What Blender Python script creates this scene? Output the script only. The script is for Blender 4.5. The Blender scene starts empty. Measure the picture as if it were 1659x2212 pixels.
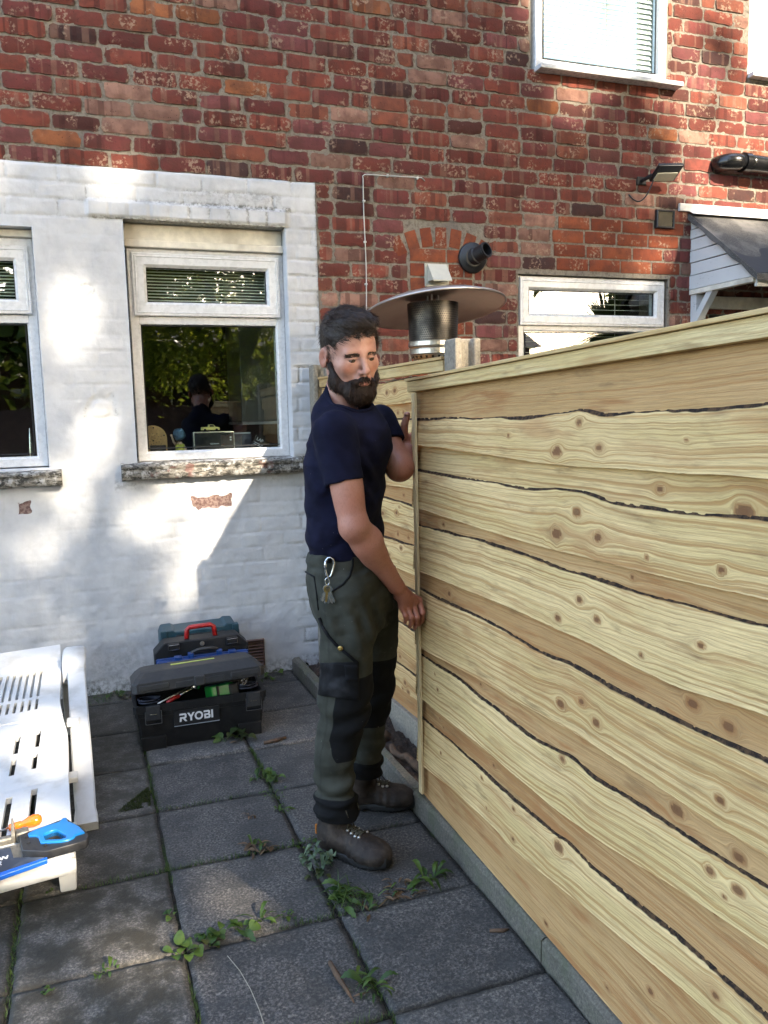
import bpy, bmesh, math, random
import numpy as np
from mathutils import Vector, Matrix

# ------------------------------------------------------------------ camera, sky, sun, exposure
SC = bpy.context.scene
COL = SC.collection
EYE = np.array([0.0, 0.0, 1.45])
ROT = np.array([[0.943054, 0.062488, -0.326716], [-0.331797, 0.106909, -0.937273], [-0.023639, 0.992303, 0.121555]])
FPX = 1735.86
cam_data = bpy.data.cameras.new('camera')
cam = bpy.data.objects.new('camera', cam_data)
COL.objects.link(cam)
cam_data.sensor_fit = 'AUTO'
cam_data.sensor_width = 36.0
cam_data.lens = FPX / 2212 * 36.0
cam_data.clip_start = 0.02
cam_data.clip_end = 500
M = Matrix([list(r) + [0] for r in ROT] + [[0, 0, 0, 1]])
M.translation = Vector(EYE)
cam.matrix_world = M
SC.camera = cam

SUN = Vector((0.42, -1.0, 0.60)).normalized()        # towards the sun: low, behind the viewer's right shoulder
SUN_EL = math.asin(SUN.z)
SUN_AZ = math.atan2(SUN.x, SUN.y)
world = bpy.data.worlds.new('World')
SC.world = world
world.use_nodes = True
wn = world.node_tree
bg = wn.nodes['Background']
sky = wn.nodes.new('ShaderNodeTexSky')
sky.sky_type = 'NISHITA'
sky.sun_disc = False
sky.sun_elevation = SUN_EL
sky.sun_rotation = SUN_AZ
sky.air_density = 1.0
sky.dust_density = 2.8
sky.ozone_density = 0.4
wn.links.new(sky.outputs[0], bg.inputs[0])
bg.inputs[1].default_value = 0.15
sun_data = bpy.data.lights.new('sun', 'SUN')
sun_data.energy = 2.0
sun_data.angle = math.radians(0.8)
sun_data.color = (1.0, 0.88, 0.71)
sun = bpy.data.objects.new('sun', sun_data)
COL.objects.link(sun)
sun.rotation_euler = SUN.to_track_quat('Z', 'Y').to_euler()
SC.view_settings.view_transform = 'Standard'
SC.view_settings.look = 'None'
SC.view_settings.gamma = 1.0
SC.view_settings.exposure = 3.25
SC.render.engine = 'CYCLES'
SC.cycles.use_denoising = True
SC.cycles.max_bounces = 8
SC.cycles.transparent_max_bounces = 12
SC.cycles.caustics_reflective = False
SC.cycles.caustics_refractive = False

# ------------------------------------------------------------------ helpers
def srgb(r, g, b):
    def f(c):
        c /= 255.0
        return c / 12.92 if c < 0.04045 else ((c + 0.055) / 1.055) ** 2.4
    return (f(r), f(g), f(b))

def _hash(ix, iy, iz, s):
    h = (ix * 374761393 + iy * 668265263 + iz * 2147483647 + s * 974711) & 0xFFFFFFFF
    h = ((h ^ (h >> 13)) * 1274126177) & 0xFFFFFFFF
    h = ((h ^ (h >> 16)) * 2246822519) & 0xFFFFFFFF
    return ((h ^ (h >> 15)) & 0xFFFF) / 32767.5 - 1.0

def vnoise(p, s=0):
    p = np.asarray(p, float)
    i = np.floor(p).astype(np.int64)
    f = p - i
    f = f * f * (3 - 2 * f)
    x, y, z = i[..., 0], i[..., 1], i[..., 2]
    fx, fy, fz = f[..., 0], f[..., 1], f[..., 2]
    def L(a, b, t): return a + (b - a) * t
    a = L(L(_hash(x, y, z, s), _hash(x + 1, y, z, s), fx), L(_hash(x, y + 1, z, s), _hash(x + 1, y + 1, z, s), fx), fy)
    b = L(L(_hash(x, y, z + 1, s), _hash(x + 1, y, z + 1, s), fx), L(_hash(x, y + 1, z + 1, s), _hash(x + 1, y + 1, z + 1, s), fx), fy)
    return L(a, b, fz)

def fbm(p, s=0, o=3):
    r, a = 0, 1.0
    p = np.asarray(p, float)
    for k in range(o):
        r = r + a * vnoise(p, s + k * 17)
        p = p * 2.03
        a *= 0.5
    return r

def link(o, parent=None):
    COL.objects.link(o)
    if parent is not None:
        o.parent = parent
    return o

def tag(o, label=None, cat=None, group=None, kind=None):
    if label: o['label'] = label
    if cat: o['category'] = cat
    if group: o['group'] = group
    if kind: o['kind'] = kind
    return o

def empty(name, loc=(0, 0, 0), label=None, cat=None, group=None, rz=0.0):
    o = bpy.data.objects.new(name, None)
    o.location = loc
    o.rotation_euler = (0, 0, rz)
    link(o)
    return tag(o, label, cat, group)

class MB:
    """collects pieces of ONE mesh"""
    def __init__(s):
        s.v, s.f, s.m = [], [], []
        s.n = 0
    def add(s, v, f, m=0):
        v = np.asarray(v, float).reshape(-1, 3)
        s.v.append(v)
        for q in f:
            s.f.append([int(i) + s.n for i in q])
        s.m += [m] * len(f)
        s.n += len(v)
        return s
    def box(s, lo, hi, m=0, rot=None, piv=None, bev=0.0):
        lo, hi = np.array(lo, float), np.array(hi, float)
        if bev > 0:
            return s._bbox(lo, hi, bev, m, rot, piv)
        x0, y0, z0 = lo; x1, y1, z1 = hi
        v = np.array([[x0, y0, z0], [x1, y0, z0], [x1, y1, z0], [x0, y1, z0], [x0, y0, z1], [x1, y0, z1], [x1, y1, z1], [x0, y1, z1]])
        v = s._rot(v, rot, piv)
        return s.add(v, [(0, 3, 2, 1), (4, 5, 6, 7), (0, 1, 5, 4), (1, 2, 6, 5), (2, 3, 7, 6), (3, 0, 4, 7)], m)
    def _rot(s, v, rot, piv):
        if rot is None: return v
        R = np.array(rot)
        p = np.zeros(3) if piv is None else np.array(piv, float)
        return (v - p) @ R.T + p
    def _bbox(s, lo, hi, b, m, rot, piv):
        bm = bmesh.new()
        bmesh.ops.create_cube(bm, size=1.0)
        c, d = (lo + hi) / 2, hi - lo
        for q in bm.verts:
            q.co = Vector(c + np.array(q.co) * d)
        bmesh.ops.bevel(bm, geom=bm.edges[:] , offset=min(b, d.min() * 0.45), segments=2, profile=0.6, affect='EDGES')
        bm.verts.index_update()
        v = s._rot(np.array([q.co[:] for q in bm.verts]), rot, piv)
        f = [[q.index for q in g.verts] for g in bm.faces]
        bm.free()
        return s.add(v, f, m)
    def tube(s, pts, r, n=10, m=0, cap=True):
        pts = np.asarray(pts, float)
        r = np.full(len(pts), r) if np.isscalar(r) else np.asarray(r, float)
        t = np.gradient(pts, axis=0)
        t /= np.linalg.norm(t, axis=1)[:, None] + 1e-12
        u = np.cross(t[0], [0, 0, 1.0])
        if np.linalg.norm(u) < 1e-3: u = np.cross(t[0], [0, 1.0, 0])
        rings = []
        a = np.linspace(0, 2 * np.pi, n, endpoint=False)
        for k in range(len(pts)):
            u = u - t[k] * u.dot(t[k]); u /= np.linalg.norm(u)
            w = np.cross(t[k], u)
            rings.append(pts[k] + r[k] * (np.cos(a)[:, None] * u + np.sin(a)[:, None] * w))
        v = np.concatenate(rings)
        f = [(k * n + i, k * n + (i + 1) % n, (k + 1) * n + (i + 1) % n, (k + 1) * n + i) for k in range(len(pts) - 1) for i in range(n)]
        if cap:
            f += [tuple(range(n))[::-1], tuple((len(pts) - 1) * n + i for i in range(n))]
        return s.add(v, f, m)
    def lathe(s, prof, n=32, c=(0, 0, 0), R=None, m=0, arc=None):
        """prof: (radius, height) pairs round local z"""
        a = np.linspace(0, 2 * np.pi, n, endpoint=False)
        v = np.concatenate([np.stack([r * np.cos(a), r * np.sin(a), np.full(n, h)], 1) for r, h in prof])
        if R is not None: v = v @ np.array(R).T
        v = v + np.array(c, float)
        f = [(k * n + i, k * n + (i + 1) % n, (k + 1) * n + (i + 1) % n, (k + 1) * n + i) for k in range(len(prof) - 1) for i in range(n)]
        return s.add(v, f, m)
    def prism(s, poly, axis_o, ax_u, ax_v, ax_w, d0, d1, m=0):
        """2-D outline (u,v) pushed from d0 to d1 along w"""
        poly = np.asarray(poly, float)
        o, u, v, w = (np.array(q, float) for q in (axis_o, ax_u, ax_v, ax_w))
        base = o + poly[:, :1] * u + poly[:, 1:] * v
        n = len(poly)
        V = np.concatenate([base + w * d0, base + w * d1])
        F = [tuple(range(n))[::-1], tuple(range(n, 2 * n))] + [(i, (i + 1) % n, n + (i + 1) % n, n + i) for i in range(n)]
        return s.add(V, F, m)
    def build(s, name, mats, parent=None, smooth=False, bevel=0.0, label=None):
        V = np.concatenate(s.v) if s.v else np.zeros((0, 3))
        o = mesh_obj(name, V, s.f, mats, parent, smooth)
        if len(s.m) and max(s.m) > 0:
            o.data.polygons.foreach_set('material_index', s.m)
        fix_normals(o)
        if bevel > 0:
            b = o.modifiers.new('bevel', 'BEVEL'); b.width = bevel; b.segments = 2; b.limit_method = 'ANGLE'; b.angle_limit = math.radians(40)
        if label: o['label'] = label
        return o

def fix_normals(o):
    bm = bmesh.new(); bm.from_mesh(o.data)
    bmesh.ops.recalc_face_normals(bm, faces=bm.faces[:])
    bm.to_mesh(o.data); bm.free()

def mesh_obj(name, V, F, mats, parent=None, smooth=False, attrs=None):
    me = bpy.data.meshes.new(name)
    V = np.asarray(V, float)
    if isinstance(F, np.ndarray):
        n, k = F.shape
        me.vertices.add(len(V)); me.vertices.foreach_set('co', V.astype(np.float32).ravel())
        me.loops.add(n * k); me.loops.foreach_set('vertex_index', F.astype(np.int32).ravel())
        me.polygons.add(n); me.polygons.foreach_set('loop_start', np.arange(0, n * k, k, dtype=np.int32))
        me.update(calc_edges=True)
    else:
        me.from_pydata(V.tolist(), [], F)
    for m in (mats if isinstance(mats, (list, tuple)) else [mats]):
        me.materials.append(m)
    if smooth:
        me.polygons.foreach_set('use_smooth', [True] * len(me.polygons))
    for k, a in (attrs or {}).items():
        a = np.asarray(a, np.float32)
        if a.ndim == 1:
            t = me.attributes.new(k, 'FLOAT', 'POINT'); t.data.foreach_set('value', a)
        else:
            if a.shape[1] == 3: a = np.concatenate([a, np.ones((len(a), 1), np.float32)], 1)
            t = me.attributes.new(k, 'FLOAT_COLOR', 'POINT'); t.data.foreach_set('color', a.ravel())
    me.validate(verbose=False) if not isinstance(F, np.ndarray) else None
    o = bpy.data.objects.new(name, me)
    return link(o, parent)

def grid_faces(nu, nv, off=0):
    a = (np.arange(nu - 1)[:, None] * nv + np.arange(nv - 1)[None, :]).ravel() + off
    return np.stack([a, a + nv, a + nv + 1, a + 1], 1)

def dup_tree(o, parent=None):
    c = o.copy()
    COL.objects.link(c)
    c.parent = parent
    for ch in list(o.children):
        dup_tree(ch, c)
    return c

def rx(a): c, s = math.cos(a), math.sin(a); return np.array([[1, 0, 0], [0, c, -s], [0, s, c]])
def ry(a): c, s = math.cos(a), math.sin(a); return np.array([[c, 0, s], [0, 1, 0], [-s, 0, c]])
def rz(a): c, s = math.cos(a), math.sin(a); return np.array([[c, -s, 0], [s, c, 0], [0, 0, 1]])
def axes(fwd, up):
    f = np.array(fwd, float); f /= np.linalg.norm(f)
    r = np.cross(f, up); r /= np.linalg.norm(r)
    return r, f, np.cross(r, f)          # right, forward, up

# ------------------------------------------------------------------ materials
class NT:
    def __init__(s, name):
        s.mat = bpy.data.materials.new(name); s.mat.use_nodes = True
        s.t = s.mat.node_tree
        s.b = s.t.nodes['Principled BSDF']; s.out = s.t.nodes['Material Output']
    def _in(s, sock, v):
        if isinstance(v, bpy.types.NodeSocket): s.t.links.new(v, sock)
        elif v is not None:
            if sock.type == 'RGBA' and len(v) == 3: v = (*v, 1.0)
            sock.default_value = v
    def n(s, typ, **kw):
        q = s.t.nodes.new(typ)
        for k, v in kw.items(): setattr(q, k, v)
        return q
    def pos(s): return s.n('ShaderNodeNewGeometry').outputs['Position']
    def obj(s): return s.n('ShaderNodeTexCoord').outputs['Object']
    def rnd(s): return s.n('ShaderNodeObjectInfo').outputs['Random']
    def attr(s, name, out='Fac'): return s.n('ShaderNodeAttribute', attribute_name=name).outputs[out]
    def mapv(s, v, sc=(1, 1, 1), loc=(0, 0, 0)):
        q = s.n('ShaderNodeMapping'); s._in(q.inputs[0], v); q.inputs['Scale'].default_value = sc; q.inputs['Location'].default_value = loc
        return q.outputs[0]
    def noise(s, v, scale=5, detail=3, rough=0.55, dist=0.0, out=0):
        q = s.n('ShaderNodeTexNoise'); s._in(q.inputs['Vector'], v); q.inputs['Scale'].default_value = scale
        q.inputs['Detail'].default_value = detail; q.inputs['Roughness'].default_value = rough; q.inputs['Distortion'].default_value = dist
        return q.outputs[out]
    def voro(s, v, scale=5, out='Distance', feature='F1', rnd=1.0):
        q = s.n('ShaderNodeTexVoronoi', feature=feature); s._in(q.inputs['Vector'], v); q.inputs['Scale'].default_value = scale
        q.inputs['Randomness'].default_value = rnd
        return q.outputs[out]
    def math(s, op, a, b=None, c=None, clamp=False):
        q = s.n('ShaderNodeMath', operation=op, use_clamp=clamp)
        for i, v in enumerate((a, b, c)):
            if v is not None: s._in(q.inputs[i], v)
        return q.outputs[0]
    def step(s, v, a, b):
        q = s.n('ShaderNodeMapRange', interpolation_type='SMOOTHSTEP'); s._in(q.inputs[0], v)
        q.inputs[1].default_value = a; q.inputs[2].default_value = b
        return q.outputs[0]
    def mix(s, f, a, b, blend='MIX'):
        q = s.n('ShaderNodeMix', data_type='RGBA', blend_type=blend)
        s._in(q.inputs[0], f); s._in(q.inputs[6], a); s._in(q.inputs[7], b)
        return q.outputs[2]
    def ramp(s, f, stops):
        q = s.n('ShaderNodeValToRGB'); s._in(q.inputs[0], f)
        e = q.color_ramp.elements
        while len(e) < len(stops): e.new(0.5)
        for i, (p, c) in enumerate(stops):
            e[i].position = p; e[i].color = (*c, 1) if len(c) == 3 else c
        return q.outputs[0]
    def sep(s, v):
        q = s.n('ShaderNodeSeparateXYZ'); s._in(q.inputs[0], v); return q.outputs
    def comb(s, x, y, z):
        q = s.n('ShaderNodeCombineXYZ')
        for i, v in enumerate((x, y, z)): s._in(q.inputs[i], v)
        return q.outputs[0]
    def bump(s, h, strength=0.5, dist=0.005, normal=None):
        q = s.n('ShaderNodeBump'); s._in(q.inputs['Height'], h); q.inputs['Strength'].default_value = strength
        q.inputs['Distance'].default_value = dist
        if normal is not None: s._in(q.inputs['Normal'], normal)
        return q.outputs[0]
    def fin(s, col=None, rough=None, nrm=None, **kw):
        if col is not None: s._in(s.b.inputs['Base Color'], col)
        if rough is not None: s._in(s.b.inputs['Roughness'], rough)
        if nrm is not None: s._in(s.b.inputs['Normal'], nrm)
        for k, v in kw.items(): s._in(s.b.inputs[k.replace('_', ' ')], v)
        return s.mat

def simple(name, col, rough=0.5, var=0.12, scale=30, bump=0.15, metal=0.0, bdist=0.002, dirt=None, spec=0.5):
    N = NT(name); p = N.obj()
    n1 = N.noise(p, scale, 4, 0.6)
    n2 = N.noise(p, scale * 0.2, 3, 0.5)
    lo = tuple(c * (1 - var) for c in col); hi = tuple(min(1, c * (1 + var)) for c in col)
    c = N.mix(N.step(n1, 0.3, 0.7), lo, hi)
    if dirt is not None:
        c = N.mix(N.step(n2, 0.5, 0.72), c, dirt)
    r = N.math('ADD', N.math('MULTIPLY', n1, 0.2), rough - 0.1)
    return N.fin(c, r, N.bump(n1, bump, bdist), Metallic=metal, Specular_IOR_Level=spec)

MT = {}
# brick: the colour of every brick is carried by the mesh, kiss marks and pits by noise
N = NT('old_brick')
p = N.obj(); bc = N.attr('bcol', 'Color'); sd = N.attr('bseed'); ed = N.attr('bedge'); uu = N.attr('bu')
band = N.noise(N.comb(N.math('MULTIPLY', uu, 22.0), N.math('MULTIPLY', sd, 91.0), N.math('MULTIPLY', sd, 37.0)), 1.0, 1.5, 0.5)
n1 = N.noise(p, 55, 5, 0.65); n2 = N.noise(p, 14, 3, 0.55); n3 = N.noise(p, 160, 2, 0.6)
c = N.mix(N.math('MULTIPLY', N.math('MULTIPLY', N.step(band, 0.56, 0.61), N.step(N.math('FRACT', N.math('MULTIPLY', sd, 7.13)), .45, .55)), 0.5), bc, (0.25, 0.14, 0.10))
c = N.mix(N.math('MULTIPLY', N.math('MULTIPLY', N.step(band, 0.45, 0.40), N.step(N.math('FRACT', N.math('MULTIPLY', sd, 5.31)), .5, .6)), 0.55), c, (0.042, 0.016, 0.015))
c = N.mix(N.math('MULTIPLY', N.step(n2, 0.36, 0.68), 0.55), c, (0.085, 0.038, 0.030))
pale = N.math('MULTIPLY', N.step(n1, 0.50, 0.58), N.step(N.noise(p, 6.5, 3, .6), 0.53, 0.60))
c = N.mix(N.math('MULTIPLY', pale, 0.75), c, (0.34, 0.24, 0.17))
pits = N.step(N.voro(p, 60, 'Distance'), 0.17, 0.08)
pits = N.math('MULTIPLY', pits, N.step(N.noise(p, 22, 2), 0.44, 0.54))
c = N.mix(N.math('MULTIPLY', pits, 0.85), c, (0.045, 0.025, 0.022))
sm = N.math('MULTIPLY', ed, N.step(N.noise(p, 38, 4, 0.7), 0.42, 0.6))
sm = N.math('MULTIPLY', sm, N.step(ed, 0.62, 0.95))
c = N.mix(N.math('MULTIPLY', sm, 0.5), c, (0.15, 0.122, 0.09))
soot = N.step(N.noise(N.mapv(p, (1.0, 1, 0.8)), 1.6, 5, 0.65), 0.56, 0.74)
c = N.mix(N.math('MULTIPLY', soot, 0.65), c, (0.045, 0.028, 0.024))
h = N.math('SUBTRACT', N.math('ADD', N.math('MULTIPLY', n1, 0.7), N.math('MULTIPLY', n3, 0.25)), pits)
MT['brick'] = N.fin(c, 0.95, N.bump(h, 0.8, 0.004), Specular_IOR_Level=0.12)

N = NT('lime_mortar'); p = N.obj()
n1 = N.noise(p, 40, 5, 0.7); n2 = N.noise(p, 5, 3)
c = N.ramp(n1, [(0.3, (0.085, 0.068, 0.052)), (0.52, (0.225, 0.195, 0.152)), (0.8, (0.27, 0.235, 0.185))])
c = N.mix(N.math('MULTIPLY', N.step(n2, 0.5, 0.75), 0.6), c, (0.13, 0.11, 0.10))
MT['mortar'] = N.fin(c, 0.95, N.bump(n1, 0.9, 0.008))

# white masonry paint, dirt in the joints carried by the mesh
N = NT('white_masonry_paint'); p = N.obj()
n1 = N.noise(p, 60, 5, 0.65); n2 = N.noise(p, 7, 4, 0.6); dj = N.attr('dirt'); pe = N.attr('peel')
c = N.mix(N.step(n2, 0.35, 0.7), (0.52, 0.52, 0.52), (0.43, 0.434, 0.445))
c = N.mix(N.math('MULTIPLY', N.step(N.noise(N.mapv(p, (3, 1, 0.6)), 6, 5, 0.7), 0.56, 0.75), 0.35), c, (0.36, 0.35, 0.33))
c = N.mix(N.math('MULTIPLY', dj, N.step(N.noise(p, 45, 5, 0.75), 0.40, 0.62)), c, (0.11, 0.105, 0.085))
c = N.mix(N.math('MULTIPLY', N.step(pe, 0.4, 0.6), 1.0), c, N.mix(N.step(n1, 0.4, 0.6), (0.10, 0.048, 0.040), (0.22, 0.15, 0.125)))
MT['whitewall'] = N.fin(c, 0.62, N.bump(N.math('ADD', n1, N.math('MULTIPLY', n2, 1.5)), 0.35, 0.004))

MT['upvc'] = simple('white_upvc', (0.60, 0.60, 0.60), 0.28, 0.03, 40, 0.03)
MT['upvc_seal'] = simple('black_rubber_seal', (0.015, 0.015, 0.016), 0.6)
MT['white_paint'] = simple('white_painted_timber', (0.62, 0.61, 0.58), 0.5, 0.08, 35, 0.3, dirt=(0.45, 0.43, 0.39))
MT['cream_paint'] = simple('cream_painted_timber', (0.68, 0.64, 0.55), 0.55, 0.10, 25, 0.4, dirt=(0.42, 0.38, 0.31))

# sill: weathered stone under flaking white paint
N = NT('flaking_sill'); p = N.obj()
n1 = N.noise(N.mapv(p, (0.6, 1, 2.0)), 38, 6, 0.75); n2 = N.noise(p, 9, 3)
c = N.mix(N.step(n1, 0.42, 0.60), (0.03, 0.028, 0.022), (0.24, 0.22, 0.185))
c = N.mix(N.math('MULTIPLY', N.step(N.noise(p, 26, 5, 0.7), 0.50, 0.62), 0.8), c, (0.42, 0.41, 0.385))
c = N.mix(N.math('MULTIPLY', N.step(N.noise(N.mapv(p, (1, 1, 1), (3, 1, 2)), 7, 3), 0.64, 0.70), 0.7), c, (0.13, 0.05, 0.038))
MT['sill'] = N.fin(c, 0.9, N.bump(n1, 0.9, 0.008))

# window glass: a clear pane that mirrors by angle
def glass(name, tint=(0.88, 0.92, 0.90), base=0.03):
    N = NT(name)
    tr = N.n('ShaderNodeBsdfTransparent'); tr.inputs[0].default_value = (*tint, 1)
    gl = N.n('ShaderNodeBsdfGlossy'); gl.inputs['Roughness'].default_value = 0.004; gl.inputs['Color'].default_value = (1, 1, 1, 1)
    p = N.obj()
    b = N.bump(N.noise(p, 2.2, 1), 0.10, 0.01)
    N.t.links.new(b, gl.inputs['Normal'])
    fr = N.n('ShaderNodeFresnel'); fr.inputs[0].default_value = 1.7
    f = N.math('ADD', N.math('MULTIPLY', fr.outputs[0], 1.15), base, clamp=True)
    bf = N.n('ShaderNodeNewGeometry').outputs['Backfacing']      # the mirror is on the outer face only
    f = N.math('MULTIPLY', f, N.math('SUBTRACT', 1.0, bf))
    mx = N.n('ShaderNodeMixShader'); N.t.links.new(f, mx.inputs[0]); N.t.links.new(tr.outputs[0], mx.inputs[1]); N.t.links.new(gl.outputs[0], mx.inputs[2])
    N.t.links.new(mx.outputs[0], N.out.inputs[0])
    return N.mat
MT['glass'] = glass('window_glass')
N = NT('obscured_glass'); p = N.obj()
n1 = N.noise(N.mapv(p, (3, 1, 0.5)), 40, 3)
MT['frosted'] = N.fin(N.mix(n1, (0.70, 0.72, 0.72), (0.82, 0.83, 0.82)), 0.25, N.bump(n1, 0.5, 0.004))
MT['blind'] = simple('pale_blind_slat', (0.80, 0.79, 0.73), 0.45, 0.03, 10, 0.02)
MT['cord'] = simple('grey_blind_cord', (0.5, 0.5, 0.47), 0.8)

# pressure treated softwood: growth coordinate, knots and tint come with the mesh
def wood(name, pale=(0.75, 0.54, 0.255), tan=(0.38, 0.195, 0.058), green=(0.63, 0.455, 0.195), brown=(0.20, 0.085, 0.026), ringk=1.0):
    N = NT(name); g = N.attr('grain'); u = N.attr('along'); k = N.attr('knot'); tn = N.attr('tint'); sd = N.attr('seed'); bk = N.attr('bark')
    P = N.comb(N.math('MULTIPLY', u, 1.0), N.math('MULTIPLY', g, 6.0), sd)
    lo = N.noise(P, 2.2, 3, 0.55)
    wob = N.math('ADD', g, N.math('MULTIPLY', N.noise(N.comb(u, N.math('MULTIPLY', g, 3.0), sd), 3.0, 2), 0.022))
    ring = N.noise(N.comb(N.math('MULTIPLY', wob, 150.0), N.math('MULTIPLY', u, 0.5), sd), 1.0, 1.0, 0.5)
    ring2 = N.math('SINE', N.math('MULTIPLY', wob, 560.0))
    fib = N.noise(N.comb(N.math('MULTIPLY', u, 14.0), N.math('MULTIPLY', g, 420.0), sd), 1.0, 3, 0.6)
    c = N.mix(N.step(lo, 0.35, 0.65), green, pale)
    c = N.mix(N.math('MULTIPLY', N.step(ring, 0.50, 0.66), 0.72 * ringk), c, tan)
    c = N.mix(N.math('MULTIPLY', N.step(ring2, 0.3, 1.0), 0.22 * ringk), c, brown)
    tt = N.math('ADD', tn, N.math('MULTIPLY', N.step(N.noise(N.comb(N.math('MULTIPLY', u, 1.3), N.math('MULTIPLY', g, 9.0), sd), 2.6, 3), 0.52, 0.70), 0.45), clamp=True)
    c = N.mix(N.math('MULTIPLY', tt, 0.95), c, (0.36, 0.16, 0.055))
    c = N.mix(N.math('MULTIPLY', N.step(fib, 0.35, 0.7), 0.38), c, (0.25, 0.155, 0.075))
    stain = N.step(N.noise(N.comb(N.math('MULTIPLY', u, 3.0), N.math('MULTIPLY', g, 16.0), sd), 2.0, 4, 0.6), 0.55, 0.74)
    c = N.mix(N.math('MULTIPLY', stain, 0.6), c, (0.20, 0.115, 0.05))
    c = N.mix(N.math('MULTIPLY', N.step(k, 0.15, 0.85), 0.7), c, (0.30, 0.135, 0.05))
    c = N.mix(N.math('MULTIPLY', N.step(k, 0.78, 1.0), 0.7), c, (0.10, 0.040, 0.018))
    barkc = N.mix(N.step(N.noise(N.comb(N.math('MULTIPLY', u, 60.0), N.math('MULTIPLY', g, 60.0), sd), 1.0, 4, 0.7), 0.42, 0.60), (0.014, 0.0075, 0.0045), (0.075, 0.040, 0.018))
    c = N.mix(N.step(bk, 0.35, 0.6), c, barkc)
    hh = N.math('ADD', N.math('MULTIPLY', ring, 0.5), N.math('ADD', fib, N.math('MULTIPLY', N.noise(N.comb(N.math('MULTIPLY', u, 60.0), N.math('MULTIPLY', g, 240.0), sd), 1.0, 4, 0.7), 0.6)))
    return N.fin(c, 0.78, N.bump(hh, 0.55, 0.003), Specular_IOR_Level=0.25)
MT['wood'] = wood('treated_softwood')
MT['wood_pale'] = wood('pale_planed_batten', pale=(0.84, 0.66, 0.37), green=(0.76, 0.60, 0.33), ringk=0.35)
MT['wood_trim'] = wood('planed_softwood', pale=(0.70, 0.535, 0.27), ringk=0.5)

# concrete things
N = NT('concrete_kerb'); p = N.obj()
n1 = N.noise(p, 120, 4, 0.7); n2 = N.noise(p, 6, 4, 0.6)
c = N.ramp(n1, [(0.25, (0.055, 0.049, 0.038)), (0.55, (0.125, 0.11, 0.085)), (0.8, (0.21, 0.19, 0.15))])
c = N.mix(N.math('MULTIPLY', N.step(n2, 0.45, 0.68), 0.65), c, (0.075, 0.085, 0.045))
MT['kerb'] = N.fin(c, 0.92, N.bump(n1, 0.7, 0.006))
N = NT('pale_concrete'); p = N.obj()
n1 = N.noise(p, 90, 4, 0.7); n2 = N.noise(p, 9, 4, 0.6)
c = N.ramp(n1, [(0.25, (0.14, 0.12, 0.09)), (0.55, (0.27, 0.235, 0.18)), (0.8, (0.36, 0.32, 0.25))])
c = N.mix(N.math('MULTIPLY', N.step(n2, 0.5, 0.7), 0.6), c, (0.20, 0.175, 0.13))
MT['concrete'] = N.fin(c, 0.9, N.bump(n1, 0.6, 0.005))

# paving slabs: grey aggregate, worn pale flecks, black-green algae carried by large noise
N = NT('aggregate_paving'); p = N.pos(); sd = N.attr('seed'); al = N.attr('algae'); ed = N.attr('edge'); warm = N.attr('warm')
f1 = N.voro(p, 210, 'Color'); fl = N.sep(f1)[0]
n1 = N.noise(p, 125, 4, 0.75); n2 = N.noise(p, 5.5, 5, 0.68); n3 = N.noise(p, 22, 4, 0.65)
c = N.ramp(n1, [(0.34, (0.012, 0.0110, 0.0100)), (0.48, (0.046, 0.041, 0.037)), (0.58, (0.152, 0.134, 0.115)), (0.74, (0.38, 0.34, 0.285))])
c = N.mix(N.math('MULTIPLY', N.step(fl, 0.80, 0.9), 0.35), c, (0.17, 0.16, 0.15))
c = N.mix(N.math('MULTIPLY', N.step(n2, 0.42, 0.62), 0.68), c, (0.021, 0.020, 0.019))
c = N.mix(N.math('MULTIPLY', N.step(n3, 0.5, 0.75), 0.3), c, (0.13, 0.125, 0.115))
c = N.mix(N.math('MULTIPLY', warm, 0.5), c, N.mix(N.step(n1, 0.45, 0.6), (0.042, 0.034, 0.024), (0.115, 0.095, 0.066)))
c = N.mix(N.step(sd, 0.0, 1.0), N.mix(0.32, c, (0.020, 0.020, 0.019)), N.mix(0.10, c, (0.22, 0.21, 0.19)))
c = N.mix(N.math('MULTIPLY', N.step(N.noise(p, 2.3, 5, .7), .55, .75), .45), c, (0.028, 0.026, 0.021))
c = N.mix(N.math('MULTIPLY', N.step(N.noise(p, 34, 3, .6), .66, .74), .5), c, (0.24, 0.225, 0.195))
a = N.math('MULTIPLY', al, N.step(N.noise(p, 11, 5, 0.65), 0.36, 0.60))
c = N.mix(N.math('MULTIPLY', a, 0.95), c, N.mix(N.noise(p, 60, 3), (0.011, 0.0095, 0.006), (0.034, 0.028, 0.015)))
c = N.mix(N.math('MULTIPLY', ed, 0.7), c, (0.013, 0.012, 0.009))
MT['slab'] = N.fin(c, N.math('ADD', N.math('MULTIPLY', n2, 0.25), 0.62), N.bump(N.math('ADD', n1, N.math('MULTIPLY', n3, 0.6)), 0.6, 0.004))
N = NT('soil_and_moss'); p = N.pos()
n1 = N.noise(p, 70, 5, 0.7); n2 = N.noise(p, 3.0, 4, 0.6)
c = N.mix(N.step(n1, 0.35, 0.7), (0.012, 0.010, 0.008), (0.05, 0.04, 0.028))
c = N.mix(N.math('MULTIPLY', N.step(n2, 0.50, 0.62), N.step(n1, 0.35, 0.55)), c, (0.04, 0.065, 0.012))
MT['soil'] = N.fin(c, 0.95, N.bump(n1, 1.0, 0.012))
N = NT('earth_trench'); p = N.pos()
n1 = N.noise(p, 60, 5, 0.7)
MT['earth'] = N.fin(N.ramp(n1, [(0.3, (0.015, 0.010, 0.007)), (0.55, (0.06, 0.038, 0.025)), (0.8, (0.16, 0.10, 0.065))]), 0.95, N.bump(n1, 1.0, 0.02))
MT['distant'] = simple('rough_ground', (0.10, 0.10, 0.075), 0.95, 0.4, 3, 0.3)

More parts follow.
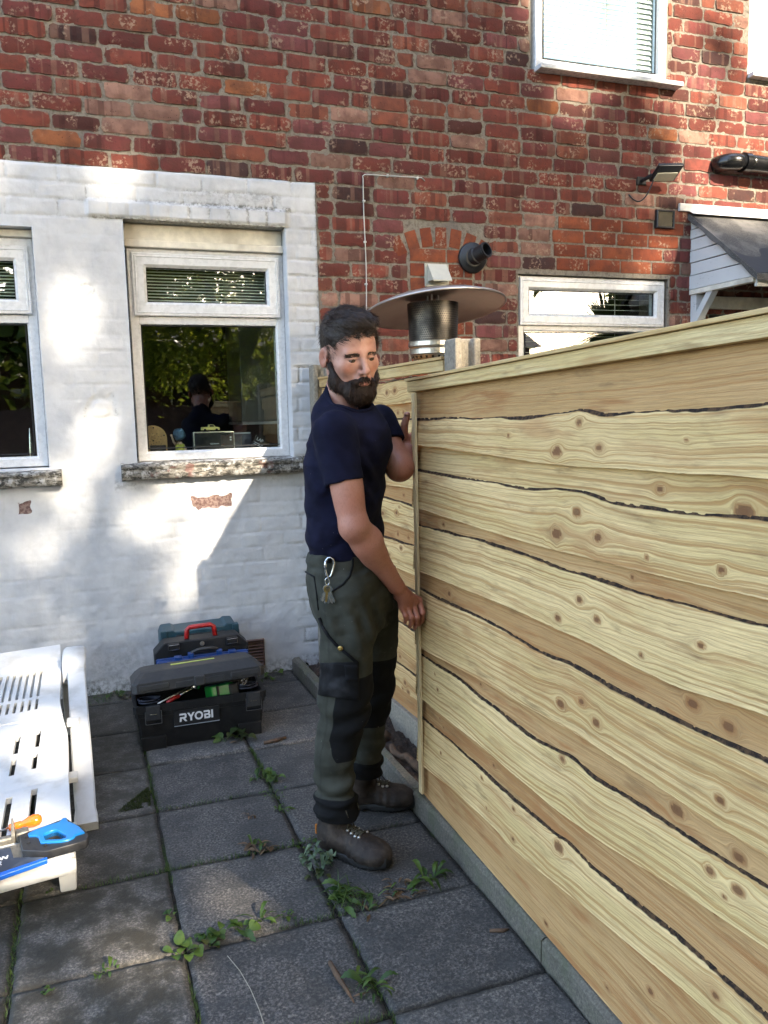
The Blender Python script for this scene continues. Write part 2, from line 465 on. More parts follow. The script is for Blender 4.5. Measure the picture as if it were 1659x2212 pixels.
def leafmat(name, a, b, trans=0.3):
    N = NT(name); p = N.obj(); r = N.attr('lv')
    c = N.mix(r, a, b)
    c = N.mix(N.math('MULTIPLY', N.step(N.noise(p, 90, 3), 0.5, 0.75), 0.4), c, tuple(x * 0.5 for x in a))
    N.fin(c, 0.5, None, Specular_IOR_Level=0.3)
    tl = N.n('ShaderNodeBsdfTranslucent'); N._in(tl.inputs[0], N.mix(r, tuple(min(1, x * 2.0) for x in a), tuple(min(1, x * 2.0) for x in b)))
    mx = N.n('ShaderNodeMixShader'); mx.inputs[0].default_value = trans
    N.t.links.new(N.b.outputs[0], mx.inputs[1]); N.t.links.new(tl.outputs[0], mx.inputs[2]); N.t.links.new(mx.outputs[0], N.out.inputs[0])
    return N.mat
MT['weed'] = leafmat('weed_leaf', (0.020, 0.048, 0.009), (0.066, 0.105, 0.017), 0.2)
MT['weed_pale'] = leafmat('pale_weed_leaf', (0.05, 0.082, 0.040), (0.115, 0.15, 0.085), 0.15)
MT['weed_dark'] = leafmat('dull_weed_leaf', (0.018, 0.034, 0.009), (0.055, 0.06, 0.016), 0.15)
MT['weed_dead'] = leafmat('dead_leaf', (0.06, 0.034, 0.018), (0.17, 0.105, 0.055), 0.15)
MT['tree_leaf'] = leafmat('tree_leaf', (0.035, 0.07, 0.010), (0.11, 0.14, 0.018), 0.25)
MT['painted_lit_leaf'] = leafmat('painted_sunlit_leaf', (0.07, 0.11, 0.010), (0.22, 0.24, 0.025), 0.6)  # brighter copy of the tree leaf, sunlit look put into its colour
MT['palm_leaf'] = leafmat('palm_leaf', (0.04, 0.075, 0.014), (0.13, 0.16, 0.03), 0.3)
MT['bark'] = simple('tree_bark', (0.075, 0.055, 0.04), 0.9, 0.4, 18, 0.9, bdist=0.02)

# ------------------------------------------------------------------ the house
WY = 4.42                                   # outer face of the brickwork
rng = np.random.default_rng(7)
OPEN = [   # x0, x1, z0, z1
    (-1.10, -0.256, 1.215, 2.40), (0.174, 1.010, 1.222, 2.462), (2.52 + 0.0, 3.475, 3.43, 4.75), (4.12, 4.95, 3.58, 4.8),
    (2.435, 3.525, 1.20, 2.268), (3.86, 4.75, 0.0, 2.05)]
WHITE = (-2.2, 1.185, 2.706)
X0, X1, ZT = -2.2, 5.6, 5.2
house = empty('brick_house', (1.7, WY, 0.0), 'red brick house wall with a white painted lower corner and white plastic windows', 'house')
house_inv = Matrix.Translation((-1.7, -WY, 0.0))
def adopt(o, parent, inv):
    """parents a mesh written in world coordinates to a thing's base"""
    o.parent = parent
    o.matrix_parent_inverse = Matrix.Identity(4)
    o.data.transform(inv)
    return o

def cells(x0, x1, z0, z1, holes):
    xs = sorted({x0, x1, *[h[0] for h in holes], *[h[1] for h in holes]}); xs = [x for x in xs if x0 <= x <= x1]
    zs = sorted({z0, z1, *[h[2] for h in holes], *[h[3] for h in holes]}); zs = [z for z in zs if z0 <= z <= z1]
    for i in range(len(xs) - 1):
        for j in range(len(zs) - 1):
            cx, cz = (xs[i] + xs[i + 1]) / 2, (zs[j] + zs[j + 1]) / 2
            if not any(h[0] < cx < h[1] and h[2] < cz < h[3] for h in holes):
                yield xs[i], xs[i + 1], zs[j], zs[j + 1]

# mortar body with real reveals
HOLES = [(a - .008, b + .008, c - .008, d + .008) if k < 2 else (a, b, c, d) for k, (a, b, c, d) in enumerate(OPEN)]
mb = MB()
for x0, x1, z0, z1 in cells(X0, X1, -0.1, ZT, HOLES):
    mb.add([[x0, WY + .003, z0], [x1, WY + .003, z0], [x1, WY + .003, z1], [x0, WY + .003, z1]], [(0, 1, 2, 3)])
    mb.add([[x0, WY + .30, z0], [x1, WY + .30, z0], [x1, WY + .30, z1], [x0, WY + .30, z1]], [(3, 2, 1, 0)])
mb.add([[X0, WY + .003, ZT], [X1, WY + .003, ZT], [X1, WY + .3, ZT], [X0, WY + .3, ZT]], [(0, 1, 2, 3)])
for x0, x1, z0, z1 in HOLES:
    a, b = WY + .003, WY + .30
    mb.add([[x0, a, z0], [x0, a, z1], [x0, b, z1], [x0, b, z0]], [(0, 1, 2, 3)])
    mb.add([[x1, a, z0], [x1, a, z1], [x1, b, z1], [x1, b, z0]], [(3, 2, 1, 0)])
    mb.add([[x0, a, z1], [x1, a, z1], [x1, b, z1], [x0, b, z1]], [(0, 1, 2, 3)])
    mb.add([[x0, a, z0], [x1, a, z0], [x1, b, z0], [x0, b, z0]], [(3, 2, 1, 0)])
wall = adopt(mb.build('wall', MT['mortar']), house, house_inv)

# every brick has its own outline, tilt, proud-ness and colour
BR, BE, BS, BU, BV = [], [], [], [], []
brick_faces = []
nvert = 0
RED_ = [((0.275, 0.082, 0.058), 30), ((0.235, 0.072, 0.056), 26), ((0.20, 0.062, 0.056), 20), ((0.235, 0.085, 0.085), 15), ((0.32, 0.115, 0.075), 7),
       ((0.14, 0.058, 0.05), 11), ((0.38, 0.15, 0.07), 2), ((0.40, 0.235, 0.18), 8), ((0.085, 0.05, 0.048), 7)]
RED = [((c[0] * .70, c[1] * .66, c[2] * .64), w) for c, w in RED_]
RW = np.array([w for _, w in RED], float); RW /= RW.sum()
def brick(x0, x1, z0, z1, new=False, ang=None, cen=None):
    """one brick face: a rumpled grid with a skirt back to the mortar"""
    global nvert
    w, h = x1 - x0, z1 - z0
    nx, nz = max(4, int(w / 0.020)), 5
    u = np.concatenate([[0], np.linspace(0, 1, nx), [1]]); v = np.concatenate([[0], np.linspace(0, 1, nz), [1]])
    U, Vv = np.meshgrid(u, v, indexing='ij')
    sk = np.zeros_like(U); sk[0] = sk[-1] = 1; sk[:, 0] = sk[:, -1] = 1
    X = x0 + U * w; Z = z0 + Vv * h
    j = 0.25 if new else 1.0
    P = np.stack([X, np.zeros_like(X), Z], -1)
    s = int(rng.integers(1, 9999))
    eu = np.minimum(U, 1 - U) * w; ev = np.minimum(Vv, 1 - Vv) * h
    e = np.minimum(eu, ev)
    X = X + j * 0.0055 * vnoise(P * 45, s) * (eu < 0.004) - j * 0.004 * np.sign(U - .5) * (eu < .004) * (ev < .004)
    Z = Z + j * 0.0045 * vnoise(P * 45 + 9, s) * (ev < 0.004) - j * 0.003 * np.sign(Vv - .5) * (eu < .004) * (ev < .004)
    Y = WY - 0.0035 + 0.0017 * rng.normal() * j + j * (U - .5) * rng.normal() * .002 + j * 0.0016 * vnoise(P * 60, s + 3)
    Y = Y + 0.0025 * (e < 0.004)
    Y = np.where(sk > 0, WY + 0.008, Y)
    chip = (vnoise(P * 30, s + 5) > 0.62) & (e < .012) & (not new)
    Y = Y + 0.005 * chip
    V = np.stack([X, Y, Z], -1).reshape(-1, 3)
    if ang is not None:
        c0, s0 = math.cos(ang), math.sin(ang)
        dx, dz = V[:, 0] - cen[0], V[:, 2] - cen[1]
        V[:, 0] = cen[0] + dx * c0 - dz * s0; V[:, 2] = cen[1] + dx * s0 + dz * c0
    BR.append(V)
    if new:
        col = np.array([(0.23, 0.062, 0.030), (0.20, 0.054, 0.028), (0.25, 0.074, 0.036)][rng.integers(3)]) * rng.uniform(.9, 1.08)
    else:
        col = np.array(RED[rng.choice(len(RED), p=RW)][0]) * rng.uniform(.72, 1.2)
    cc = np.tile(col, (len(V), 1))
    BV.append(cc)
    BE.append(((e < 0.004) & (not new)).astype(float).ravel())
    BS.append(np.full(len(V), rng.uniform(0, 1)) * (0.0 if new else 1.0) + (0.5 if new else 0))
    BU.append((U * w).ravel() if not new else np.zeros(U.size))
    gf = grid_faces(*U.shape); n_ = len(V)
    skf = (sk.ravel()[gf] > 0).any(1)
    brick_faces.append(gf[~skf] + nvert); brick_faces.append(gf[skf] + nvert + n_)       # the arris stays sharp: the skirt has its own corners
    for L_ in (BR, BV, BE, BS, BU): L_.append(L_[-1])
    nvert += 2 * n_

ARCH = (1.93, 2.13)                                        # bricked-up arched opening
def blocked(z0, z1):
    out = [(a - .004, b + .004) for a, b, c, d in OPEN if c < z1 - .02 and d > z0 + .02]
    if z0 < WHITE[2] - .02: out.append((WHITE[0] - 9, WHITE[1] + 0.004 + 0.006 * rng.normal()))
    zc = (z0 + z1) / 2
    if 2.36 < zc < 2.545:
        hw = 0.255 - 0.5 * max(0, zc - 2.44) ** 1.0
        out.append((1.93 - hw, 1.93 + hw))
    elif 1.5 < zc <= 2.36: out.append((1.725, 2.135))
    return out
G = 0.0823
row = 0
z = WHITE[2] - 32 * G - 0.002
while z < ZT:
    z0, z1 = z + .006, z + G - .006
    blk = blocked(z0, z1)
    newrow = 2.275 < (z0 + z1) / 2 < 2.61
    x = X0 + (0.118 if row % 2 else 0) + rng.normal() * .012
    while x < X1:
        L = 0.229 + rng.normal() * .004
        if rng.random() < .035: L = 0.108
        x0, x1 = x + .006, x + L - .004 + .004 * rng.normal() * .5
        segs = [(x0, x1)]
        for a, b in blk:
            ns = []
            for q0, q1 in segs:
                if b <= q0 or a >= q1: ns.append((q0, q1)); continue
                if a - .008 > q0: ns.append((q0, a - .008))
                if b + .008 < q1: ns.append((b + .008, q1))
            segs = ns
        for q0, q1 in segs:
            if q1 - q0 > .028:
                dz = rng.normal() * .0012
                new = newrow and 2.45 < q0 and q1 < 3.66 and (q0 > 2.62 or rng.random() < .5)
                brick(q0, q1, z0 + dz, z1 + dz + rng.normal() * .001, new)
        x += L + .004
    z += G; row += 1
# arch of bricks on edge, with the smooth infill below it
for k in range(7):
    a = math.radians(-27 + 9.0 * k)
    R0 = 0.53
    cx, cz = 1.93 + math.sin(a) * (R0 + .052), 2.405 - R0 + math.cos(a) * (R0 + .052)
    brick(cx - .034, cx + .034, cz - .053, cz + .053, True, -a, (cx, cz))
for r in range(9):
    zz = 2.315 - r * .082
    xs = np.arange(1.735 - (0.12 if r % 2 else 0), 2.14, 0.232)
    for q in xs:
        a, b = max(q, 1.735), min(q + .222, 2.127)
        if b - a > .03: brick(a, b, zz, zz + .070, True)
brick(1.885, 1.965, 2.392, 2.425, True)
V = np.concatenate(BR)
bo = mesh_obj('brickwork', V, np.concatenate(brick_faces), MT['brick'], None, True,
              dict(bcol=np.concatenate(BV), bedge=np.concatenate(BE), bseed=np.concatenate(BS), bu=np.concatenate(BU)))
adopt(bo, house, house_inv)

# white painted corner: old brickwork showing through thick paint
def painted_corner():
    x0, x1, z1 = -1.6, WHITE[1], WHITE[2]
    xs = np.arange(x0, x1 + .004, .0085); xs[-1] = x1
    zs = np.arange(0.0, z1 + .004, .0085); zs[-1] = z1
    for h in OPEN[:2]:
        for v in h[:2]:
            if x0 < v < x1: xs[np.argmin(abs(xs - v))] = v
        for v in h[2:]: zs[np.argmin(abs(zs - v))] = v
    X, Z = np.meshgrid(xs, zs, indexing='ij')
    P = np.stack([X, np.zeros_like(X), Z], -1)
    wob = 0.004 * vnoise(P * 9, 3)
    zr = (Z - (WHITE[2] - 32 * G - .002)) / G + wob * 8
    r = np.floor(zr); fz = (zr - r) * G
    xr = X + (r % 2) * .118 + 0.05 * vnoise(np.stack([r, r * 0, r * 0], -1) * 1.37 + .5, 5) + wob
    fx = np.mod(xr, .235)
    jd = np.minimum(np.minimum(fz, G - fz), np.minimum(fx, .235 - fx))
    show = np.clip(0.34 + 0.95 * np.clip((X - 1.0) / .06, 0, 1) + 0.9 * np.clip((Z - 2.43) / .05, 0, 1) + 0.25 * fbm(P * 2.2, 11, 2), 0.1, 1.15)
    show = np.where((X > .01) & (X < 1.018) & (Z > 2.466) & (Z < 2.545), .35, show)
    y = 0.0095 * show * np.clip(1 - jd / .0075, 0, 1) * (0.6 + .5 * vnoise(P * 14, 21))
    y += 0.0022 * fbm(P * 6, 31, 3) + 0.0012 * fbm(P * 38, 41, 2)
    d = 0.85 * np.clip(1 - jd / .006, 0, 1) * np.clip(show - .25, 0, 1) * np.clip(.15 + 1.2 * fbm(P * 4, 8, 2), 0, 1)
    # soldier course over the window, slightly proud
    band = (X > .004) & (X < 1.02) & (Z > 2.466) & (Z < 2.547)
    y = np.where(band, y - .014, y)
    bj = np.abs(np.mod(X - .004, .1015) - .05)
    y = np.where(band & (bj > .046), y + .005, y)
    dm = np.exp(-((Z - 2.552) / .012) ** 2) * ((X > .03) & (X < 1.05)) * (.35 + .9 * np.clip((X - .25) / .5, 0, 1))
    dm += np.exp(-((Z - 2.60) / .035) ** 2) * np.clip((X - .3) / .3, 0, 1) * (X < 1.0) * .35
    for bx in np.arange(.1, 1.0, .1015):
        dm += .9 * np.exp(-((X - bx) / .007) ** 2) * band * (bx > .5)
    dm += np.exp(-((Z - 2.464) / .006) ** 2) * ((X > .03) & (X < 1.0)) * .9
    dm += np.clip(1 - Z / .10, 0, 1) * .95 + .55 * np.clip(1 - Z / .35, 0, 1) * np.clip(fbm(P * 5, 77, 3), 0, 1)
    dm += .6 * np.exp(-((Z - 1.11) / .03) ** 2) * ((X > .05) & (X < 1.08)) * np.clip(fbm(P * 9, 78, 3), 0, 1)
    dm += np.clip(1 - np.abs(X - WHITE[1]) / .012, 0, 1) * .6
    # cracked blister by the window and the patch where bare brick shows
    for (bx, bz, br) in ((0.02, 1.50, .075), (-.02, 2.10, .03)):
        q = np.hypot(X - bx, (Z - bz) * .9) + .02 * vnoise(P * 30, 12)
        y += .004 * ((q < br) & (q > br * .55)) - .002 * (q < br * .5)
        dm += .8 * np.exp(-((q - br) / .005) ** 2) * (vnoise(P * 25, 14) > -.1)
    peel = np.zeros_like(X)
    for (a, b, c, e) in ((.436, .652, .965, 1.030), (-.415, -.36, .99, 1.05)):
        q = np.maximum(np.abs(X - (a + b) / 2) - (b - a) / 2, np.abs(Z - (c + e) / 2) - (e - c) / 2) + .012 * vnoise(P * 40, 15)
        peel = np.maximum(peel, np.clip(.5 - q / .012, 0, 1)); y += .003 * (q < 0)
    Y = WY - .006 + y
    V = np.stack([X, Y, Z], -1).reshape(-1, 3)
    F = grid_faces(len(xs), len(zs))
    cx = V[F].mean(1)
    keep = np.ones(len(F), bool)
    for h in OPEN[:2]:
        keep &= ~((cx[:, 0] > h[0]) & (cx[:, 0] < h[1]) & (cx[:, 2] > h[2]) & (cx[:, 2] < h[3]))
    F = F[keep]
    # the turned edges: right edge and top, and the window reveals
    extra, ef = [], []
    base = len(V)
    idx = np.arange(len(xs) * len(zs)).reshape(len(xs), len(zs))
    def strip(line, dy):
        nonlocal base
        b = V[line].copy(); b[:, 1] = WY + dy
        extra.append(b)
        k = np.arange(len(line) - 1)
        ef.append(np.stack([line[k], line[k + 1], base + k + 1, base + k], 1))
        base += len(line)
    strip(idx[-1, :], .016); strip(idx[:, -1], .016)
    for h in OPEN[:2]:
        i = [int(np.argmin(abs(xs - v))) for v in h[:2]]; j = [int(np.argmin(abs(zs - v))) for v in h[2:]]
        if h[0] > x0: strip(idx[i[0], j[0]:j[1] + 1], .2)
        strip(idx[i[1], j[0]:j[1] + 1], .2)
        strip(idx[i[0]:i[1] + 1, j[0]], .2); strip(idx[i[0]:i[1] + 1, j[1]], .2)
    V = np.concatenate([V] + extra); F = np.concatenate([F] + ef)
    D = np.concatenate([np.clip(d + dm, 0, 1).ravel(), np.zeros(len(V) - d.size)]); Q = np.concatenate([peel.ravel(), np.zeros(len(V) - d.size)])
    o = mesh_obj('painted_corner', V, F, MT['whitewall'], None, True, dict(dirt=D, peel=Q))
    adopt(o, house, house_inv)
painted_corner()

# ---- windows
def ring(mb, x0, x1, z0, z1, w, yf, yb, ch=.012, m=0):
    """mitred frame with a chamfered inner lip; front at yf, back at yb"""
    def loop(i, y): return [[x0 + i, y, z0 + i], [x1 - i, y, z0 + i], [x1 - i, y, z1 - i], [x0 + i, y, z1 - i]]
    L = [loop(0, yb), loop(0, yf + .004), loop(.004, yf), loop(w - ch, yf), loop(w, yf + ch), loop(w, yb)]
    v = [q for l in L for q in l]
    f = []
    for k in range(len(L) - 1):
        for i in range(4):
            a, b = k * 4 + i, k * 4 + (i + 1) % 4
            f.append((a, b, b + 4, a + 4))
    for i in range(4):
        a, b = (len(L) - 1) * 4 + i, (len(L) - 1) * 4 + (i + 1) % 4
        f.append((a, b, (i + 1) % 4, i))
    mb.add(v, f, m)

def pane(name, x0, x1, z0, z1, y, parent, m='glass'):
    o = MB().box((x0, y, z0), (x1, y + .006, z1)).build(name, MT[m])
    adopt(o, parent, house_inv)
    return o

def window(label, x0, x1, z0, z1, y, trans, tops, lows, fw=.052, blindspec=None, panemat='glass'):
    """outer frame with transom; a top-hung sash per entry of tops; fixed glass per entry of lows"""
    mb = MB(); ring(mb, x0, x1, z0, z1, fw, y, y + .07)
    if trans:
        mb.box((x0 + fw - .006, y + .004, trans[0]), (x1 - fw + .006, y + .066, trans[1]), bev=.004)
    o = mb.build('window', MT['upvc'], label=label)
    adopt(o, house, house_inv)
    for sx0, sx1, sz0, sz1, sw in tops:
        sb = MB(); ring(sb, sx0, sx1, sz0, sz1, sw, y - .018, y + .05, .014)
        ring(sb, sx0 + .012, sx1 - .012, sz0 + .012, sz1 - .012, .012, y - .021, y - .01, .004)
        so = sb.build('sash', MT['upvc']); adopt(so, o, house_inv)
        pane('pane', sx0 + sw - .004, sx1 - sw + .004, sz0 + sw - .004, sz1 - sw + .004, y + .012, o, panemat)
        gk = MB(); ring(gk, sx0 + sw - .001, sx1 - sw + .001, sz0 + sw - .001, sz1 - sw + .001, .005, y + .004, y + .016, .002)
        adopt(gk.build('seal', MT['upvc_seal']), o, house_inv)
    for gx0, gx1, gz0, gz1 in lows:
        pane('pane', gx0 - .004, gx1 + .004, gz0 - .004, gz1 + .004, y + .020, o, panemat)
        gk = MB(); ring(gk, gx0 - .001, gx1 + .001, gz0 - .001, gz1 + .001, .005, y + .010, y + .022, .002)
        adopt(gk.build('seal', MT['upvc_seal']), o, house_inv)
    return o

def blind(parent, x0, x1, z0, z1, y, step, tilt, depth, cords=()):
    mb = MB()
    z = z0 + step
    while z < z1:
        jx = .004 * math.sin(z * 50)
        mb.box((x0 + jx, y - depth / 2, z - .0008), (x1 + jx, y + depth / 2, z + .0008), rot=rx(math.radians(tilt)), piv=(0, y, z))
        z += step
    o = mb.build('blind', MT['blind'])
    adopt(o, parent, house_inv)
    if cords:
        for cx in cords:
            cb = MB().tube([[cx, y - depth * .62, z0], [cx + .004, y - depth * .62, (z0 + z1) / 2], [cx, y - depth * .62, z1]], .0022, 6)
            adopt(cb.build('blind_cord', MT['cord']), parent, house_inv)

FY = WY + .078
wA = window('white framed kitchen window with one wide opening light over a large fixed pane', .184, 1.009, 1.224, 2.335, FY, (1.948, 1.988),
            [(.206, .984, 1.990, 2.312, .072)], [(.238, .963, 1.290, 1.944)])
wB = window('white framed window cut by the photo edge, beside the painted corner', -1.09, -.262, 1.222, 2.36, FY, (1.945, 1.985),
            [(-1.07, -.284, 1.988, 2.32, .072)], [(-1.03, -.322, 1.285, 1.94)])
wE = window('wide white window half hidden by the fence', 2.441, 3.519, 1.22, 2.262, WY + .03, (1.935, 1.972),
            [(2.452, 3.508, 1.965, 2.250, .070)], [(2.500, 3.46, 1.29, 1.928)])
wC = window('white upstairs window with a drawn slatted blind', 2.545, 3.470, 3.452, 4.74, WY - .012, None, [], [(2.603, 3.40, 3.507, 4.68)])
wD = window('white upstairs window with obscured glass cut by the photo edge', 4.125, 4.94, 3.592, 4.78, WY + .02, None, [], [(4.145, 4.90, 3.60, 4.72)], fw=.03, panemat='frosted')
# sills
def sill(x0, x1, z0, z1, yf, parent, m='upvc', bev=.006):
    o = MB().box((x0, yf, z0), (x1, WY + .09, z1), bev=bev).build('sill', MT[m]); adopt(o, parent, house_inv); return o
sill(2.545, 3.555, 3.425, 3.452, WY - .075, wC)
sill(4.12, 4.97, 3.560, 3.590, WY - .05, wD)
def stone_sill(x0, x1, z0, z1, parent):
    n = 90
    xs = np.linspace(x0, x1, n)
    prof = [(WY + .09, z1 + .004), (WY - .02, z1), (WY - .060, z1 - .006), (WY - .072, z1 - .016), (WY - .066, z1 - .030), (WY - .060, z1 - .034), (WY - .066, z1 - .040), (WY - .064, z0 + .006), (WY - .05, z0), (WY + .02, z0)]
    V = []
    for x in xs:
        for y, zz in prof:
            q = np.array([[x * 30, y * 40, zz * 40]])
            V.append([x, y + .006 * float(fbm(q, 4, 3)[0]), zz + .004 * float(fbm(q + 5, 9, 3)[0])])
    F = [list(r) for r in grid_faces(n, len(prof))]
    F += [list(range(len(prof))), list(range((n - 1) * len(prof), n * len(prof)))[::-1]]
    o = mesh_obj('sill', V, F, MT['sill'], None, True); fix_normals(o)
    adopt(o, parent, house_inv)
stone_sill(.090, 1.052, 1.136, 1.222, wA)
stone_sill(-1.10, -.198, 1.126, 1.205, wB)
# timber head pieces above the kitchen windows, inside the reveal
hb = MB()
hb.box((.176, WY + .05, 2.338), (1.008, WY + .15, 2.375), bev=.006)
hb.box((.176, WY + .078, 2.3755), (1.008, WY + .15, 2.460), bev=.006)
adopt(hb.build('head_board', MT['cream_paint']), wA, house_inv)
hb = MB(); hb.box((-1.09, WY + .055, 2.362), (-.258, WY + .15, 2.398), bev=.006)
adopt(hb.build('head_board', MT['cream_paint']), wB, house_inv)
# blinds behind the glass
blind(wC, 2.60, 3.405, 3.50, 4.70, WY + .055, .030, 62, .034, (2.80, 3.06, 3.29))
blind(wA, .27, .92, 2.05, 2.26, WY + .16, .0165, 22, .022)
blind(wB, -1.0, -.35, 2.04, 2.26, WY + .16, .0165, 22, .022)
blind(wE, 2.50, 3.46, 1.30, 2.20, WY + .13, .034, 10, .024, (2.74, 3.2))

# ---- the rooms behind the glass
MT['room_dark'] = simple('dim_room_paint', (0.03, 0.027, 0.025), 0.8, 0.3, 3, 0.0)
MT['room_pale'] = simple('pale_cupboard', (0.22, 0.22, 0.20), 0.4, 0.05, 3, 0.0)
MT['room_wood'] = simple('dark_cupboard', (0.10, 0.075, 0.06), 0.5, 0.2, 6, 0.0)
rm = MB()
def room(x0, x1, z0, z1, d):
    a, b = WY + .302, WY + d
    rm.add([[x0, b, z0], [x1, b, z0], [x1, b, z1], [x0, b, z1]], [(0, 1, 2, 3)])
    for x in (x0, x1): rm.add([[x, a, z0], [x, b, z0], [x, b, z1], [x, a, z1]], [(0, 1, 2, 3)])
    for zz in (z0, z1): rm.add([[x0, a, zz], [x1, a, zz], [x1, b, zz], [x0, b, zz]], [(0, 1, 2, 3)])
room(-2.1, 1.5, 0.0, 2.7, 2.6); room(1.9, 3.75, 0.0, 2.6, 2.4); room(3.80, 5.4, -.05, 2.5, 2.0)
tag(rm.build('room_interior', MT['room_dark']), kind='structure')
ctr = MB(); ctr.box((-2.0, WY + .16, 1.17), (1.45, WY + .80, 1.215), bev=.004)
worktop = tag(ctr.build('window_board', MT['room_wood']), 'dark worktop running behind the kitchen windows', 'worktop')
cb_ = empty('wall_cupboard', (.95, WY + 1.05, 1.35), 'pale tall cupboard seen dimly through the kitchen window', 'cupboard')
q = MB().box((.86, WY + .75, 1.42), (1.35, WY + 1.3, 2.6), bev=.006).build('carcass', MT['room_pale']); adopt(q, cb_, Matrix.Translation((-.95, -(WY + 1.05), -1.35)))
q = MB().box((.855, WY + .73, 1.40), (1.355, WY + 1.31, 1.418), bev=.003).build('trim', MT['upvc']); adopt(q, cb_, Matrix.Translation((-.95, -(WY + 1.05), -1.35)))

# ------------------------------------------------------------------ fence panels: boards with waney bark edges
FRONT = [
 ([(2.53, 1.435), (2.092, 1.432), (1.824, 1.436), (1.659, 1.443), (1.562, 1.45), (1.474, 1.439), (1.286, 1.446), (1.106, 1.45), (1.026, 1.454)],
  [(2.53, 1.343), (2.094, 1.331), (1.711, 1.321), (1.552, 1.321), (1.431, 1.325), (1.217, 1.328), (1.02, 1.332)]),
 ([(2.53, 1.257), (2.096, 1.254), (1.825, 1.255), (1.669, 1.263), (1.56, 1.265), (1.43, 1.254), (1.281, 1.255), (1.155, 1.259), (1.017, 1.269)],
  [(2.53, 1.127), (2.099, 1.116), (1.668, 1.116), (1.427, 1.121), (1.211, 1.126), (1.011, 1.133)]),
 ([(2.53, 1.068), (2.069, 1.079), (1.711, 1.078), (1.627, 1.075), (1.512, 1.077), (1.386, 1.074), (1.276, 1.077), (1.148, 1.079), (1.009, 1.085)],
  [(2.53, 0.905), (1.957, 0.922), (1.71, 0.926), (1.51, 0.925), (1.383, 0.918), (1.217, 0.918), (1.003, 0.939)]),
 ([(2.53, 0.841), (2.059, 0.849), (1.931, 0.847), (1.779, 0.842), (1.688, 0.843), (1.605, 0.853), (1.509, 0.851), (1.342, 0.848), (1.202, 0.847), (0.999, 0.86)],
  [(2.53, 0.633), (2.047, 0.665), (1.721, 0.683), (1.603, 0.693), (1.462, 0.692), (1.21, 0.695), (1.002, 0.699)]),
 ([(2.533, 0.603), (2.278, 0.615), (2.079, 0.605), (1.893, 0.602), (1.78, 0.599), (1.655, 0.614), (1.613, 0.622), (1.506, 0.61), (1.345, 0.624), (1.215, 0.628), (1.132, 0.629), (0.99, 0.639)],
  [(2.541, 0.45), (2.283, 0.455), (2.082, 0.461), (1.881, 0.46), (1.71, 0.462), (1.612, 0.466), (1.458, 0.477), (1.165, 0.517), (0.985, 0.536)]),
 ([(2.544, 0.372), (2.286, 0.38), (2.083, 0.38), (1.882, 0.379), (1.665, 0.388), (1.622, 0.398), (1.503, 0.386), (1.347, 0.398), (1.222, 0.405), (1.124, 0.402), (0.979, 0.403)],
  [(2.552, 0.201), (2.291, 0.228), (2.055, 0.243), (1.883, 0.242), (1.709, 0.257), (1.501, 0.282), (1.219, 0.311), (1.062, 0.326)])]

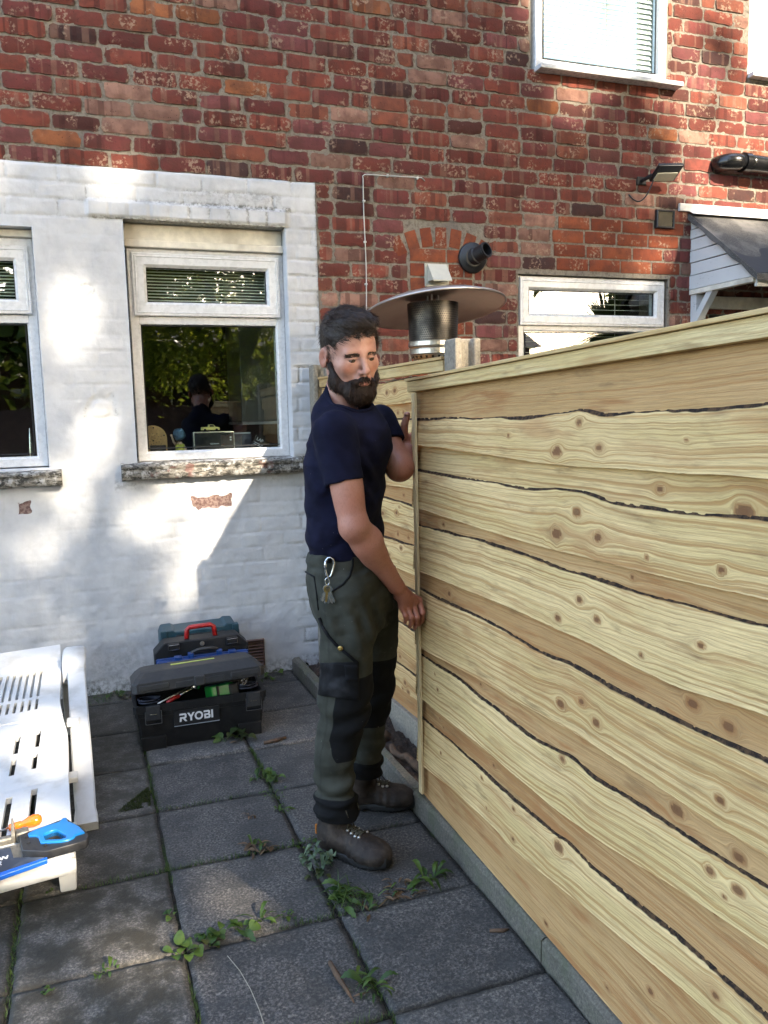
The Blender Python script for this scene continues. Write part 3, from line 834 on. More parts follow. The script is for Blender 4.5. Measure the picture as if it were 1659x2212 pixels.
def board(acc, frame, s0, s1, top, bot, d_top, d_bot, thick, knots=(), tint=0.0, seed=0.0, bark=0.0, ragged=0.0, res=.0065):
    """one sawn board as a fine sheet with thickness; grain flows round the knots"""
    O, D, Nn = frame
    nu = max(8, int((s1 - s0) / res)); s = np.linspace(s0, s1, nu)
    t = np.array(sorted(top)); b = np.array(sorted(bot))
    zt = np.interp(s, t[:, 0], t[:, 1]); zb = np.interp(s, b[:, 0], b[:, 1])
    sv = np.stack([s * 1.0, s * 0 + seed * 7, s * 0], -1)
    ks = np.ones(9) / 9
    zt = np.convolve(np.pad(zt, 4, 'edge'), ks, 'valid'); zb = np.convolve(np.pad(zb, 4, 'edge'), ks, 'valid')
    zt = zt + .0028 * vnoise(sv * 9, 1) + .0008 * vnoise(sv * 50, 2)
    zb = zb + ragged * (.0018 * vnoise(sv * 9, 3) + .0014 * np.clip(vnoise(sv * 75, 4), 0, 1))
    nv = max(6, int((zt - zb).max() / .0058))
    v = np.linspace(0, 1, nv)
    S, Vv = np.meshgrid(s, v, indexing='ij')
    Z = zb[:, None] + Vv * (zt - zb)[:, None]
    mid = Z - (zb + zt)[:, None] / 2
    hz = (zt - zb)[:, None]
    # grain: follows the wavy edge, bends round knots
    g = mid * 1.0 + .25 * ((zb + zt) / 2 - ((zb + zt) / 2).mean())[:, None] * 0 + 0.004 * vnoise(np.stack([S * 3, Z * 8, S * 0 + seed], -1), 5)
    kn = np.zeros_like(S); relief = np.zeros_like(S)
    for (ks_, kz, r) in knots:
        dx, dz = (S - ks_) * .62, Z - kz
        d = np.hypot(dx, dz) * (1 + .16 * vnoise(np.stack([S * 60, Z * 60, S * 0 + ks_], -1), 6))
        g = g - 2.2 * r * r * dz / np.maximum(d * d, (r * .8) ** 2) * np.exp(-(d / (7 * r)) ** 2)
        kk = np.where(d < r, 1.0 - .42 * (d / r) ** 6 * 1.0, .5 * np.exp(-((d - r) / (r * 1.1))))
        kk = np.where(np.abs(d - r * .82) < r * .16, .95, kk) if r > .012 else kk
        kk = np.maximum(kk, .42 * np.exp(-np.abs(dz) / (r * .9)) * np.exp(-np.abs(dx) / (5.5 * r)) * (d > r))
        kn = np.maximum(kn, kk); relief += .0022 * np.exp(-(d / (2.2 * r)) ** 2)
        g = np.where(d < r, d * .8, g)
    bw = (.0088 + .0050 * vnoise(sv * 6, 8) + .0012 * vnoise(sv * 40, 9))[:, None]
    bk = bark * np.clip(1.25 - (zt[:, None] - Z) / np.maximum(bw, .002), 0, 1)
    dep = d_bot + (d_top - d_bot) * Vv + relief + .0009 * vnoise(np.stack([S * 9, Z * 30, S * 0 + seed], -1), 7)
    dep = dep - .006 * np.clip(bk, 0, 1) * bark + bark * np.clip(bk, 0, 1) * .004 * vnoise(np.stack([S * 90, Z * 60, S * 0], -1), 10)
    P = np.array(O) + S[..., None] * np.array(D) + Z[..., None] * np.array([0, 0, 1.0]) + dep[..., None] * np.array(Nn)
    P = P.reshape(-1, 3); n0 = acc['n']
    F = [grid_faces(nu, nv, n0)]
    idx = np.arange(nu * nv).reshape(nu, nv)
    at = dict(grain=g.ravel(), along=S.ravel() + seed * 3, knot=np.clip(kn, 0, 1).ravel(), tint=np.full(S.size, tint), seed=np.full(S.size, seed), bark=bk.ravel())
    Vs = [P]; base = n0 + len(P); A = {k: [a] for k, a in at.items()}
    for line in (idx[0, :], idx[-1, :], idx[:, 0], idx[:, -1]):
        q = P[line] - np.array(Nn) * thick
        Vs.append(q); k = np.arange(len(line) - 1)
        F.append(np.stack([line[k] + n0, line[k + 1] + n0, base + k + 1, base + k], 1)); base += len(line)
        for kk_, a in at.items(): A[kk_].append(a[line] if kk_ != 'bark' else np.maximum(a[line], .0))
    acc['n'] = base; acc['V'] += Vs; acc['F'] += F
    for k in A: acc['A'].setdefault(k, []).extend(A[k])

def acc_new(): return dict(n=0, V=[], F=[], A={})
def acc_build(acc, name, m, parent):
    o = mesh_obj(name, np.concatenate(acc['V']), np.concatenate(acc['F']), m, parent, False, {k: np.concatenate(a) for k, a in acc['A'].items()})
    return o

def wbox(lo, hi, name, parent, axis=1, m='wood_trim', res=.02, seed=0.3, tint=0.0, inv=None, bev=.003):
    """a sawn length of timber: bevelled box carrying the wood attributes"""
    lo, hi = np.array(lo, float), np.array(hi, float)
    o = MB().box(lo, hi, bev=bev).build(name, MT[m])
    me = o.data
    co = np.zeros(len(me.vertices) * 3, np.float32); me.vertices.foreach_get('co', co); co = co.reshape(-1, 3)
    oth = [a for a in range(3) if a != axis]
    vals = dict(grain=(co[:, oth[0]] - lo[oth[0]]) + (co[:, oth[1]] - lo[oth[1]]), along=co[:, axis] + seed * 3, knot=co[:, 0] * 0, tint=co[:, 0] * 0 + tint, seed=co[:, 0] * 0 + seed, bark=co[:, 0] * 0)
    for k, a in vals.items():
        t = me.attributes.new(k, 'FLOAT', 'POINT'); t.data.foreach_set('value', a.astype(np.float32))
    if inv is not None: adopt(o, parent, inv)
    else: o.parent = parent
    return o

rf = np.random.default_rng(21)
PX = 1.030; PY0, PY1 = 0.765, 2.598
panel = empty('lap_fence', (PX, 1.68, 0.08), 'new pale waney-lap fence panel in front, held at its edge by the man', 'fence panel', 'waney lap fence panels')
pinv = Matrix.Translation((-PX, -1.68, -.08))
fr = ((PX, 0, 0), (0, 1, 0), (-1, 0, 0))
acc = acc_new()
# back layer, one board behind each gap
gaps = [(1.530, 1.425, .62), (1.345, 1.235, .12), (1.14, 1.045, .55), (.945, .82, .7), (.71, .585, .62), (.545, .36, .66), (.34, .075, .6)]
backk = [[(1.95, 1.47, .012), (1.10, 1.50, .016)], [(2.38, 1.29, .009), (1.30, 1.29, .010), (1.10, 1.27, .018), (1.15, 1.28, .008)], [(2.35, 1.09, .008), (1.35, 1.1, .007)], [(2.30, .87, .012), (1.18, .89, .016), (1.1, .88, .02)],
         [(2.1, .64, .008), (1.22, .66, .016), (1.09, .65, .017)], [(2.42, .42, .008), (2.38, .40, .009), (2.0, .42, .008), (1.75, .47, .01), (1.25, .52, .012), (1.12, .51, .011)],
         [(2.46, .17, .007), (2.35, .15, .008), (1.93, .12, .010), (1.70, .11, .013), (1.58, .20, .012), (1.45, .12, .011), (1.3, .22, .012)]]
for i, (a, b, tn) in enumerate(gaps):
    backk[i] = [(x_ + rf.normal() * .02, z_, r_ * rf.uniform(.5, .85)) for x_, z_, r_ in backk[i] if rf.random() < .6]
    bend = .0 if i < 2 else .02
    topl = [(PY0, a + (0.03 if i > 3 else 0) + (.040 if i == 0 else .024)), (PY1, a)]
    botl = [(PY0, b + (.022 if i < 6 else 0)), (PY1, b)]
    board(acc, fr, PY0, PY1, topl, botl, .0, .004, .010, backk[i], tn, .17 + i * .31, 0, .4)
tri = [(1.57, 0), (1.652, 1), (1.485, 2)]
fk = [[(1.57, 1.417, .013), (1.654, 1.352, .014), (1.486, 1.368, .013), (2.36, 1.40, .006), (1.9, 1.385, .005), (1.22, 1.39, .006), (1.10, 1.37, .005)],
      [(1.568, 1.213, .014), (1.653, 1.153, .015), (1.483, 1.171, .012), (2.05, 1.19, .005), (1.34, 1.15, .005), (1.25, 1.20, .006), (1.12, 1.16, .008)],
      [(1.56, 1.016, .014), (1.649, .965, .014), (1.485, .983, .011), (2.2, 1.02, .005), (1.30, .95, .006), (1.16, 1.01, .009)],
      [(1.638, .742, .014), (1.55, .78, .012), (1.48, .746, .012), (2.2, .73, .006), (2.0, .75, .005), (1.3, .77, .006), (1.12, .75, .01)],
      [(2.47, .575, .006), (2.36, .53, .007), (2.05, .50, .007), (1.88, .485, .008), (1.63, .60, .012), (1.36, .55, .006), (1.13, .60, .012), (1.09, .57, .008), (1.02, .6, .01)],
      [(2.45, .345, .006), (2.36, .31, .006), (2.08, .36, .009), (2.06, .28, .007), (1.88, .355, .007), (1.86, .27, .009), (1.65, .37, .015), (1.43, .33, .008), (1.10, .36, .012)]]
for i_ in range(6):      # no two boards share their knots exactly; many small ones are left out
    fk[i_] = [(a + rf.normal() * (.004 if r > .010 else .03), b + rf.normal() * .004, r * rf.uniform(.62, .95)) for a, b, r in fk[i_] if r > .0085 or rf.random() < .35]
for i, (t, b) in enumerate(FRONT):
    t = t + [(PY0, t[-1][1])]; b = b + [(PY0, b[-1][1])]
    t = [(PY1, t[0][1])] + t; b = [(PY1, b[0][1])] + b
    board(acc, fr, PY0, PY1, t, b, .011, .021, .012, fk[i], [.16, .10, .05, .18, .0, .08][i], 4.1 + i * .37, 1.0, 1.0)
o = acc_build(acc, 'board_panel', MT['wood'], None); adopt(o, panel, pinv)
wbox((PX - .026, PY0, 1.520), (PX - .0005, PY1 + .012, 1.556), 'top_rail', panel, 1, inv=pinv, seed=.9)
wbox((PX - .034, PY0 - .005, 1.557), (PX + .03, PY1 + .016, 1.566), 'capping', panel, 1, inv=pinv, seed=2.2, tint=.25, bev=.0015)
wbox((PX - .0300, 2.534, .098), (PX - .0212, 2.560, 1.516), 'edge_batten', panel, 2, m='wood_pale', inv=pinv, seed=1.4, bev=.0012)
wbox((PX + .001, 2.555, .085), (PX + .03, 2.598, 1.52), 'edge_frame', panel, 2, inv=pinv, seed=1.9)
wbox((PX + .001, PY0, .085), (PX + .03, PY0 + .045, 1.52), 'edge_frame', panel, 2, inv=pinv, seed=2.9)

def rise(o, k=.0225):
    co = np.empty(len(o.data.vertices) * 3); o.data.vertices.foreach_get('co', co); co = co.reshape(-1, 3)
    co[:, 2] += k * ((PY1 - 1.68) - co[:, 1]); o.data.vertices.foreach_set('co', co.ravel()); o.data.update()
for ch in panel.children:
    if ch.name.split('.')[0] in ('top_rail', 'capping'): rise(ch)
# the second panel, already between its posts and running back to the house
A0, A1 = np.array([1.222, 2.74, 0]), np.array([1.160, 4.27, 0])
D = (A1 - A0) / np.linalg.norm(A1 - A0); Nn = np.array([-D[1], D[0], 0]); LB = np.linalg.norm(A1 - A0)
panel2 = empty('lap_fence', tuple(A0 * .5 + A1 * .5), 'waney-lap fence panel fixed between concrete posts behind the man', 'fence panel', 'waney lap fence panels')
p2inv = Matrix.Translation(tuple(-(A0 * .5 + A1 * .5)))
acc = acc_new(); fr2 = (tuple(A0), tuple(D), tuple(Nn))
z = .16; k = 0
while z < 1.55:
    hb_ = .082
    ztop = min(z + hb_ + .02, 1.60)
    # back board
    board(acc, fr2, 0, LB, [(0, ztop), (LB, ztop)], [(0, z - .02), (LB, z - .02)], .0, .003, .010, [(rf.uniform(.1, 1.4), z + .04, .008) for _ in range(3)], rf.uniform(.4, .8), 9 + k * .41, 0, .4, .010)
    z2 = z + .078
    zt = min(z2 + rf.uniform(.105, .13), 1.60)
    pts = [(LB * q, zt + rf.normal() * .006) for q in np.linspace(0, 1, 6)]; ptb = [(LB * q, z2 + rf.normal() * .006) for q in np.linspace(0, 1, 6)]
    board(acc, fr2, 0, LB, pts, ptb, .011, .017, .011, [(rf.uniform(.1, 1.4), (z2 + zt) / 2 + rf.normal() * .02, rf.uniform(.006, .012)) for _ in range(6)], rf.uniform(0, .3), 14 + k * .53, 1.0, 1.0, .010)
    z = zt - .012; k += 1
o = acc_build(acc, 'board_panel', MT['wood'], None); adopt(o, panel2, p2inv)
def slantbox(s0, s1, z0, z1, d0, d1, name, parent, inv, m='wood_trim', seed=.5, tint=0., bev=.003):
    o = wbox((s0, d0, z0), (s1, d1, z1), name, None, 0, m, seed=seed, tint=tint, bev=bev)
    T = Matrix(((D[0], Nn[0], 0, A0[0]), (D[1], Nn[1], 0, A0[1]), (0, 0, 1, 0), (0, 0, 0, 1)))
    o.data.transform(T); fix_normals(o)
    return adopt(o, parent, inv)
slantbox(0, LB, 1.600, 1.640, -.002, .026, 'top_rail', panel2, p2inv, seed=3.1)
slantbox(-.004, LB, 1.641, 1.652, -.03, .034, 'capping', panel2, p2inv, seed=3.7, tint=.3, bev=.0015)

def post(loc, w, d, h, label, m='concrete'):
    t = empty('fence_post', loc, label, 'fence post', 'concrete fence posts')
    mb = MB()
    a, b = w / 2, d / 2
    # H-section with slots, weathered top
    out = [(-a, -b), (a, -b), (a, -.024), (a - .028, -.02), (a - .028, .02), (a, .024), (a, b), (-a, b), (-a, .024), (-a + .028, .02), (-a + .028, -.02), (-a, -.024)]
    q = [(y, x) for x, y in out][::-1]
    mb.prism(q, (0, 0, 0), (1, 0, 0), (0, 1, 0), (0, 0, 1), -.1, h)
    o = mb.build('shaft', MT[m], t, bevel=.006)
    return t
post((1.243, 2.672, 0), .10, .10, 1.708, 'square topped concrete post where the two new panels meet')
post((1.155, 4.325, 0), .10, .10, 1.722, 'grey stained concrete post against the house wall')

# concrete gravel board under the second panel, kerb along the paving
gb = MB(); gb.box((0, -.012, -.05), (LB, .022, .150), bev=.005)
o = gb.build('gravel_board', MT['concrete'])
o.data.transform(Matrix(((D[0], Nn[0], 0, A0[0]), (D[1], Nn[1], 0, A0[1]), (0, 0, 1, 0), (0, 0, 0, 1)))); fix_normals(o)
tag(o, 'concrete gravel board under the fixed fence panel behind the man', 'gravel board')
KX = lambda y: 1.012 - max(0, y - 2.3) * .026
for i, (a, b, lab) in enumerate(((0.3, 1.722, 'mossy concrete edging kerb under the near half of the front panel'), (1.728, 2.63, 'mossy concrete edging kerb under the far half of the front panel, by the boot'), (2.636, 3.53, 'mossy concrete edging kerb behind the boots beside the open trench'), (3.536, 4.405, 'mossy concrete edging kerb running up to the house wall'))):
    mb = MB()
    n = 40
    ys = np.linspace(a, b, n)
    V = []
    for y in ys:
        x = KX(y); j = lambda s_: .003 * float(fbm(np.array([[y * 22, s_, 0]]), 3, 2)[0])
        V += [(x + j(1), y, -.06), (x + j(2), y, .060 + j(3)), (x + .010, y, .072 + j(4)), (x + .040, y, .073 + j(5)), (x + .050, y, .06), (x + .05, y, -.06)]
    F = [list(r) for r in grid_faces(n, 6)] + [list(range(6)), list(range(6 * (n - 1), 6 * n))[::-1]]
    o = mesh_obj('edging_kerb', V, F, MT['kerb']); fix_normals(o)
    tag(o, lab, 'kerb', 'concrete edging kerbs')

# ------------------------------------------------------------------ ground and paving
def plane(name, x0, x1, y0, y1, z, m):
    return tag(MB().add([[x0, y0, z], [x1, y0, z], [x1, y1, z], [x0, y1, z]], [(0, 1, 2, 3)]).build(name, MT[m]), kind='structure')
plane('ground', -120, 120, -160, 60, -.12, 'distant')
plane('joint_bed', -2.6, 1.03, -1.5, 4.43, -.014, 'soil')
plane('neighbour_yard', 1.36, 7.0, -3.0, 4.43, -.02, 'distant')
# rough earth in the trench between kerb and gravel board
nx, ny = 18, 110
xs = np.linspace(1.036, 1.34, nx); ys = np.linspace(.4, 4.42, ny)
X, Y = np.meshgrid(xs, ys, indexing='ij')
P = np.stack([X, Y, X * 0], -1)
Z = .030 + .030 * fbm(P * 14, 3, 3) + .012 * fbm(P * 60, 8, 2)
tag(mesh_obj('earth', np.stack([X, Y, Z], -1).reshape(-1, 3), grid_faces(nx, ny), MT['earth'], None, True), kind='structure')
# slabs: one sheet of laid stones, each slightly off level
S = 0.440
sv, sf, sa = [], [], {k: [] for k in ('seed', 'algae', 'edge', 'warm')}
n0 = 0
rs = np.random.default_rng(5)
for i in range(-6, 3):
    for j in range(-4, 7):
        n = 26
        g = .0055
        u = np.linspace(0, 1, n); u = np.concatenate([[0], u, [1]])
        U, Vv = np.meshgrid(u, u, indexing='ij')
        sk = np.zeros_like(U); sk[0] = sk[-1] = 1; sk[:, 0] = sk[:, -1] = 1
        ed = np.minimum(np.minimum(U, 1 - U), np.minimum(Vv, 1 - Vv)) * S
        x = .11 + i * S + g + U * (S - 2 * g); y = 1.693 + j * S * .965 + g + Vv * (S * .965 - 2 * g)
        x = x - .022 * (y - 2.5) * 1.0 + .011
        if i == 1: x = np.minimum(x, 1.008 - np.maximum(0, y - 2.3) * .026)
        if i >= 2: continue
        y = np.minimum(y, 4.415)
        P = np.stack([x, y, x * 0], -1)
        jit = .0030 * vnoise(P * 28, 2) * (ed < .002)
        a, b, c = rs.normal(0, .0018), rs.normal(0, .0022), rs.normal(0, .0022)
        z = a + b * (U - .5) + c * (Vv - .5) + .0011 * fbm(P * 18, 4, 2) - .004 * np.clip(1 - ed / .008, 0, 1) ** 2
        z = np.where(sk > 0, -.03, z)
        V = np.stack([x + jit, y + jit * .7, z], -1).reshape(-1, 3)
        F = grid_faces(n + 2, n + 2, n0)
        sv.append(V); sf.append(F); n0 += len(V)
        left = np.clip((.14 - x) / .06, 0, 1)
        alg = left * (.85 + .55 * np.clip(fbm(P * 1.7, 9, 2) + .35 * (1.7 - np.abs(y - 2.2)), -.4, 1))
        alg = alg + .5 * np.clip(1 - (4.40 - y) / .15, 0, 1)
        sa['seed'].append(np.full(U.size, rs.uniform())); sa['algae'].append(np.clip(alg, 0, 1).ravel())
        sa['edge'].append((np.clip(1 - ed / .011, 0, 1) * (.6 + .5 * vnoise(P * 30, 6))).clip(0, 1).ravel())
        sa['warm'].append((left * .8 + .0 * x).ravel())
tag(mesh_obj('patio', np.concatenate(sv), np.concatenate(sf), MT['slab'], None, True, {k: np.concatenate(v) for k, v in sa.items()}), kind='structure')

# ------------------------------------------------------------------ things fixed to the wall
class Thing:
    def __init__(s, name, base, label, cat, group=None):
        s.root = empty(name, base, label, cat, group); s.inv = Matrix.Translation((-base[0], -base[1], -base[2]))
    def put(s, mb, name, mat, parent=None, smooth=False, bevel=0.0, label=None):
        o = mb.build(name, MT[mat] if isinstance(mat, str) else mat, None, smooth, bevel, label)
        return adopt(o, parent or s.root, s.inv)
    def own(s, o, parent=None): return adopt(o, parent or s.root, s.inv)

MT['black_plastic'] = simple('black_plastic', (0.009, 0.0095, 0.0105), 0.42, 0.2, 60, 0.1)
MT['dark_metal'] = simple('black_metal', (0.009, 0.0095, 0.0105), 0.45, 0.2, 40, 0.05)
MT['pipe_black'] = simple('black_soil_pipe', (0.008, 0.008, 0.0085), 0.22, 0.2, 12, 0.04)
MT['vent_cream'] = simple('cream_plastic', (0.45, 0.43, 0.35), 0.4, 0.05, 20, 0.05)
MT['vent_brown'] = simple('bronze_plastic', (0.12, 0.10, 0.066), 0.4, 0.1, 20, 0.05)
MT['cable_white'] = simple('white_cable', (0.52, 0.51, 0.46), 0.5)
MT['lamp_lens'] = simple('pale_lamp_lens', (0.62, 0.58, 0.44), 0.25, 0.05, 20, 0.02)
MT['steel'] = simple('brushed_steel', (0.50, 0.48, 0.44), 0.32, 0.12, 60, 0.08, metal=1.0)
MT['chrome'] = simple('chrome', (0.62, 0.62, 0.62), 0.16, 0.05, 60, 0.02, metal=1.0)
MT['hood_metal'] = simple('satin_aluminium', (0.36, 0.34, 0.33), 0.40, 0.08, 15, 0.05, metal=0.85)

# extract vent with a square sloping cowl
t = Thing('extractor_cowl', (1.897, WY, 2.175), 'cream plastic wall vent with a sloping cowl, above the heater hood', 'wall vent')
mb = MB(); mb.box((1.822, WY - .012, 2.172), (1.972, WY + .02, 2.304), bev=.004)
t.put(mb, 'back_plate', 'vent_cream')
mb = MB()
mb.add([[1.838, WY - .013, 2.298], [1.955, WY - .013, 2.298], [1.838, WY - .022, 2.292], [1.955, WY - .022, 2.292], [1.838, WY - .095, 2.200], [1.955, WY - .095, 2.200], [1.838, WY - .012, 2.200], [1.955, WY - .012, 2.200], [1.838, WY - .095, 2.192], [1.955, WY - .095, 2.192]],
       [(0, 1, 3, 2), (2, 3, 5, 4), (0, 2, 4, 6), (1, 7, 5, 3), (4, 5, 9, 8)])
t.put(mb, 'cowl', 'vent_cream')
for sx in (1.830, 1.964):
    for sz in (2.180, 2.296):
        t.put(MB().lathe([(0, -.004), (.006, -.004), (.006, .0)], 10, (sx, WY - .013, sz), rx(math.radians(90)) * 1), 'screw', 'black_plastic')
# boiler flue: round collar and a short angled terminal
t = Thing('boiler_flue', (2.125, WY, 2.345), 'black round boiler flue with an angled terminal, right of the cream vent', 'flue')
Rw = np.array([[1, 0, 0], [0, 0, -1], [0, 1, 0]])          # local z -> -Y
t.put(MB().lathe([(.0, .0), (.088, 0), (.089, .010), (.082, .020), (.068, .022), (.058, .034), (.050, .036), (.0, .036)], 40, (2.125, WY - .002, 2.345), Rw), 'collar', 'dark_metal', smooth=True, bevel=0)
d = np.array([.45, -1, .32]); d /= np.linalg.norm(d); r_, f_, u_ = axes(d, (0, 0, 1))
t.put(MB().lathe([(.05, 0), (.05, .03), (.044, .035), (.044, .095), (.046, .097), (.046, .108), (.036, .108), (.036, .05), (0, .05)], 32, (2.125, WY - .02, 2.345), np.stack([r_, u_, f_], 1)), 'terminal', 'dark_metal', smooth=False)
# louvred square vent
t = Thing('louvre_vent', (3.478, WY, 2.58), 'small bronze square louvre vent beside the porch roof', 'wall vent')
mb = MB(); ring(mb, 3.410, 3.548, 2.580, 2.692, .012, WY - .028, WY + .01, .003)
t.put(mb, 'frame', 'black_plastic')
for k in range(3):
    z0 = 2.592 + k * .030
    mb = MB(); mb.box((3.423, WY - .020, z0), (3.535, WY - .016, z0 + .029), rot=rx(math.radians(12)), piv=(0, WY - .018, z0 + .029))
    t.put(mb, 'flap', 'vent_brown')
mb = MB(); mb.box((3.421, WY - .006, 2.590), (3.537, WY + .01, 2.682)); t.put(mb, 'duct', 'black_plastic')
# LED floodlight on a bracket with its lead
t = Thing('floodlight', (3.30, WY, 2.80), 'slim black LED floodlight tilted upward on a wall bracket with looping lead', 'floodlight')
c0 = np.array([3.395, WY - .125, 2.885])
Rf = rz(math.radians(-8)) @ rx(math.radians(-28)) @ ry(math.radians(-4))
def fl(lo, hi, **k): return MB().box(np.array(lo) + c0, np.array(hi) + c0, rot=Rf, piv=c0, **k)
t.put(fl((-.085, -.065, -.010), (.085, .065, .012), bev=.006), 'housing', 'black_plastic')
t.put(fl((-.070, -.012, -.016), (.070, .054, -.0105), bev=.002), 'lens', 'lamp_lens')
mb = MB()
for k in range(9): mb.box(np.array((-.075 + k * .018, -.06, .012)) + c0, np.array((-.070 + k * .018, .06, .020)) + c0, rot=Rf, piv=c0)
t.put(mb, 'cooling_fins', 'black_plastic')
mb = MB(); mb.tube([[3.30, WY + .01, 2.862], [3.30, WY - .05, 2.862], [3.315, WY - .09, 2.872]], .012, 8); mb.box((3.27, WY - .012, 2.835), (3.335, WY + .01, 2.885), bev=.003)
t.put(mb, 'bracket', 'dark_metal')
a = np.linspace(0, 1, 14)
t.put(MB().tube([[3.335 - .02 * math.sin(q * 3.14) - .13 * q * q, WY - .085 + .075 * q, 2.855 - .14 * math.sin(q * 2.15) + .035 * q ** 3] for q in a], .0045, 7), 'lead', 'black_plastic', smooth=True)
# thin white cable clipped up the brickwork
t = Thing('white_cable', (1.455, WY, 2.0), 'thin white cable clipped up the bricks and turning right into a hole', 'cable')
pts = [[1.462 + .003 * math.sin(z_ * 9), WY - .012, z_] for z_ in np.linspace(1.6, 2.745, 24)] + [[1.458, WY - .013, 2.757], [1.470, WY - .013, 2.766]] + [[1.47 + q * .34, WY - .013, 2.767 + .006 * q] for q in np.linspace(.1, 1, 10)] + [[1.825, WY - .012, 2.762], [1.842, WY + .005, 2.757]]
t.put(MB().tube(pts, .0030, 7), 'cable', 'cable_white', smooth=True)
for q in (1.9, 2.17, 2.40, 2.62): t.put(MB().box((1.455, WY - .017, q), (1.470, WY - .004, q + .010), bev=.002), 'clip', 'cable_white')
for q in (1.60, 1.78): t.put(MB().box((q, WY - .018, 2.762), (q + .010, WY - .004, 2.777), bev=.002), 'clip', 'cable_white')
# black waste pipe leaving the wall
t = Thing('waste_pipe', (3.90, WY, 3.0), 'fat glossy black waste pipe elbowing out of the bricks above the porch', 'pipe')
el = [[3.885, WY + .03, 3.000], [3.885, WY - .02, 3.000]] + [[3.885 + .075 * (1 - math.cos(q)), WY - .02 - .075 * math.sin(q), 3.000] for q in np.linspace(.15, 1.57, 9)] + [[4.02, WY - .095, 3.001]]
t.put(MB().tube(el, .052, 26), 'elbow', 'pipe_black', smooth=True)
t.put(MB().tube([[4.005, WY - .095, 3.0], [4.006, WY - .095, 3.0], [4.05, WY - .095, 3.0], [4.051, WY - .095, 3.0]], [.052, .061, .061, .05], 26), 'socket', 'pipe_black', smooth=False)
pr = []
for k in range(40): pr += [[4.05 + k * .03, WY - .095, 3.0 - k * .0006]]
t.put(MB().tube(pr, [.0525 + (.0012 if k % 5 == 2 else 0) for k in range(40)], 26), 'pipe', 'pipe_black', smooth=True)
# plastic vent low on the white wall
MT['brown_vent'] = simple('brown_plastic', (0.10, 0.055, 0.04), 0.5, 0.15, 30, 0.1)
t = Thing('air_brick', (.72, WY, .07), 'brown slotted air brick low on the white wall behind the cases', 'air brick')
mb = MB(); ring(mb, .60, .800, .050, .205, .010, WY - .022, WY + .01, .003); t.put(mb, 'frame', 'brown_vent')
mb = MB()
for k in range(8): mb.box((.609, WY - .018, .062 + k * .0175), (.791, WY - .002, .068 + k * .0175), rot=rx(math.radians(35)), piv=(0, WY - .01, .065 + k * .0175))
t.put(mb, 'louvre', 'brown_vent')

# ------------------------------------------------------------------ porch canopy
N = NT('mineral_roof_felt'); p = N.obj()
n1 = N.noise(p, 170, 3, 0.75); n2 = N.noise(p, 7, 3)
N.fin(N.mix(N.step(n2, .45, .7), N.ramp(n1, [(.3, (.02, .02, .020)), (.55, (.085, .08, .074)), (.8, (.20, .185, .16))]), (.14, .13, .12)), .9, N.bump(n1, .6, .004))
MT['felt'] = N.mat
MT['felt_edge'] = simple('bitumen_edge', (.02, .02, .022), .6, .3, 30, .4)
N = NT('weathered_cladding'); p = N.obj()
n1 = N.noise(N.mapv(p, (1, 3, 22)), 9, 5, .7); n2 = N.noise(p, 8, 3)
q = N.math('MULTIPLY', N.step(n1, .60, .68), N.step(n2, .50, .60))
N.fin(N.mix(q, N.mix(n2, (.62, .62, .61), (.54, .54, .54)), (.06, .055, .05)), .5, N.bump(n1, .4, .004))
MT['cladding'] = N.mat
t = Thing('porch_canopy', (4.3, WY, 2.2), 'white timber porch canopy with boarded gable end and grey felt roof', 'canopy')
GX = 3.69
apex, eave, root_ = np.array([WY, 2.665]), np.array([3.86, 2.215]), np.array([WY, 2.205])
zs = [2.205, 2.295, 2.375, 2.450, 2.525, 2.585, 2.66]
def ygab(z_): return WY + (z_ - 2.665) / .45 * (WY - 3.845)
for k in range(len(zs) - 1):
    a, b = zs[k], zs[k + 1] - .004
    sl = .018 * (1 if k else 0)
    p2 = [(WY, a), (max(ygab(a) , 3.85), a + .004 * (k > 0)), (ygab(b), b), (WY, b)]
    t.put(MB().prism(p2, (0, 0, 0), (0, 1, 0), (0, 0, 1), (1, 0, 0), GX + (.003 if k % 2 else 0), GX + .018), 'gable_board', 'cladding', bevel=.0015)
nrm = np.array([0, -.45, .575]); nrm /= np.linalg.norm(nrm)
def slope(y0, z0, y1, z1, x0, x1, th, name, m, bev=.0):
    v = []
    for (y, z_) in ((y0, z0), (y1, z1)):
        for x in (x0, x1): v += [[x, y, z_], [x, y + nrm[1] * th, z_ + nrm[2] * th]]
    return t.put(MB().add(v, [(0, 1, 3, 2), (4, 6, 7, 5), (0, 4, 5, 1), (2, 3, 7, 6), (1, 5, 7, 3), (0, 2, 6, 4)]), name, m, bevel=bev)
slope(WY, 2.672, 3.825, 2.206, GX - .02, 5.3, .014, 'roof_deck', 'felt_edge')
mbf = MB()
nx, ny = 60, 30
xx = np.linspace(GX - .028, 5.3, nx); yy = np.linspace(0, 1, ny)
V = []
for x in xx:
    for q in yy:
        y = WY + (3.808 - WY) * q; z_ = 2.690 + (2.208 - 2.690) * q + .004 * float(vnoise(np.array([[x * 5, y * 6, 0]]), 3)[0])
        V.append([x, y, z_])
F = [list(r) for r in grid_faces(nx, ny)]
b0 = len(V)
for x in xx: V.append([x, 3.808, 2.172])
F += [[(i) * ny + ny - 1, (i + 1) * ny + ny - 1, b0 + i + 1, b0 + i] for i in range(nx - 1)]
b1 = len(V)
for q in yy: V.append([GX - .030, WY + (3.808 - WY) * q, 2.690 + (2.208 - 2.690) * q - .034 - .006 * math.sin(q * 22)])
Fe = [[j, j + 1, b1 + j + 1, b1 + j] for j in range(ny - 1)]
mbf.add(V, F, 0).m; mbf.f += Fe; mbf.m += [1] * len(Fe)
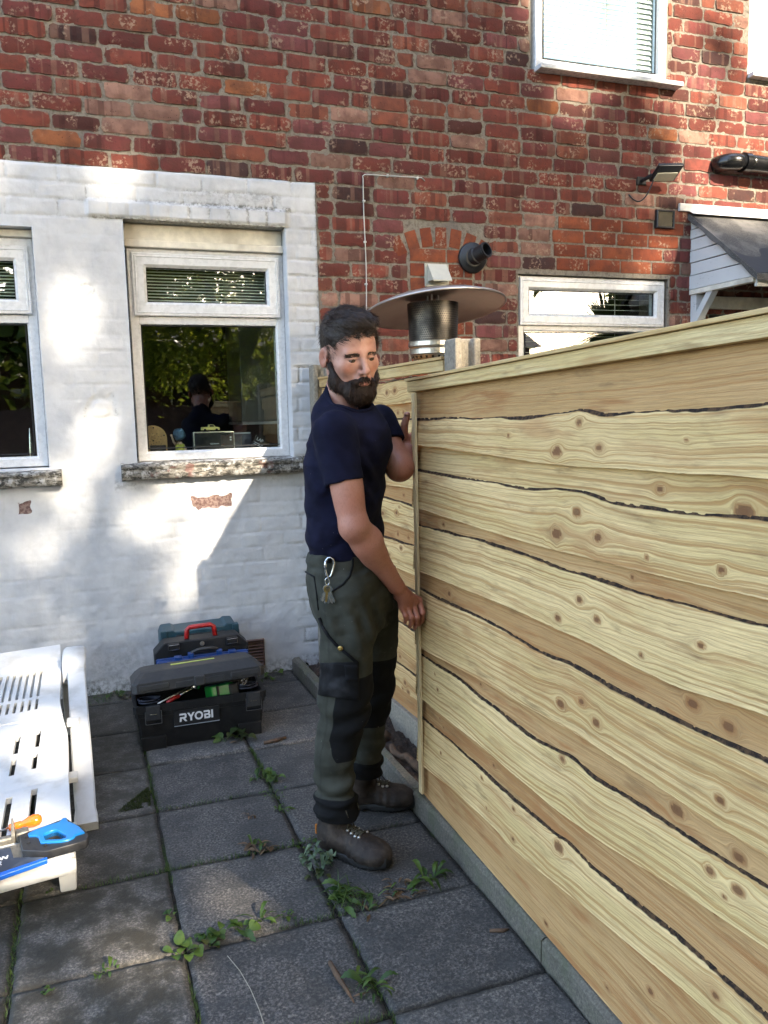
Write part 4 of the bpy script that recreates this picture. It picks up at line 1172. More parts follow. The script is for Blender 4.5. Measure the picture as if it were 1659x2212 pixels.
t.put(mbf, 'felt_roof', [MT['felt'], MT['felt_edge']][0] if False else MT['felt'], smooth=False)
t.put(MB().box((3.588, WY - .022, 2.694), (5.3, WY - .002, 2.742), bev=.004), 'flashing_board', 'white_paint')
mb = MB(); mb.add([[3.66, WY - .02, 2.695], [5.3, WY - .02, 2.695], [5.3, WY - .06, 2.672], [3.66, WY - .06, 2.672]], [(0, 1, 2, 3)]); t.put(mb, 'flashing', 'white_paint')
t.put(MB().box((GX + .02, 3.858, 2.145), (5.3, 3.880, 2.202), bev=.003), 'fascia', 'white_paint')
t.put(MB().box((GX, 3.87, 2.172), (GX + .045, WY, 2.203), bev=.003), 'bearer', 'cream_paint')
t.put(MB().box((GX + .012, WY - .055, 1.60), (GX + .092, WY - .002, 2.171), bev=.003), 'wall_plate', 'cladding')
br = np.array([[GX + .035, 4.235, 2.185], [GX + .035, 4.395, 1.98]])
d = br[1] - br[0]; d /= np.linalg.norm(d); s_ = np.cross(d, (1, 0, 0))
mb = MB(); V = []
for e in br:
    for a, b in ((-.025, -.022), (.025, -.022), (.025, .022), (-.025, .022)): V.append(e + np.array([a, 0, 0]) + s_ * b)
mb.add(V, [(0, 1, 2, 3), (7, 6, 5, 4), (0, 4, 5, 1), (1, 5, 6, 2), (2, 6, 7, 3), (3, 7, 4, 0)]); t.put(mb, 'brace', 'cladding', bevel=.003)
t.put(MB().box((GX + .09, WY - .035, 2.085), (5.3, WY - .002, 2.165), bev=.004), 'lintel_board', 'cream_paint')
# door way below: blind roller and bead mesh
dw = Thing('bead_curtain', (4.3, WY + .03, 1.98), 'brown bead fly curtain hanging from a rail in the porch doorway', 'fly curtain')
dw.put(MB().tube([[3.87, WY + .03, 2.010], [4.74, WY + .03, 2.010]], .016, 12), 'rail', 'cream_paint', smooth=True)
mb = MB()
for i in range(44):
    x = 3.885 + i * .0195
    for k in range(16):
        z_ = 1.975 - k * .024 - (.012 if i % 2 else 0)
        mb.lathe([(.0, .010), (.0055, .004), (.0055, -.004), (0, -.010)], 5, (x, WY + .03, z_))
dw.put(mb, 'beads', 'brown_vent')

# ------------------------------------------------------------------ patio heater in the next yard
HX, HY = 1.575, 3.72
t = Thing('patio_heater', (HX, HY, 0), 'stainless patio heater with a wide hood standing behind the fence', 'patio heater')
tilt = rx(math.radians(-9)) @ ry(math.radians(-2.0))
hc = np.array([HX + .01, HY, 1.965])
prof = [(.0, .072), (.05, .070), (.12, .060), (.20, .042), (.28, .018), (.335, -.004), (.348, -.012), (.350, -.018), (.345, -.022), (.335, -.016), (.27, .006), (.19, .030), (.10, .050), (0, .058)]
t.put(MB().lathe(prof, 72, hc, tilt), 'hood', 'hood_metal', smooth=True)
N = NT('perforated_steel'); g = N.attr('hx'); h = N.attr('hz')
u = N.comb(g, h, 0.0)
vd = N.voro(u, 1.0, 'Distance', rnd=0.0)
hole = N.step(vd, 0.36, 0.30)
heat = N.noise(N.obj(), 9, 2)
N.fin(N.mix(hole, N.mix(N.step(heat, .4, .65), (.03, .027, .025), (.14, .125, .11)), (.006, .006, .007)), .35, None, Metallic=N.math('SUBTRACT', 0.9, hole, clamp=True))
MT['mesh_steel'] = N.mat
n, k_ = 64, 2
a = np.linspace(0, 2 * np.pi, n + 1)
zz = np.linspace(1.790, 1.978, 14)
A, ZZ = np.meshgrid(a, zz, indexing='ij')
RR = .118 + .008 * (ZZ - 1.790) / .19
Vm = np.stack([HX + RR * np.cos(A), HY + RR * np.sin(A), ZZ], -1).reshape(-1, 3)
row_ = (ZZ - 1.790) / .0095
om = mesh_obj('burner_screen', Vm, grid_faces(n + 1, 14), MT['mesh_steel'], None, True, dict(hx=(A * .118 / .0095 + row_ * .5).ravel(), hz=row_.ravel() * .9))
t.own(om)
t.put(MB().lathe([(.0, 1.796), (.121, 1.796), (.123, 1.792), (.123, 1.772), (.116, 1.766), (.112, 1.760), (.116, 1.755), (.116, 1.734), (.108, 1.728), (.0, 1.728)], 48, (HX, HY, 0)), 'burner_band', 'steel', smooth=False)
t.put(MB().lathe([(.108, 1.728), (.100, 1.708), (.075, 1.690), (.03, 1.684), (.025, .9), (.025, .8)], 40, (HX, HY, 0)), 'burner_bowl', 'steel', smooth=True)
mb = MB()
for k in range(22):
    an = k * 2 * math.pi / 22; c_, s2 = math.cos(an), math.sin(an)
    e = [np.array([HX + c_ * r1, HY + s2 * r1, z1]) for r1, z1 in ((.1075, 1.7245), (.0835, 1.6945))]
    w_ = np.array([-s2, c_, 0]) * .0055
    mb.add([e[0] - w_, e[0] + w_, e[1] + w_ * .8, e[1] - w_ * .8] + [q_ + np.array([c_, s2, -1]) * .002 for q_ in (e[0] - w_, e[0] + w_, e[1] + w_ * .8, e[1] - w_ * .8)], [(4, 5, 6, 7), (0, 1, 5, 4), (1, 2, 6, 5), (2, 3, 7, 6), (3, 0, 4, 7)])
t.put(mb, 'vent_slots', 'black_plastic')
t.put(MB().tube([[HX, HY, .75], [HX, HY, 1.65]], .024, 16), 'stem', 'steel', smooth=True)
t.put(MB().lathe([(.0, -.02), (.20, -.02), (.205, .0), (.205, .62), (.17, .76), (.03, .80), (0, .80)], 40, (HX, HY, 0)), 'tank_housing', 'steel')
for k in range(3):
    an = k * 2.1
    t.put(MB().tube([[HX + .03 * math.cos(an), HY + .03 * math.sin(an), 1.76], [HX + .03 * math.cos(an), HY + .03 * math.sin(an), 2.02]], .004, 6), 'hood_rod', 'steel')

# ------------------------------------------------------------------ lettering
def curve_glyphs(name, polys, m, thick, T):
    """filled 2-D outlines (even-odd holes) with a little thickness, placed by matrix T"""
    cu = bpy.data.curves.new(name, 'CURVE'); cu.dimensions = '2D'; cu.fill_mode = 'BOTH'; cu.extrude = thick
    for pl in polys:
        s = cu.splines.new('POLY'); s.points.add(len(pl) - 1); s.use_cyclic_u = True
        for q, (x, y) in zip(s.points, pl): q.co = (x, y, 0, 1)
    o = bpy.data.objects.new(name, cu); COL.objects.link(o)
    return curve_to_mesh(o, name, m, T)
def curve_to_mesh(o, name, m, T):
    bpy.context.view_layer.update()
    me = bpy.data.meshes.new_from_object(o.evaluated_get(bpy.context.evaluated_depsgraph_get()))
    cu = o.data
    bpy.data.objects.remove(o); bpy.data.curves.remove(cu)
    me.materials.clear(); me.materials.append(MT[m]); me.name = name
    me.transform(T)
    return link(bpy.data.objects.new(name, me))
def text(name, body, size, m, T, bold=.02, shear=0.0, thick=.0006):
    cu = bpy.data.curves.new(name, 'FONT'); cu.body = body; cu.size = size; cu.offset = bold * size; cu.extrude = thick; cu.shear = shear
    o = bpy.data.objects.new(name, cu); COL.objects.link(o)
    return curve_to_mesh(o, name, m, T)
def frame_mat(o, x, y, z):
    return Matrix([[x[i], y[i], z[i], o[i]] for i in range(3)] + [[0, 0, 0, 1]])
MT['print_white'] = simple('white_print', (.62, .62, .62), .5, .02, 10, 0)
MT['print_grey'] = simple('grey_print', (.30, .33, .37), .5, .02, 10, 0)

# ------------------------------------------------------------------ big black toolbox, lid ajar
MT['tool_black'] = simple('tough_black_plastic', (.0065, .0068, .0075), .55, .25, 70, .25, dirt=(.014, .0135, .0125), spec=.3)
MT['tool_lid'] = simple('scuffed_grey_plastic', (.024, .025, .0265), .55, .18, 60, .2, dirt=(.038, .036, .033), spec=.3)
t = Thing('toolbox', (.352, 3.70, 0), 'large black plastic toolbox with its grey lid ajar over tools', 'toolbox')
TX0, TX1, TY0, TY1 = .066, .636, 3.548, 3.835
def taper(z_): return .022 * (1 - z_ / .21)
mb = MB()
def loop(x0, x1, y0, y1, z_, c=.012):
    return [[x0 + c, y0, z_], [x1 - c, y0, z_], [x1, y0 + c, z_], [x1, y1 - c, z_], [x1 - c, y1, z_], [x0 + c, y1, z_], [x0, y1 - c, z_], [x0, y0 + c, z_]]
L = []
for z_, ins in ((.0, .026), (.006, .020), (.150, .005), (.152, .0), (.170, -.001), (.172, -.007), (.205, -.008), (.2055, -.004), (.2055, .010), (.19, .014), (.03, .03)):
    L.append(loop(TX0 + ins, TX1 - ins, TY0 + ins * .7, TY1 - ins * .7, z_))
v = [q for l in L for q in l]; f = []
for k in range(len(L) - 1):
    for i in range(8): f.append((k * 8 + i, k * 8 + (i + 1) % 8, k * 8 + 8 + (i + 1) % 8, k * 8 + 8 + i))
f.append(tuple(range(8))[::-1]); f.append(tuple((len(L) - 1) * 8 + i for i in range(8)))
mb.add(v, f)
# moulded front: two feet columns and a raised badge panel
mb.box((TX0 + .020, TY0 + .000, .0), (TX0 + .125, TY0 + .03, .060), bev=.004)
mb.box((TX1 - .125, TY0 + .000, .0), (TX1 - .020, TY0 + .03, .060), bev=.004)
mb.add([[.19, TY0 + .004, .06], [.245, TY0 - .003, .105], [.455, TY0 - .003, .105], [.51, TY0 + .004, .06], [.245, TY0 + .01, .02], [.455, TY0 + .01, .02]], [(0, 1, 2, 3), (0, 3, 5, 4)])
mb.box((.215, TY0 - .006, .168), (.275, TY0 + .01, .204), bev=.003); mb.box((.43, TY0 - .006, .168), (.49, TY0 + .01, .204), bev=.003)
t.put(mb, 'body', 'tool_black')
# lid: hinged at the back, lifted a little at the front
mb = MB()
w0, w1 = TX0 - .006, TX1 + .006
def lidloop(i, z_, yi=0): return loop(w0 + i, w1 - i, TY0 - .012 + yi, TY1 + .004 - yi * .6, z_, .02)
L = [lidloop(.010, .0, .008), lidloop(.0, .004), lidloop(.0, .040), lidloop(.006, .046), lidloop(.020, .064, .03), lidloop(.045, .082, .060), lidloop(.06, .084, .075)]
v = [q for l in L for q in l]; f = []
for k in range(len(L) - 1):
    for i in range(8): f.append((k * 8 + i, k * 8 + (i + 1) % 8, k * 8 + 8 + (i + 1) % 8, k * 8 + 8 + i))
f.append(tuple(range(8))[::-1]); f.append(tuple((len(L) - 1) * 8 + i for i in range(8)))
mb.add(v, f)
mb.box((w0 + .03, TY0 - .017, .012), (w0 + .155, TY0 + .0, .036), bev=.004); mb.box((w1 - .155, TY0 - .017, .012), (w1 - .03, TY0 + .0, .036), bev=.004)
mb.box((w0 + .185, TY0 - .015, .004), (w1 - .185, TY0 + .0, .032), bev=.004)
mb.box((.325, TY0 - .022, .0), (.372, TY0 + .02, .045), bev=.007)
lid = mb.build('lid', MT['tool_lid'])
Rl = Matrix.Translation((0, TY1, .215)) @ Matrix.Rotation(math.radians(-8.5), 4, 'X') @ Matrix.Rotation(math.radians(-1.6), 4, 'Y') @ Matrix.Translation((0, -TY1, 0))
lid.data.transform(Rl); t.own(lid)
lv = MB().box((.24, 3.70, .0835), (.44, 3.715, .0875), bev=.001).build('level_strip', simple('lime_strip', (.42, .47, .10), .5)); lv.data.transform(Rl); t.own(lv, lid)
for x in (.112, .552):
    z0 = .120
    la = t.put(MB().box((x, TY0 - .013, z0 + .020), (x + .060, TY0 + .004, z0 + .085), bev=.003), 'latch', 'tool_lid')
    mb = MB(); mb.tube([[x - .004, TY0 - .010, z0 + .062], [x - .004, TY0 - .012, z0 + .004], [x + .064, TY0 - .012, z0 + .004], [x + .064, TY0 - .010, z0 + .062]], .0028, 6)
    mb.box((x + .015, TY0 - .016, z0 + .046), (x + .045, TY0 - .012, z0 + .049), bev=.001)
    t.put(mb, 'wire', 'chrome', parent=la)
pl = t.put(MB().box((.228, TY0 - .006, .098), (.428, TY0 + .006, .166), bev=.0015), 'badge', 'black_plastic')
R_ = [[(0.04, 1), (.70, 1), (.84, .88), (.84, .50), (.72, .38), (.64, .38), (.90, 0), (.64, 0), (.40, .36), (.26, .36), (.22, 0), (0, 0), (.06, .56), (.58, .56), (.63, .60), (.63, .76), (.58, .80), (0, .80)]]
Y_ = [[(0, 1), (.24, 1), (.44, .66), (.64, 1), (.88, 1), (.55, .45), (.55, 0), (.33, 0), (.33, .45)]]
an = [(math.cos(a_), math.sin(a_)) for a_ in np.linspace(0, 2 * math.pi, 28, endpoint=False)]
O_ = [[(.5 + .5 * c, .5 + .52 * s_) for c, s_ in an], [(.5 + .29 * c, .5 + .31 * s_) for c, s_ in an]]
B_ = [[(0.03, 1), (.62, 1), (.76, .89), (.76, .64), (.68, .53), (.80, .43), (.80, .12), (.66, 0), (.06, 0), (.06, .60), (.50, .60), (.55, .65), (.55, .76), (.50, .80), (0, .80)], [(.27, .20), (.53, .20), (.58, .25), (.58, .36), (.53, .41), (.27, .41)]]
I_ = [[(0, 0), (.22, 0), (.22, 1), (0, 1)]]
polys = []; ox = 0
for g_, w_ in ((R_, .93), (Y_, .86), (O_, 1.07), (B_, .90), (I_, .22)):
    polys += [[(x + ox, y) for x, y in pl_] for pl_ in g_]; ox += w_
hgt = .037
o = curve_glyphs('lettering', [[(x * hgt, y * hgt) for x, y in p_] for p_ in polys], 'print_white', .0005, frame_mat((.2515, TY0 - .0072, .114), (1, 0, 0), (0, 0, 1), (0, -1, 0)))
t.own(o, pl)
t.put(MB().box((.2285, TY0 - .0065, .0945), (.4275, TY0 - .001, .0965)), 'badge_line', 'print_grey', parent=pl)
# tools lying in it
MT['tool_green'] = simple('green_plastic', (.012, .20, .03), .35, .1, 40, .1)
MT['tool_red'] = simple('red_plastic', (.33, .012, .012), .35, .1, 40, .1)
MT['cable_dark'] = simple('dark_cable', (.02, .025, .045), .45)
t = Thing('green_tool_case', (.46, 3.65, .17), 'bright green and grey plastic tool case poking out of the toolbox', 'tool case')
Rg = rz(.25) @ rx(math.radians(-16))
def gb_(lo, hi, **k): return MB().box(np.array(lo) + (.445, 3.64, .205), np.array(hi) + (.445, 3.64, .205), rot=Rg, piv=(.445, 3.64, .205), **k)
t.put(gb_((-.055, -.04, -.09), (.055, .05, .024), bev=.008), 'shell', 'tool_green')
t.put(gb_((.03, -.048, -.09), (.075, .05, .018), bev=.008), 'end_cap', 'tool_lid')
t.put(gb_((-.03, -.044, -.05), (-.018, -.038, .02), bev=.002), 'rib', 'tool_black')
t = Thing('ratchet_wrench', (.30, 3.62, .2), 'chrome ratchet with a red grip lying across the open toolbox', 'ratchet')
P0, P1, P2 = np.array([.205, 3.585, .196]), np.array([.262, 3.61, .212]), np.array([.335, 3.65, .232])
t.put(MB().tube([P0, P0 * .5 + P1 * .5, P1], [.007, .009, .008], 10), 'grip', 'tool_red', smooth=True)
t.put(MB().tube([P1, P2], .0055, 10), 'shaft', 'chrome', smooth=True)
t.put(MB().lathe([(0, -.014), (.019, -.012), (.020, .010), (.012, .016), (0, .016)], 18, P2 + (.008, .004, .004), ry(.4)), 'head', 'chrome', smooth=False)
t = Thing('long_spanner', (.25, 3.60, .2), 'thin grey steel bar sloping out of the toolbox beside the red grip', 'steel bar')
t.put(MB().tube([[.165, 3.575, .199], [.33, 3.66, .236]], .004, 8), 'bar', 'steel', smooth=True)
t.put(MB().lathe([(.006, -.004), (.012, -.004), (.012, .004), (.006, .004), (.006, -.004)], 12, (.34, 3.664, .24)), 'ring', 'steel')
def coil(name, c, r, n, label, m, tw):
    t = Thing(name, tuple(c), label, 'cable coil', 'cable coils in the toolbox')
    a_ = np.linspace(0, n * 2 * math.pi, n * 24)
    pts = np.stack([c[0] + r * (1 + .06 * np.sin(a_ * .37)) * np.cos(a_), c[1] + r * .8 * np.sin(a_), c[2] + .004 * np.sin(a_ * .31) + .0045 * a_ / 6.28], 1)
    t.put(MB().tube(pts, .0032, 6), 'cable', m, smooth=True)
coil('cable_coil', (.135, 3.635, .190), .048, 4, 'dark blue cable coil in the left end of the toolbox', 'cable_dark', 0)
coil('cable_coil', (.572, 3.645, .196), .046, 4, 'dark blue cable coil in the right end of the toolbox under small rings', 'cable_dark', 0)
t = Thing('key_ring', (.56, 3.64, .22), 'bunch of small chrome rings resting on the coiled cable', 'rings')
for k in range(4):
    a_ = np.linspace(0, 2 * math.pi, 20); R1 = rx(.5 + k * .5) @ rz(k)
    t.put(MB().tube(np.stack([.012 * np.cos(a_), .012 * np.sin(a_), a_ * 0], 1) @ R1.T + (.550 + k * .006, 3.64 + .004 * k, .222 + .003 * k), .0016, 6, cap=False), 'ring', 'chrome', smooth=True)

# ------------------------------------------------------------------ three cases standing between toolbox and wall
MT['case_blue'] = simple('blue_enamel', (.008, .038, .15), .32, .15, 30, .05)
MT['case_dark'] = simple('charcoal_plastic', (.010, .011, .013), .55, .15, 60, .2, spec=.3)
MT['case_teal'] = simple('teal_plastic', (.011, .045, .062), .5, .15, 60, .2)
t = Thing('blue_metal_case', (.41, 3.95, 0), 'flat blue steel tool case on its edge with a black strap handle', 'tool case')
mb = MB(); mb.box((.190, 3.915, .0), (.630, 3.985, .283), bev=.006); mb.box((.186, 3.944, .0), (.634, 3.956, .287), bev=.002)
t.put(mb, 'shell', 'case_blue')
t.put(MB().tube([[.352, 3.95, .284], [.358, 3.95, .306], [.385, 3.95, .313], [.455, 3.95, .316], [.48, 3.95, .309], [.486, 3.95, .286]], [.006, .008, .010, .010, .008, .006], 10), 'handle', 'black_plastic', smooth=True)
for x in (.338, .476): t.put(MB().box((x, 3.932, .280), (x + .028, 3.968, .305), bev=.004), 'handle_lug', 'case_blue')
for x in (.272, .535): t.put(MB().box((x, 3.925, .282), (x + .036, 3.962, .296), bev=.003), 'catch', 'case_blue')
t = Thing('drill_case', (.41, 4.08, 0), 'charcoal tool case with bright red handle standing behind the blue case', 'tool case')
mb = MB()
pol = [(.185, .0), (.645, .0), (.648, .300), (.594, .352), (.232, .345), (.183, .296)]
mb.prism(pol, (0, 0, 0), (1, 0, 0), (0, 0, 1), (0, 1, 0), 4.02, 4.125)
t.put(mb, 'shell', 'case_dark', bevel=.006)
hd = MB(); hd.tube([[.345, 4.06, .340], [.349, 4.06, .392], [.362, 4.06, .404], [.466, 4.06, .408], [.482, 4.06, .397], [.488, 4.06, .345]], [.013, .012, .012, .012, .012, .013], 10)
t.put(hd, 'handle', 'tool_red', smooth=True)
for x in (.250, .538):
    la = t.put(MB().box((x, 4.005, .303), (x + .055, 4.03, .342), bev=.004), 'latch', 'case_dark')
    t.put(MB().tube([[x + .002, 4.003, .334], [x + .002, 4.0025, .312], [x + .053, 4.0025, .314], [x + .053, 4.003, .336], [x + .002, 4.003, .334]], .0025, 6), 'wire', 'chrome', parent=la)
t.put(MB().lathe([(0, .0), (.012, 0), (.010, .005), (0, .007)], 16, (.417, 4.018, .325), Rw), 'lock', 'steel')
t = Thing('stacking_case', (.42, 4.24, 0), 'teal plastic stacking case against the white wall, behind the charcoal case', 'tool case')
mb = MB(); pol = [(.225, 0), (.625, 0), (.628, .310), (.605, .345), (.560, .348), (.55, .338), (.30, .332), (.285, .340), (.235, .338), (.222, .31)]
mb.prism([(x, z_ * 1.09) for x, z_ in pol], (0, 0, 0), (1, 0, 0), (0, 0, 1), (0, 1, 0), 4.16, 4.33)
t.put(mb, 'shell', 'case_teal', bevel=.006)
t.put(MB().box((.30, 4.145, .27), (.55, 4.162, .345), bev=.006), 'front_panel', 'case_dark')
for x in (.224, .590): t.put(MB().box((x, 4.15, .33), (x + .034, 4.20, .372), bev=.006), 'catch', 'case_teal')

# ------------------------------------------------------------------ white resin sun lounger
N = NT('white_resin'); p = N.obj()
n1 = N.noise(p, 9, 4, .6)
N.fin(N.mix(N.step(n1, .45, .75), (.52, .52, .51), (.40, .39, .365)), .36, N.bump(N.noise(p, 120, 2), .05, .001))
MT['resin'] = N.mat
t = Thing('sun_lounger', (-.32, 3.2, 0), 'white slotted resin sun lounger cut by the left photo edge', 'sun lounger')
def LZ(y): return .140 + (y - 2.48) * .115
def edge_x(y):
    return float(np.interp(y, [2.40, 2.48, 2.64, 2.97, 3.15, 3.29, 3.42, 3.6, 3.75, 3.95, 4.15], [-.154, -.155, -.167, -.184, -.190, -.196, -.215, -.235, -.238, -.240, -.250]))
SLOTS = []
for (x0, y0, y1, w_) in ((-.3675, 2.66, 2.905, .020), (-.291, 2.715, 2.925, .020), (-.445, 2.60, 2.89, .020), (-.374, 3.05, 3.165, .017), (-.303, 3.065, 3.19, .017), (-.374, 3.205, 3.345, .017), (-.302, 3.225, 3.37, .017), (-.447, 3.04, 3.15, .017), (-.446, 3.19, 3.32, .017), (-.52, 2.6, 2.9, .02), (-.52, 3.04, 3.3, .017)):
    SLOTS.append((x0 - w_ / 2, x0 + w_ / 2, y0, y1))
for k in range(12):
    x0 = -.325 - k * .0275
    SLOTS.append((x0 - .0055, x0 + .0055, 3.555, 3.655)); SLOTS.append((x0 - .0055, x0 + .0055, 3.68, 3.955))
xs = sorted({-.86, -.80, -.76, -.72, *[round(s_[0], 4) for s_ in SLOTS], *[round(s_[1], 4) for s_ in SLOTS], -.27, -.25, *np.round(np.arange(-.70, -.24, .03), 4)})
ys = sorted({*[round(s_[2], 4) for s_ in SLOTS], *[round(s_[3], 4) for s_ in SLOTS], *np.round(np.arange(2.51, 4.16, .03), 4), 2.475, 4.15, 2.955, 2.961, 3.462, 3.468})
def ltop(x, y):
    z_ = LZ(y)
    if y < 2.505: z_ -= .012 * ((2.505 - y) / .03) ** 2
    if 2.955 <= y <= 2.961 or 3.462 <= y <= 3.468: z_ -= .004
    if y > 4.05: z_ += .03 * ((y - 4.05) / .1)
    return z_
mb = MB()
# panel mapped so that its right edge follows the moulded outline, left side mirrored out of frame
def mapx(x, y): return x if x < -.27 else -.27 + (x + .27) / .02 * (edge_x(y) + .27) * 1.0 if x <= -.25 else x
def skew(x, y): return y + .17 * (x + .155)
vid = {}
def vert(i, j, lev):
    key = (i, j, lev)
    if key not in vid:
        x, y = xs[i], ys[j]
        X_ = mapx(x, y); vid[key] = len(V_)
        V_.append([X_, skew(X_, y), ltop(x, y) - (.0 if lev == 0 else .022)])
    return vid[key]
V_, F_ = [], []
solid = {}
for i in range(len(xs) - 1):
    for j in range(len(ys) - 1):
        cx, cy = (xs[i] + xs[i + 1]) / 2, (ys[j] + ys[j + 1]) / 2
        solid[i, j] = not any(a < cx < b and c < cy < d for a, b, c, d in SLOTS)
for (i, j), s_ in solid.items():
    if not s_: continue
    F_.append((vert(i, j, 0), vert(i + 1, j, 0), vert(i + 1, j + 1, 0), vert(i, j + 1, 0)))
    F_.append((vert(i, j, 1), vert(i, j + 1, 1), vert(i + 1, j + 1, 1), vert(i + 1, j, 1)))
    for di, dj, a, b in ((-1, 0, (0, 0), (0, 1)), (1, 0, (1, 1), (1, 0)), (0, -1, (1, 0), (0, 0)), (0, 1, (0, 1), (1, 1))):
        if not solid.get((i + di, j + dj), False):
            p_, q_ = (i + a[0], j + a[1]), (i + b[0], j + b[1])
            F_.append((vert(*q_, 0), vert(*p_, 0), vert(*p_, 1), vert(*q_, 1)))
mb.add(V_, F_)
bed = t.put(mb, 'bed', 'resin', smooth=False, bevel=.003)
# front rail, rounded over
fx = np.linspace(-.86, -.150, 30)
prof = [(.0, .0), (-.010, -.003), (-.018, -.010), (-.022, -.022), (-.022, -.034), (-.016, -.037), (-.0, -.034)]
V_ = []
for x in fx:
    y0 = skew(x, 2.476)
    for dy, dz in prof: V_.append([x, y0 + dy, .128 + dz + .010])
F_ = [list(r) for r in grid_faces(len(fx), len(prof))] + [list(range(len(prof))), list(range((len(fx) - 1) * len(prof), len(fx) * len(prof)))[::-1]]
t.put(MB().add(V_, F_), 'front_rail', 'resin', smooth=True)
def side_rail(x_off, name):
    V_ = []
    yy_ = np.linspace(2.48, 4.1, 40)
    for y in yy_:
        x = edge_x(y) + x_off; Y_s = skew(x, y)
        for dx, dz in ((0, -.004), (.005, -.010), (.005, -.036), (0, -.040), (-.01, -.040), (-.01, -.004)): V_.append([x + dx - .004, Y_s, LZ(y) + dz])
    F_ = [list(r) for r in grid_faces(40, 6)] + [list(range(6)), list(range(39 * 6, 40 * 6))[::-1]]
    t.put(MB().add(V_, F_), name, 'resin')
side_rail(0, 'side_rail')
def leg(x, y, w_, d_, h_):
    m_ = MB(); v_ = []
    for (zz_, s_) in ((h_, 1.0), (.010, .92), (.0, .86)):
        for a_, b_ in ((-1, -1), (1, -1), (1, 1), (-1, 1)): v_.append([x + a_ * w_ / 2 * s_, y + b_ * d_ / 2 * s_, zz_])
    f_ = [(0, 1, 5, 4), (1, 2, 6, 5), (2, 3, 7, 6), (3, 0, 4, 7), (4, 5, 9, 8), (5, 6, 10, 9), (6, 7, 11, 10), (7, 4, 8, 11), (8, 9, 10, 11), (3, 2, 1, 0)]
    m_.add(v_, f_); return t.put(m_, 'leg', 'resin', bevel=.004)
leg(-.182, 2.565, .052, .06, .10); leg(-.80, 2.33, .052, .06, .10); leg(-.215, 3.9, .05, .06, .25); leg(-.80, 3.65, .05, .06, .25)
# rear strut folded along the side, hooded at the far end
pa, pb = np.array([-.176, 3.93, .318]), np.array([-.133, 2.905, .022])
d_ = (pb - pa); Ls = np.linalg.norm(d_); d_ /= Ls; s_ = np.array([1, .03, 0]); s_ /= np.linalg.norm(s_); u_ = np.cross(s_, d_); u_ = u_ if u_[2] > 0 else -u_
mb = MB(); V_ = []
n_ = 26
for k in range(n_):
    q = k / (n_ - 1); c_ = pa + d_ * Ls * q + u_ * .018 * math.sin(q * math.pi)
    w_ = .038 - .004 * math.exp(-((q - .95) / .06) ** 2) * (q < .93) + (.002 if q > .955 else 0)
    for a_, b_ in ((-w_, -.030), (-w_, .006), (-w_ + .006, .012), (w_ - .006, .012), (w_, .006), (w_, -.030)): V_.append(c_ + s_ * a_ + u_ * b_)
F_ = [list(r) for r in grid_faces(n_, 6)] + [list(range(6)), list(range((n_ - 1) * 6, n_ * 6))[::-1]]
t.put(MB().add(V_, F_), 'strut', 'resin')
hc_ = pa + np.array([0, .06, .0])
mb = MB(); V_ = []
for k, (yy_, zz_, w_) in enumerate(((3.84, .275, .050), (3.90, .345, .052), (3.97, .362, .052), (4.06, .364, .050), (4.12, .350, .044), (4.14, .30, .042), (4.14, .20, .042))):
    for a_, b_ in ((-1, -.022), (-1, -.004), (-.8, .006), (.8, .006), (1, -.004), (1, -.022)): V_.append([-.182 + a_ * w_, yy_, zz_ + b_])
F_ = [list(r) for r in grid_faces(7, 6)]
Vn = np.array(V_)
t.put(MB().add(V_, F_), 'strut_hood', 'resin', smooth=True).modifiers.new('shell', 'SOLIDIFY').thickness = .006
mb = MB()
for dx in (-.030, -.008, .014, .034): mb.box((-.184 + dx, 3.92, .250), (-.180 + dx, 4.10, .345))
mb.box((-.225, 3.955, .285), (-.14, 3.962, .30)); mb.box((-.225, 3.965, .315), (-.14, 3.972, .325))
t.put(mb, 'hood_ribs', 'resin')
for y, z_ in ((3.05, .14), (3.42, .22), (2.72, .10)):
    t.put(MB().box((-.205, y, z_ - .015), (-.158, y + .06, z_ + .006), bev=.004), 'bracket', 'resin')

# ------------------------------------------------------------------ tools left on the lounger
MT['saw_black'] = simple('black_rubber', (.012, .0125, .0145), .5, .2, 50, .15)
MT['saw_blue'] = simple('bright_blue_rubber', (.008, .125, .36), .32, .06, 30, .04)
MT['saw_sleeve'] = simple('navy_card_sleeve', (.020, .028, .048), .45, .2, 30, .1, dirt=(.10, .12, .15))
MT['blue_strip'] = simple('blue_plastic_strip', (.008, .10, .50), .35, .05, 30, .04)
t = Thing('hand_saw', (-.25, 2.5, .16), 'handsaw with bright blue and black grip, blade in a dark sleeve, on the lounger', 'saw')
ZS = .168
def flat(poly, z0, z1, name, m, parent=None, bev=.003, holes=()):
    return t.put(MB().prism(poly, (0, 0, 0), (1, 0, 0), (0, 1, 0), (0, 0, 1), z0, z1), name, m, parent, bevel=bev)
outer = [(-.309, 2.574), (-.283, 2.590), (-.232, 2.612), (-.187, 2.634), (-.176, 2.626), (-.165, 2.602), (-.140, 2.566), (-.122, 2.526), (-.116, 2.510), (-.113, 2.490), (-.121, 2.468), (-.175, 2.458), (-.225, 2.448), (-.292, 2.478)]
hole = [(-.246, 2.545), (-.218, 2.562), (-.200, 2.560), (-.172, 2.512), (-.172, 2.494), (-.190, 2.490), (-.236, 2.504)]
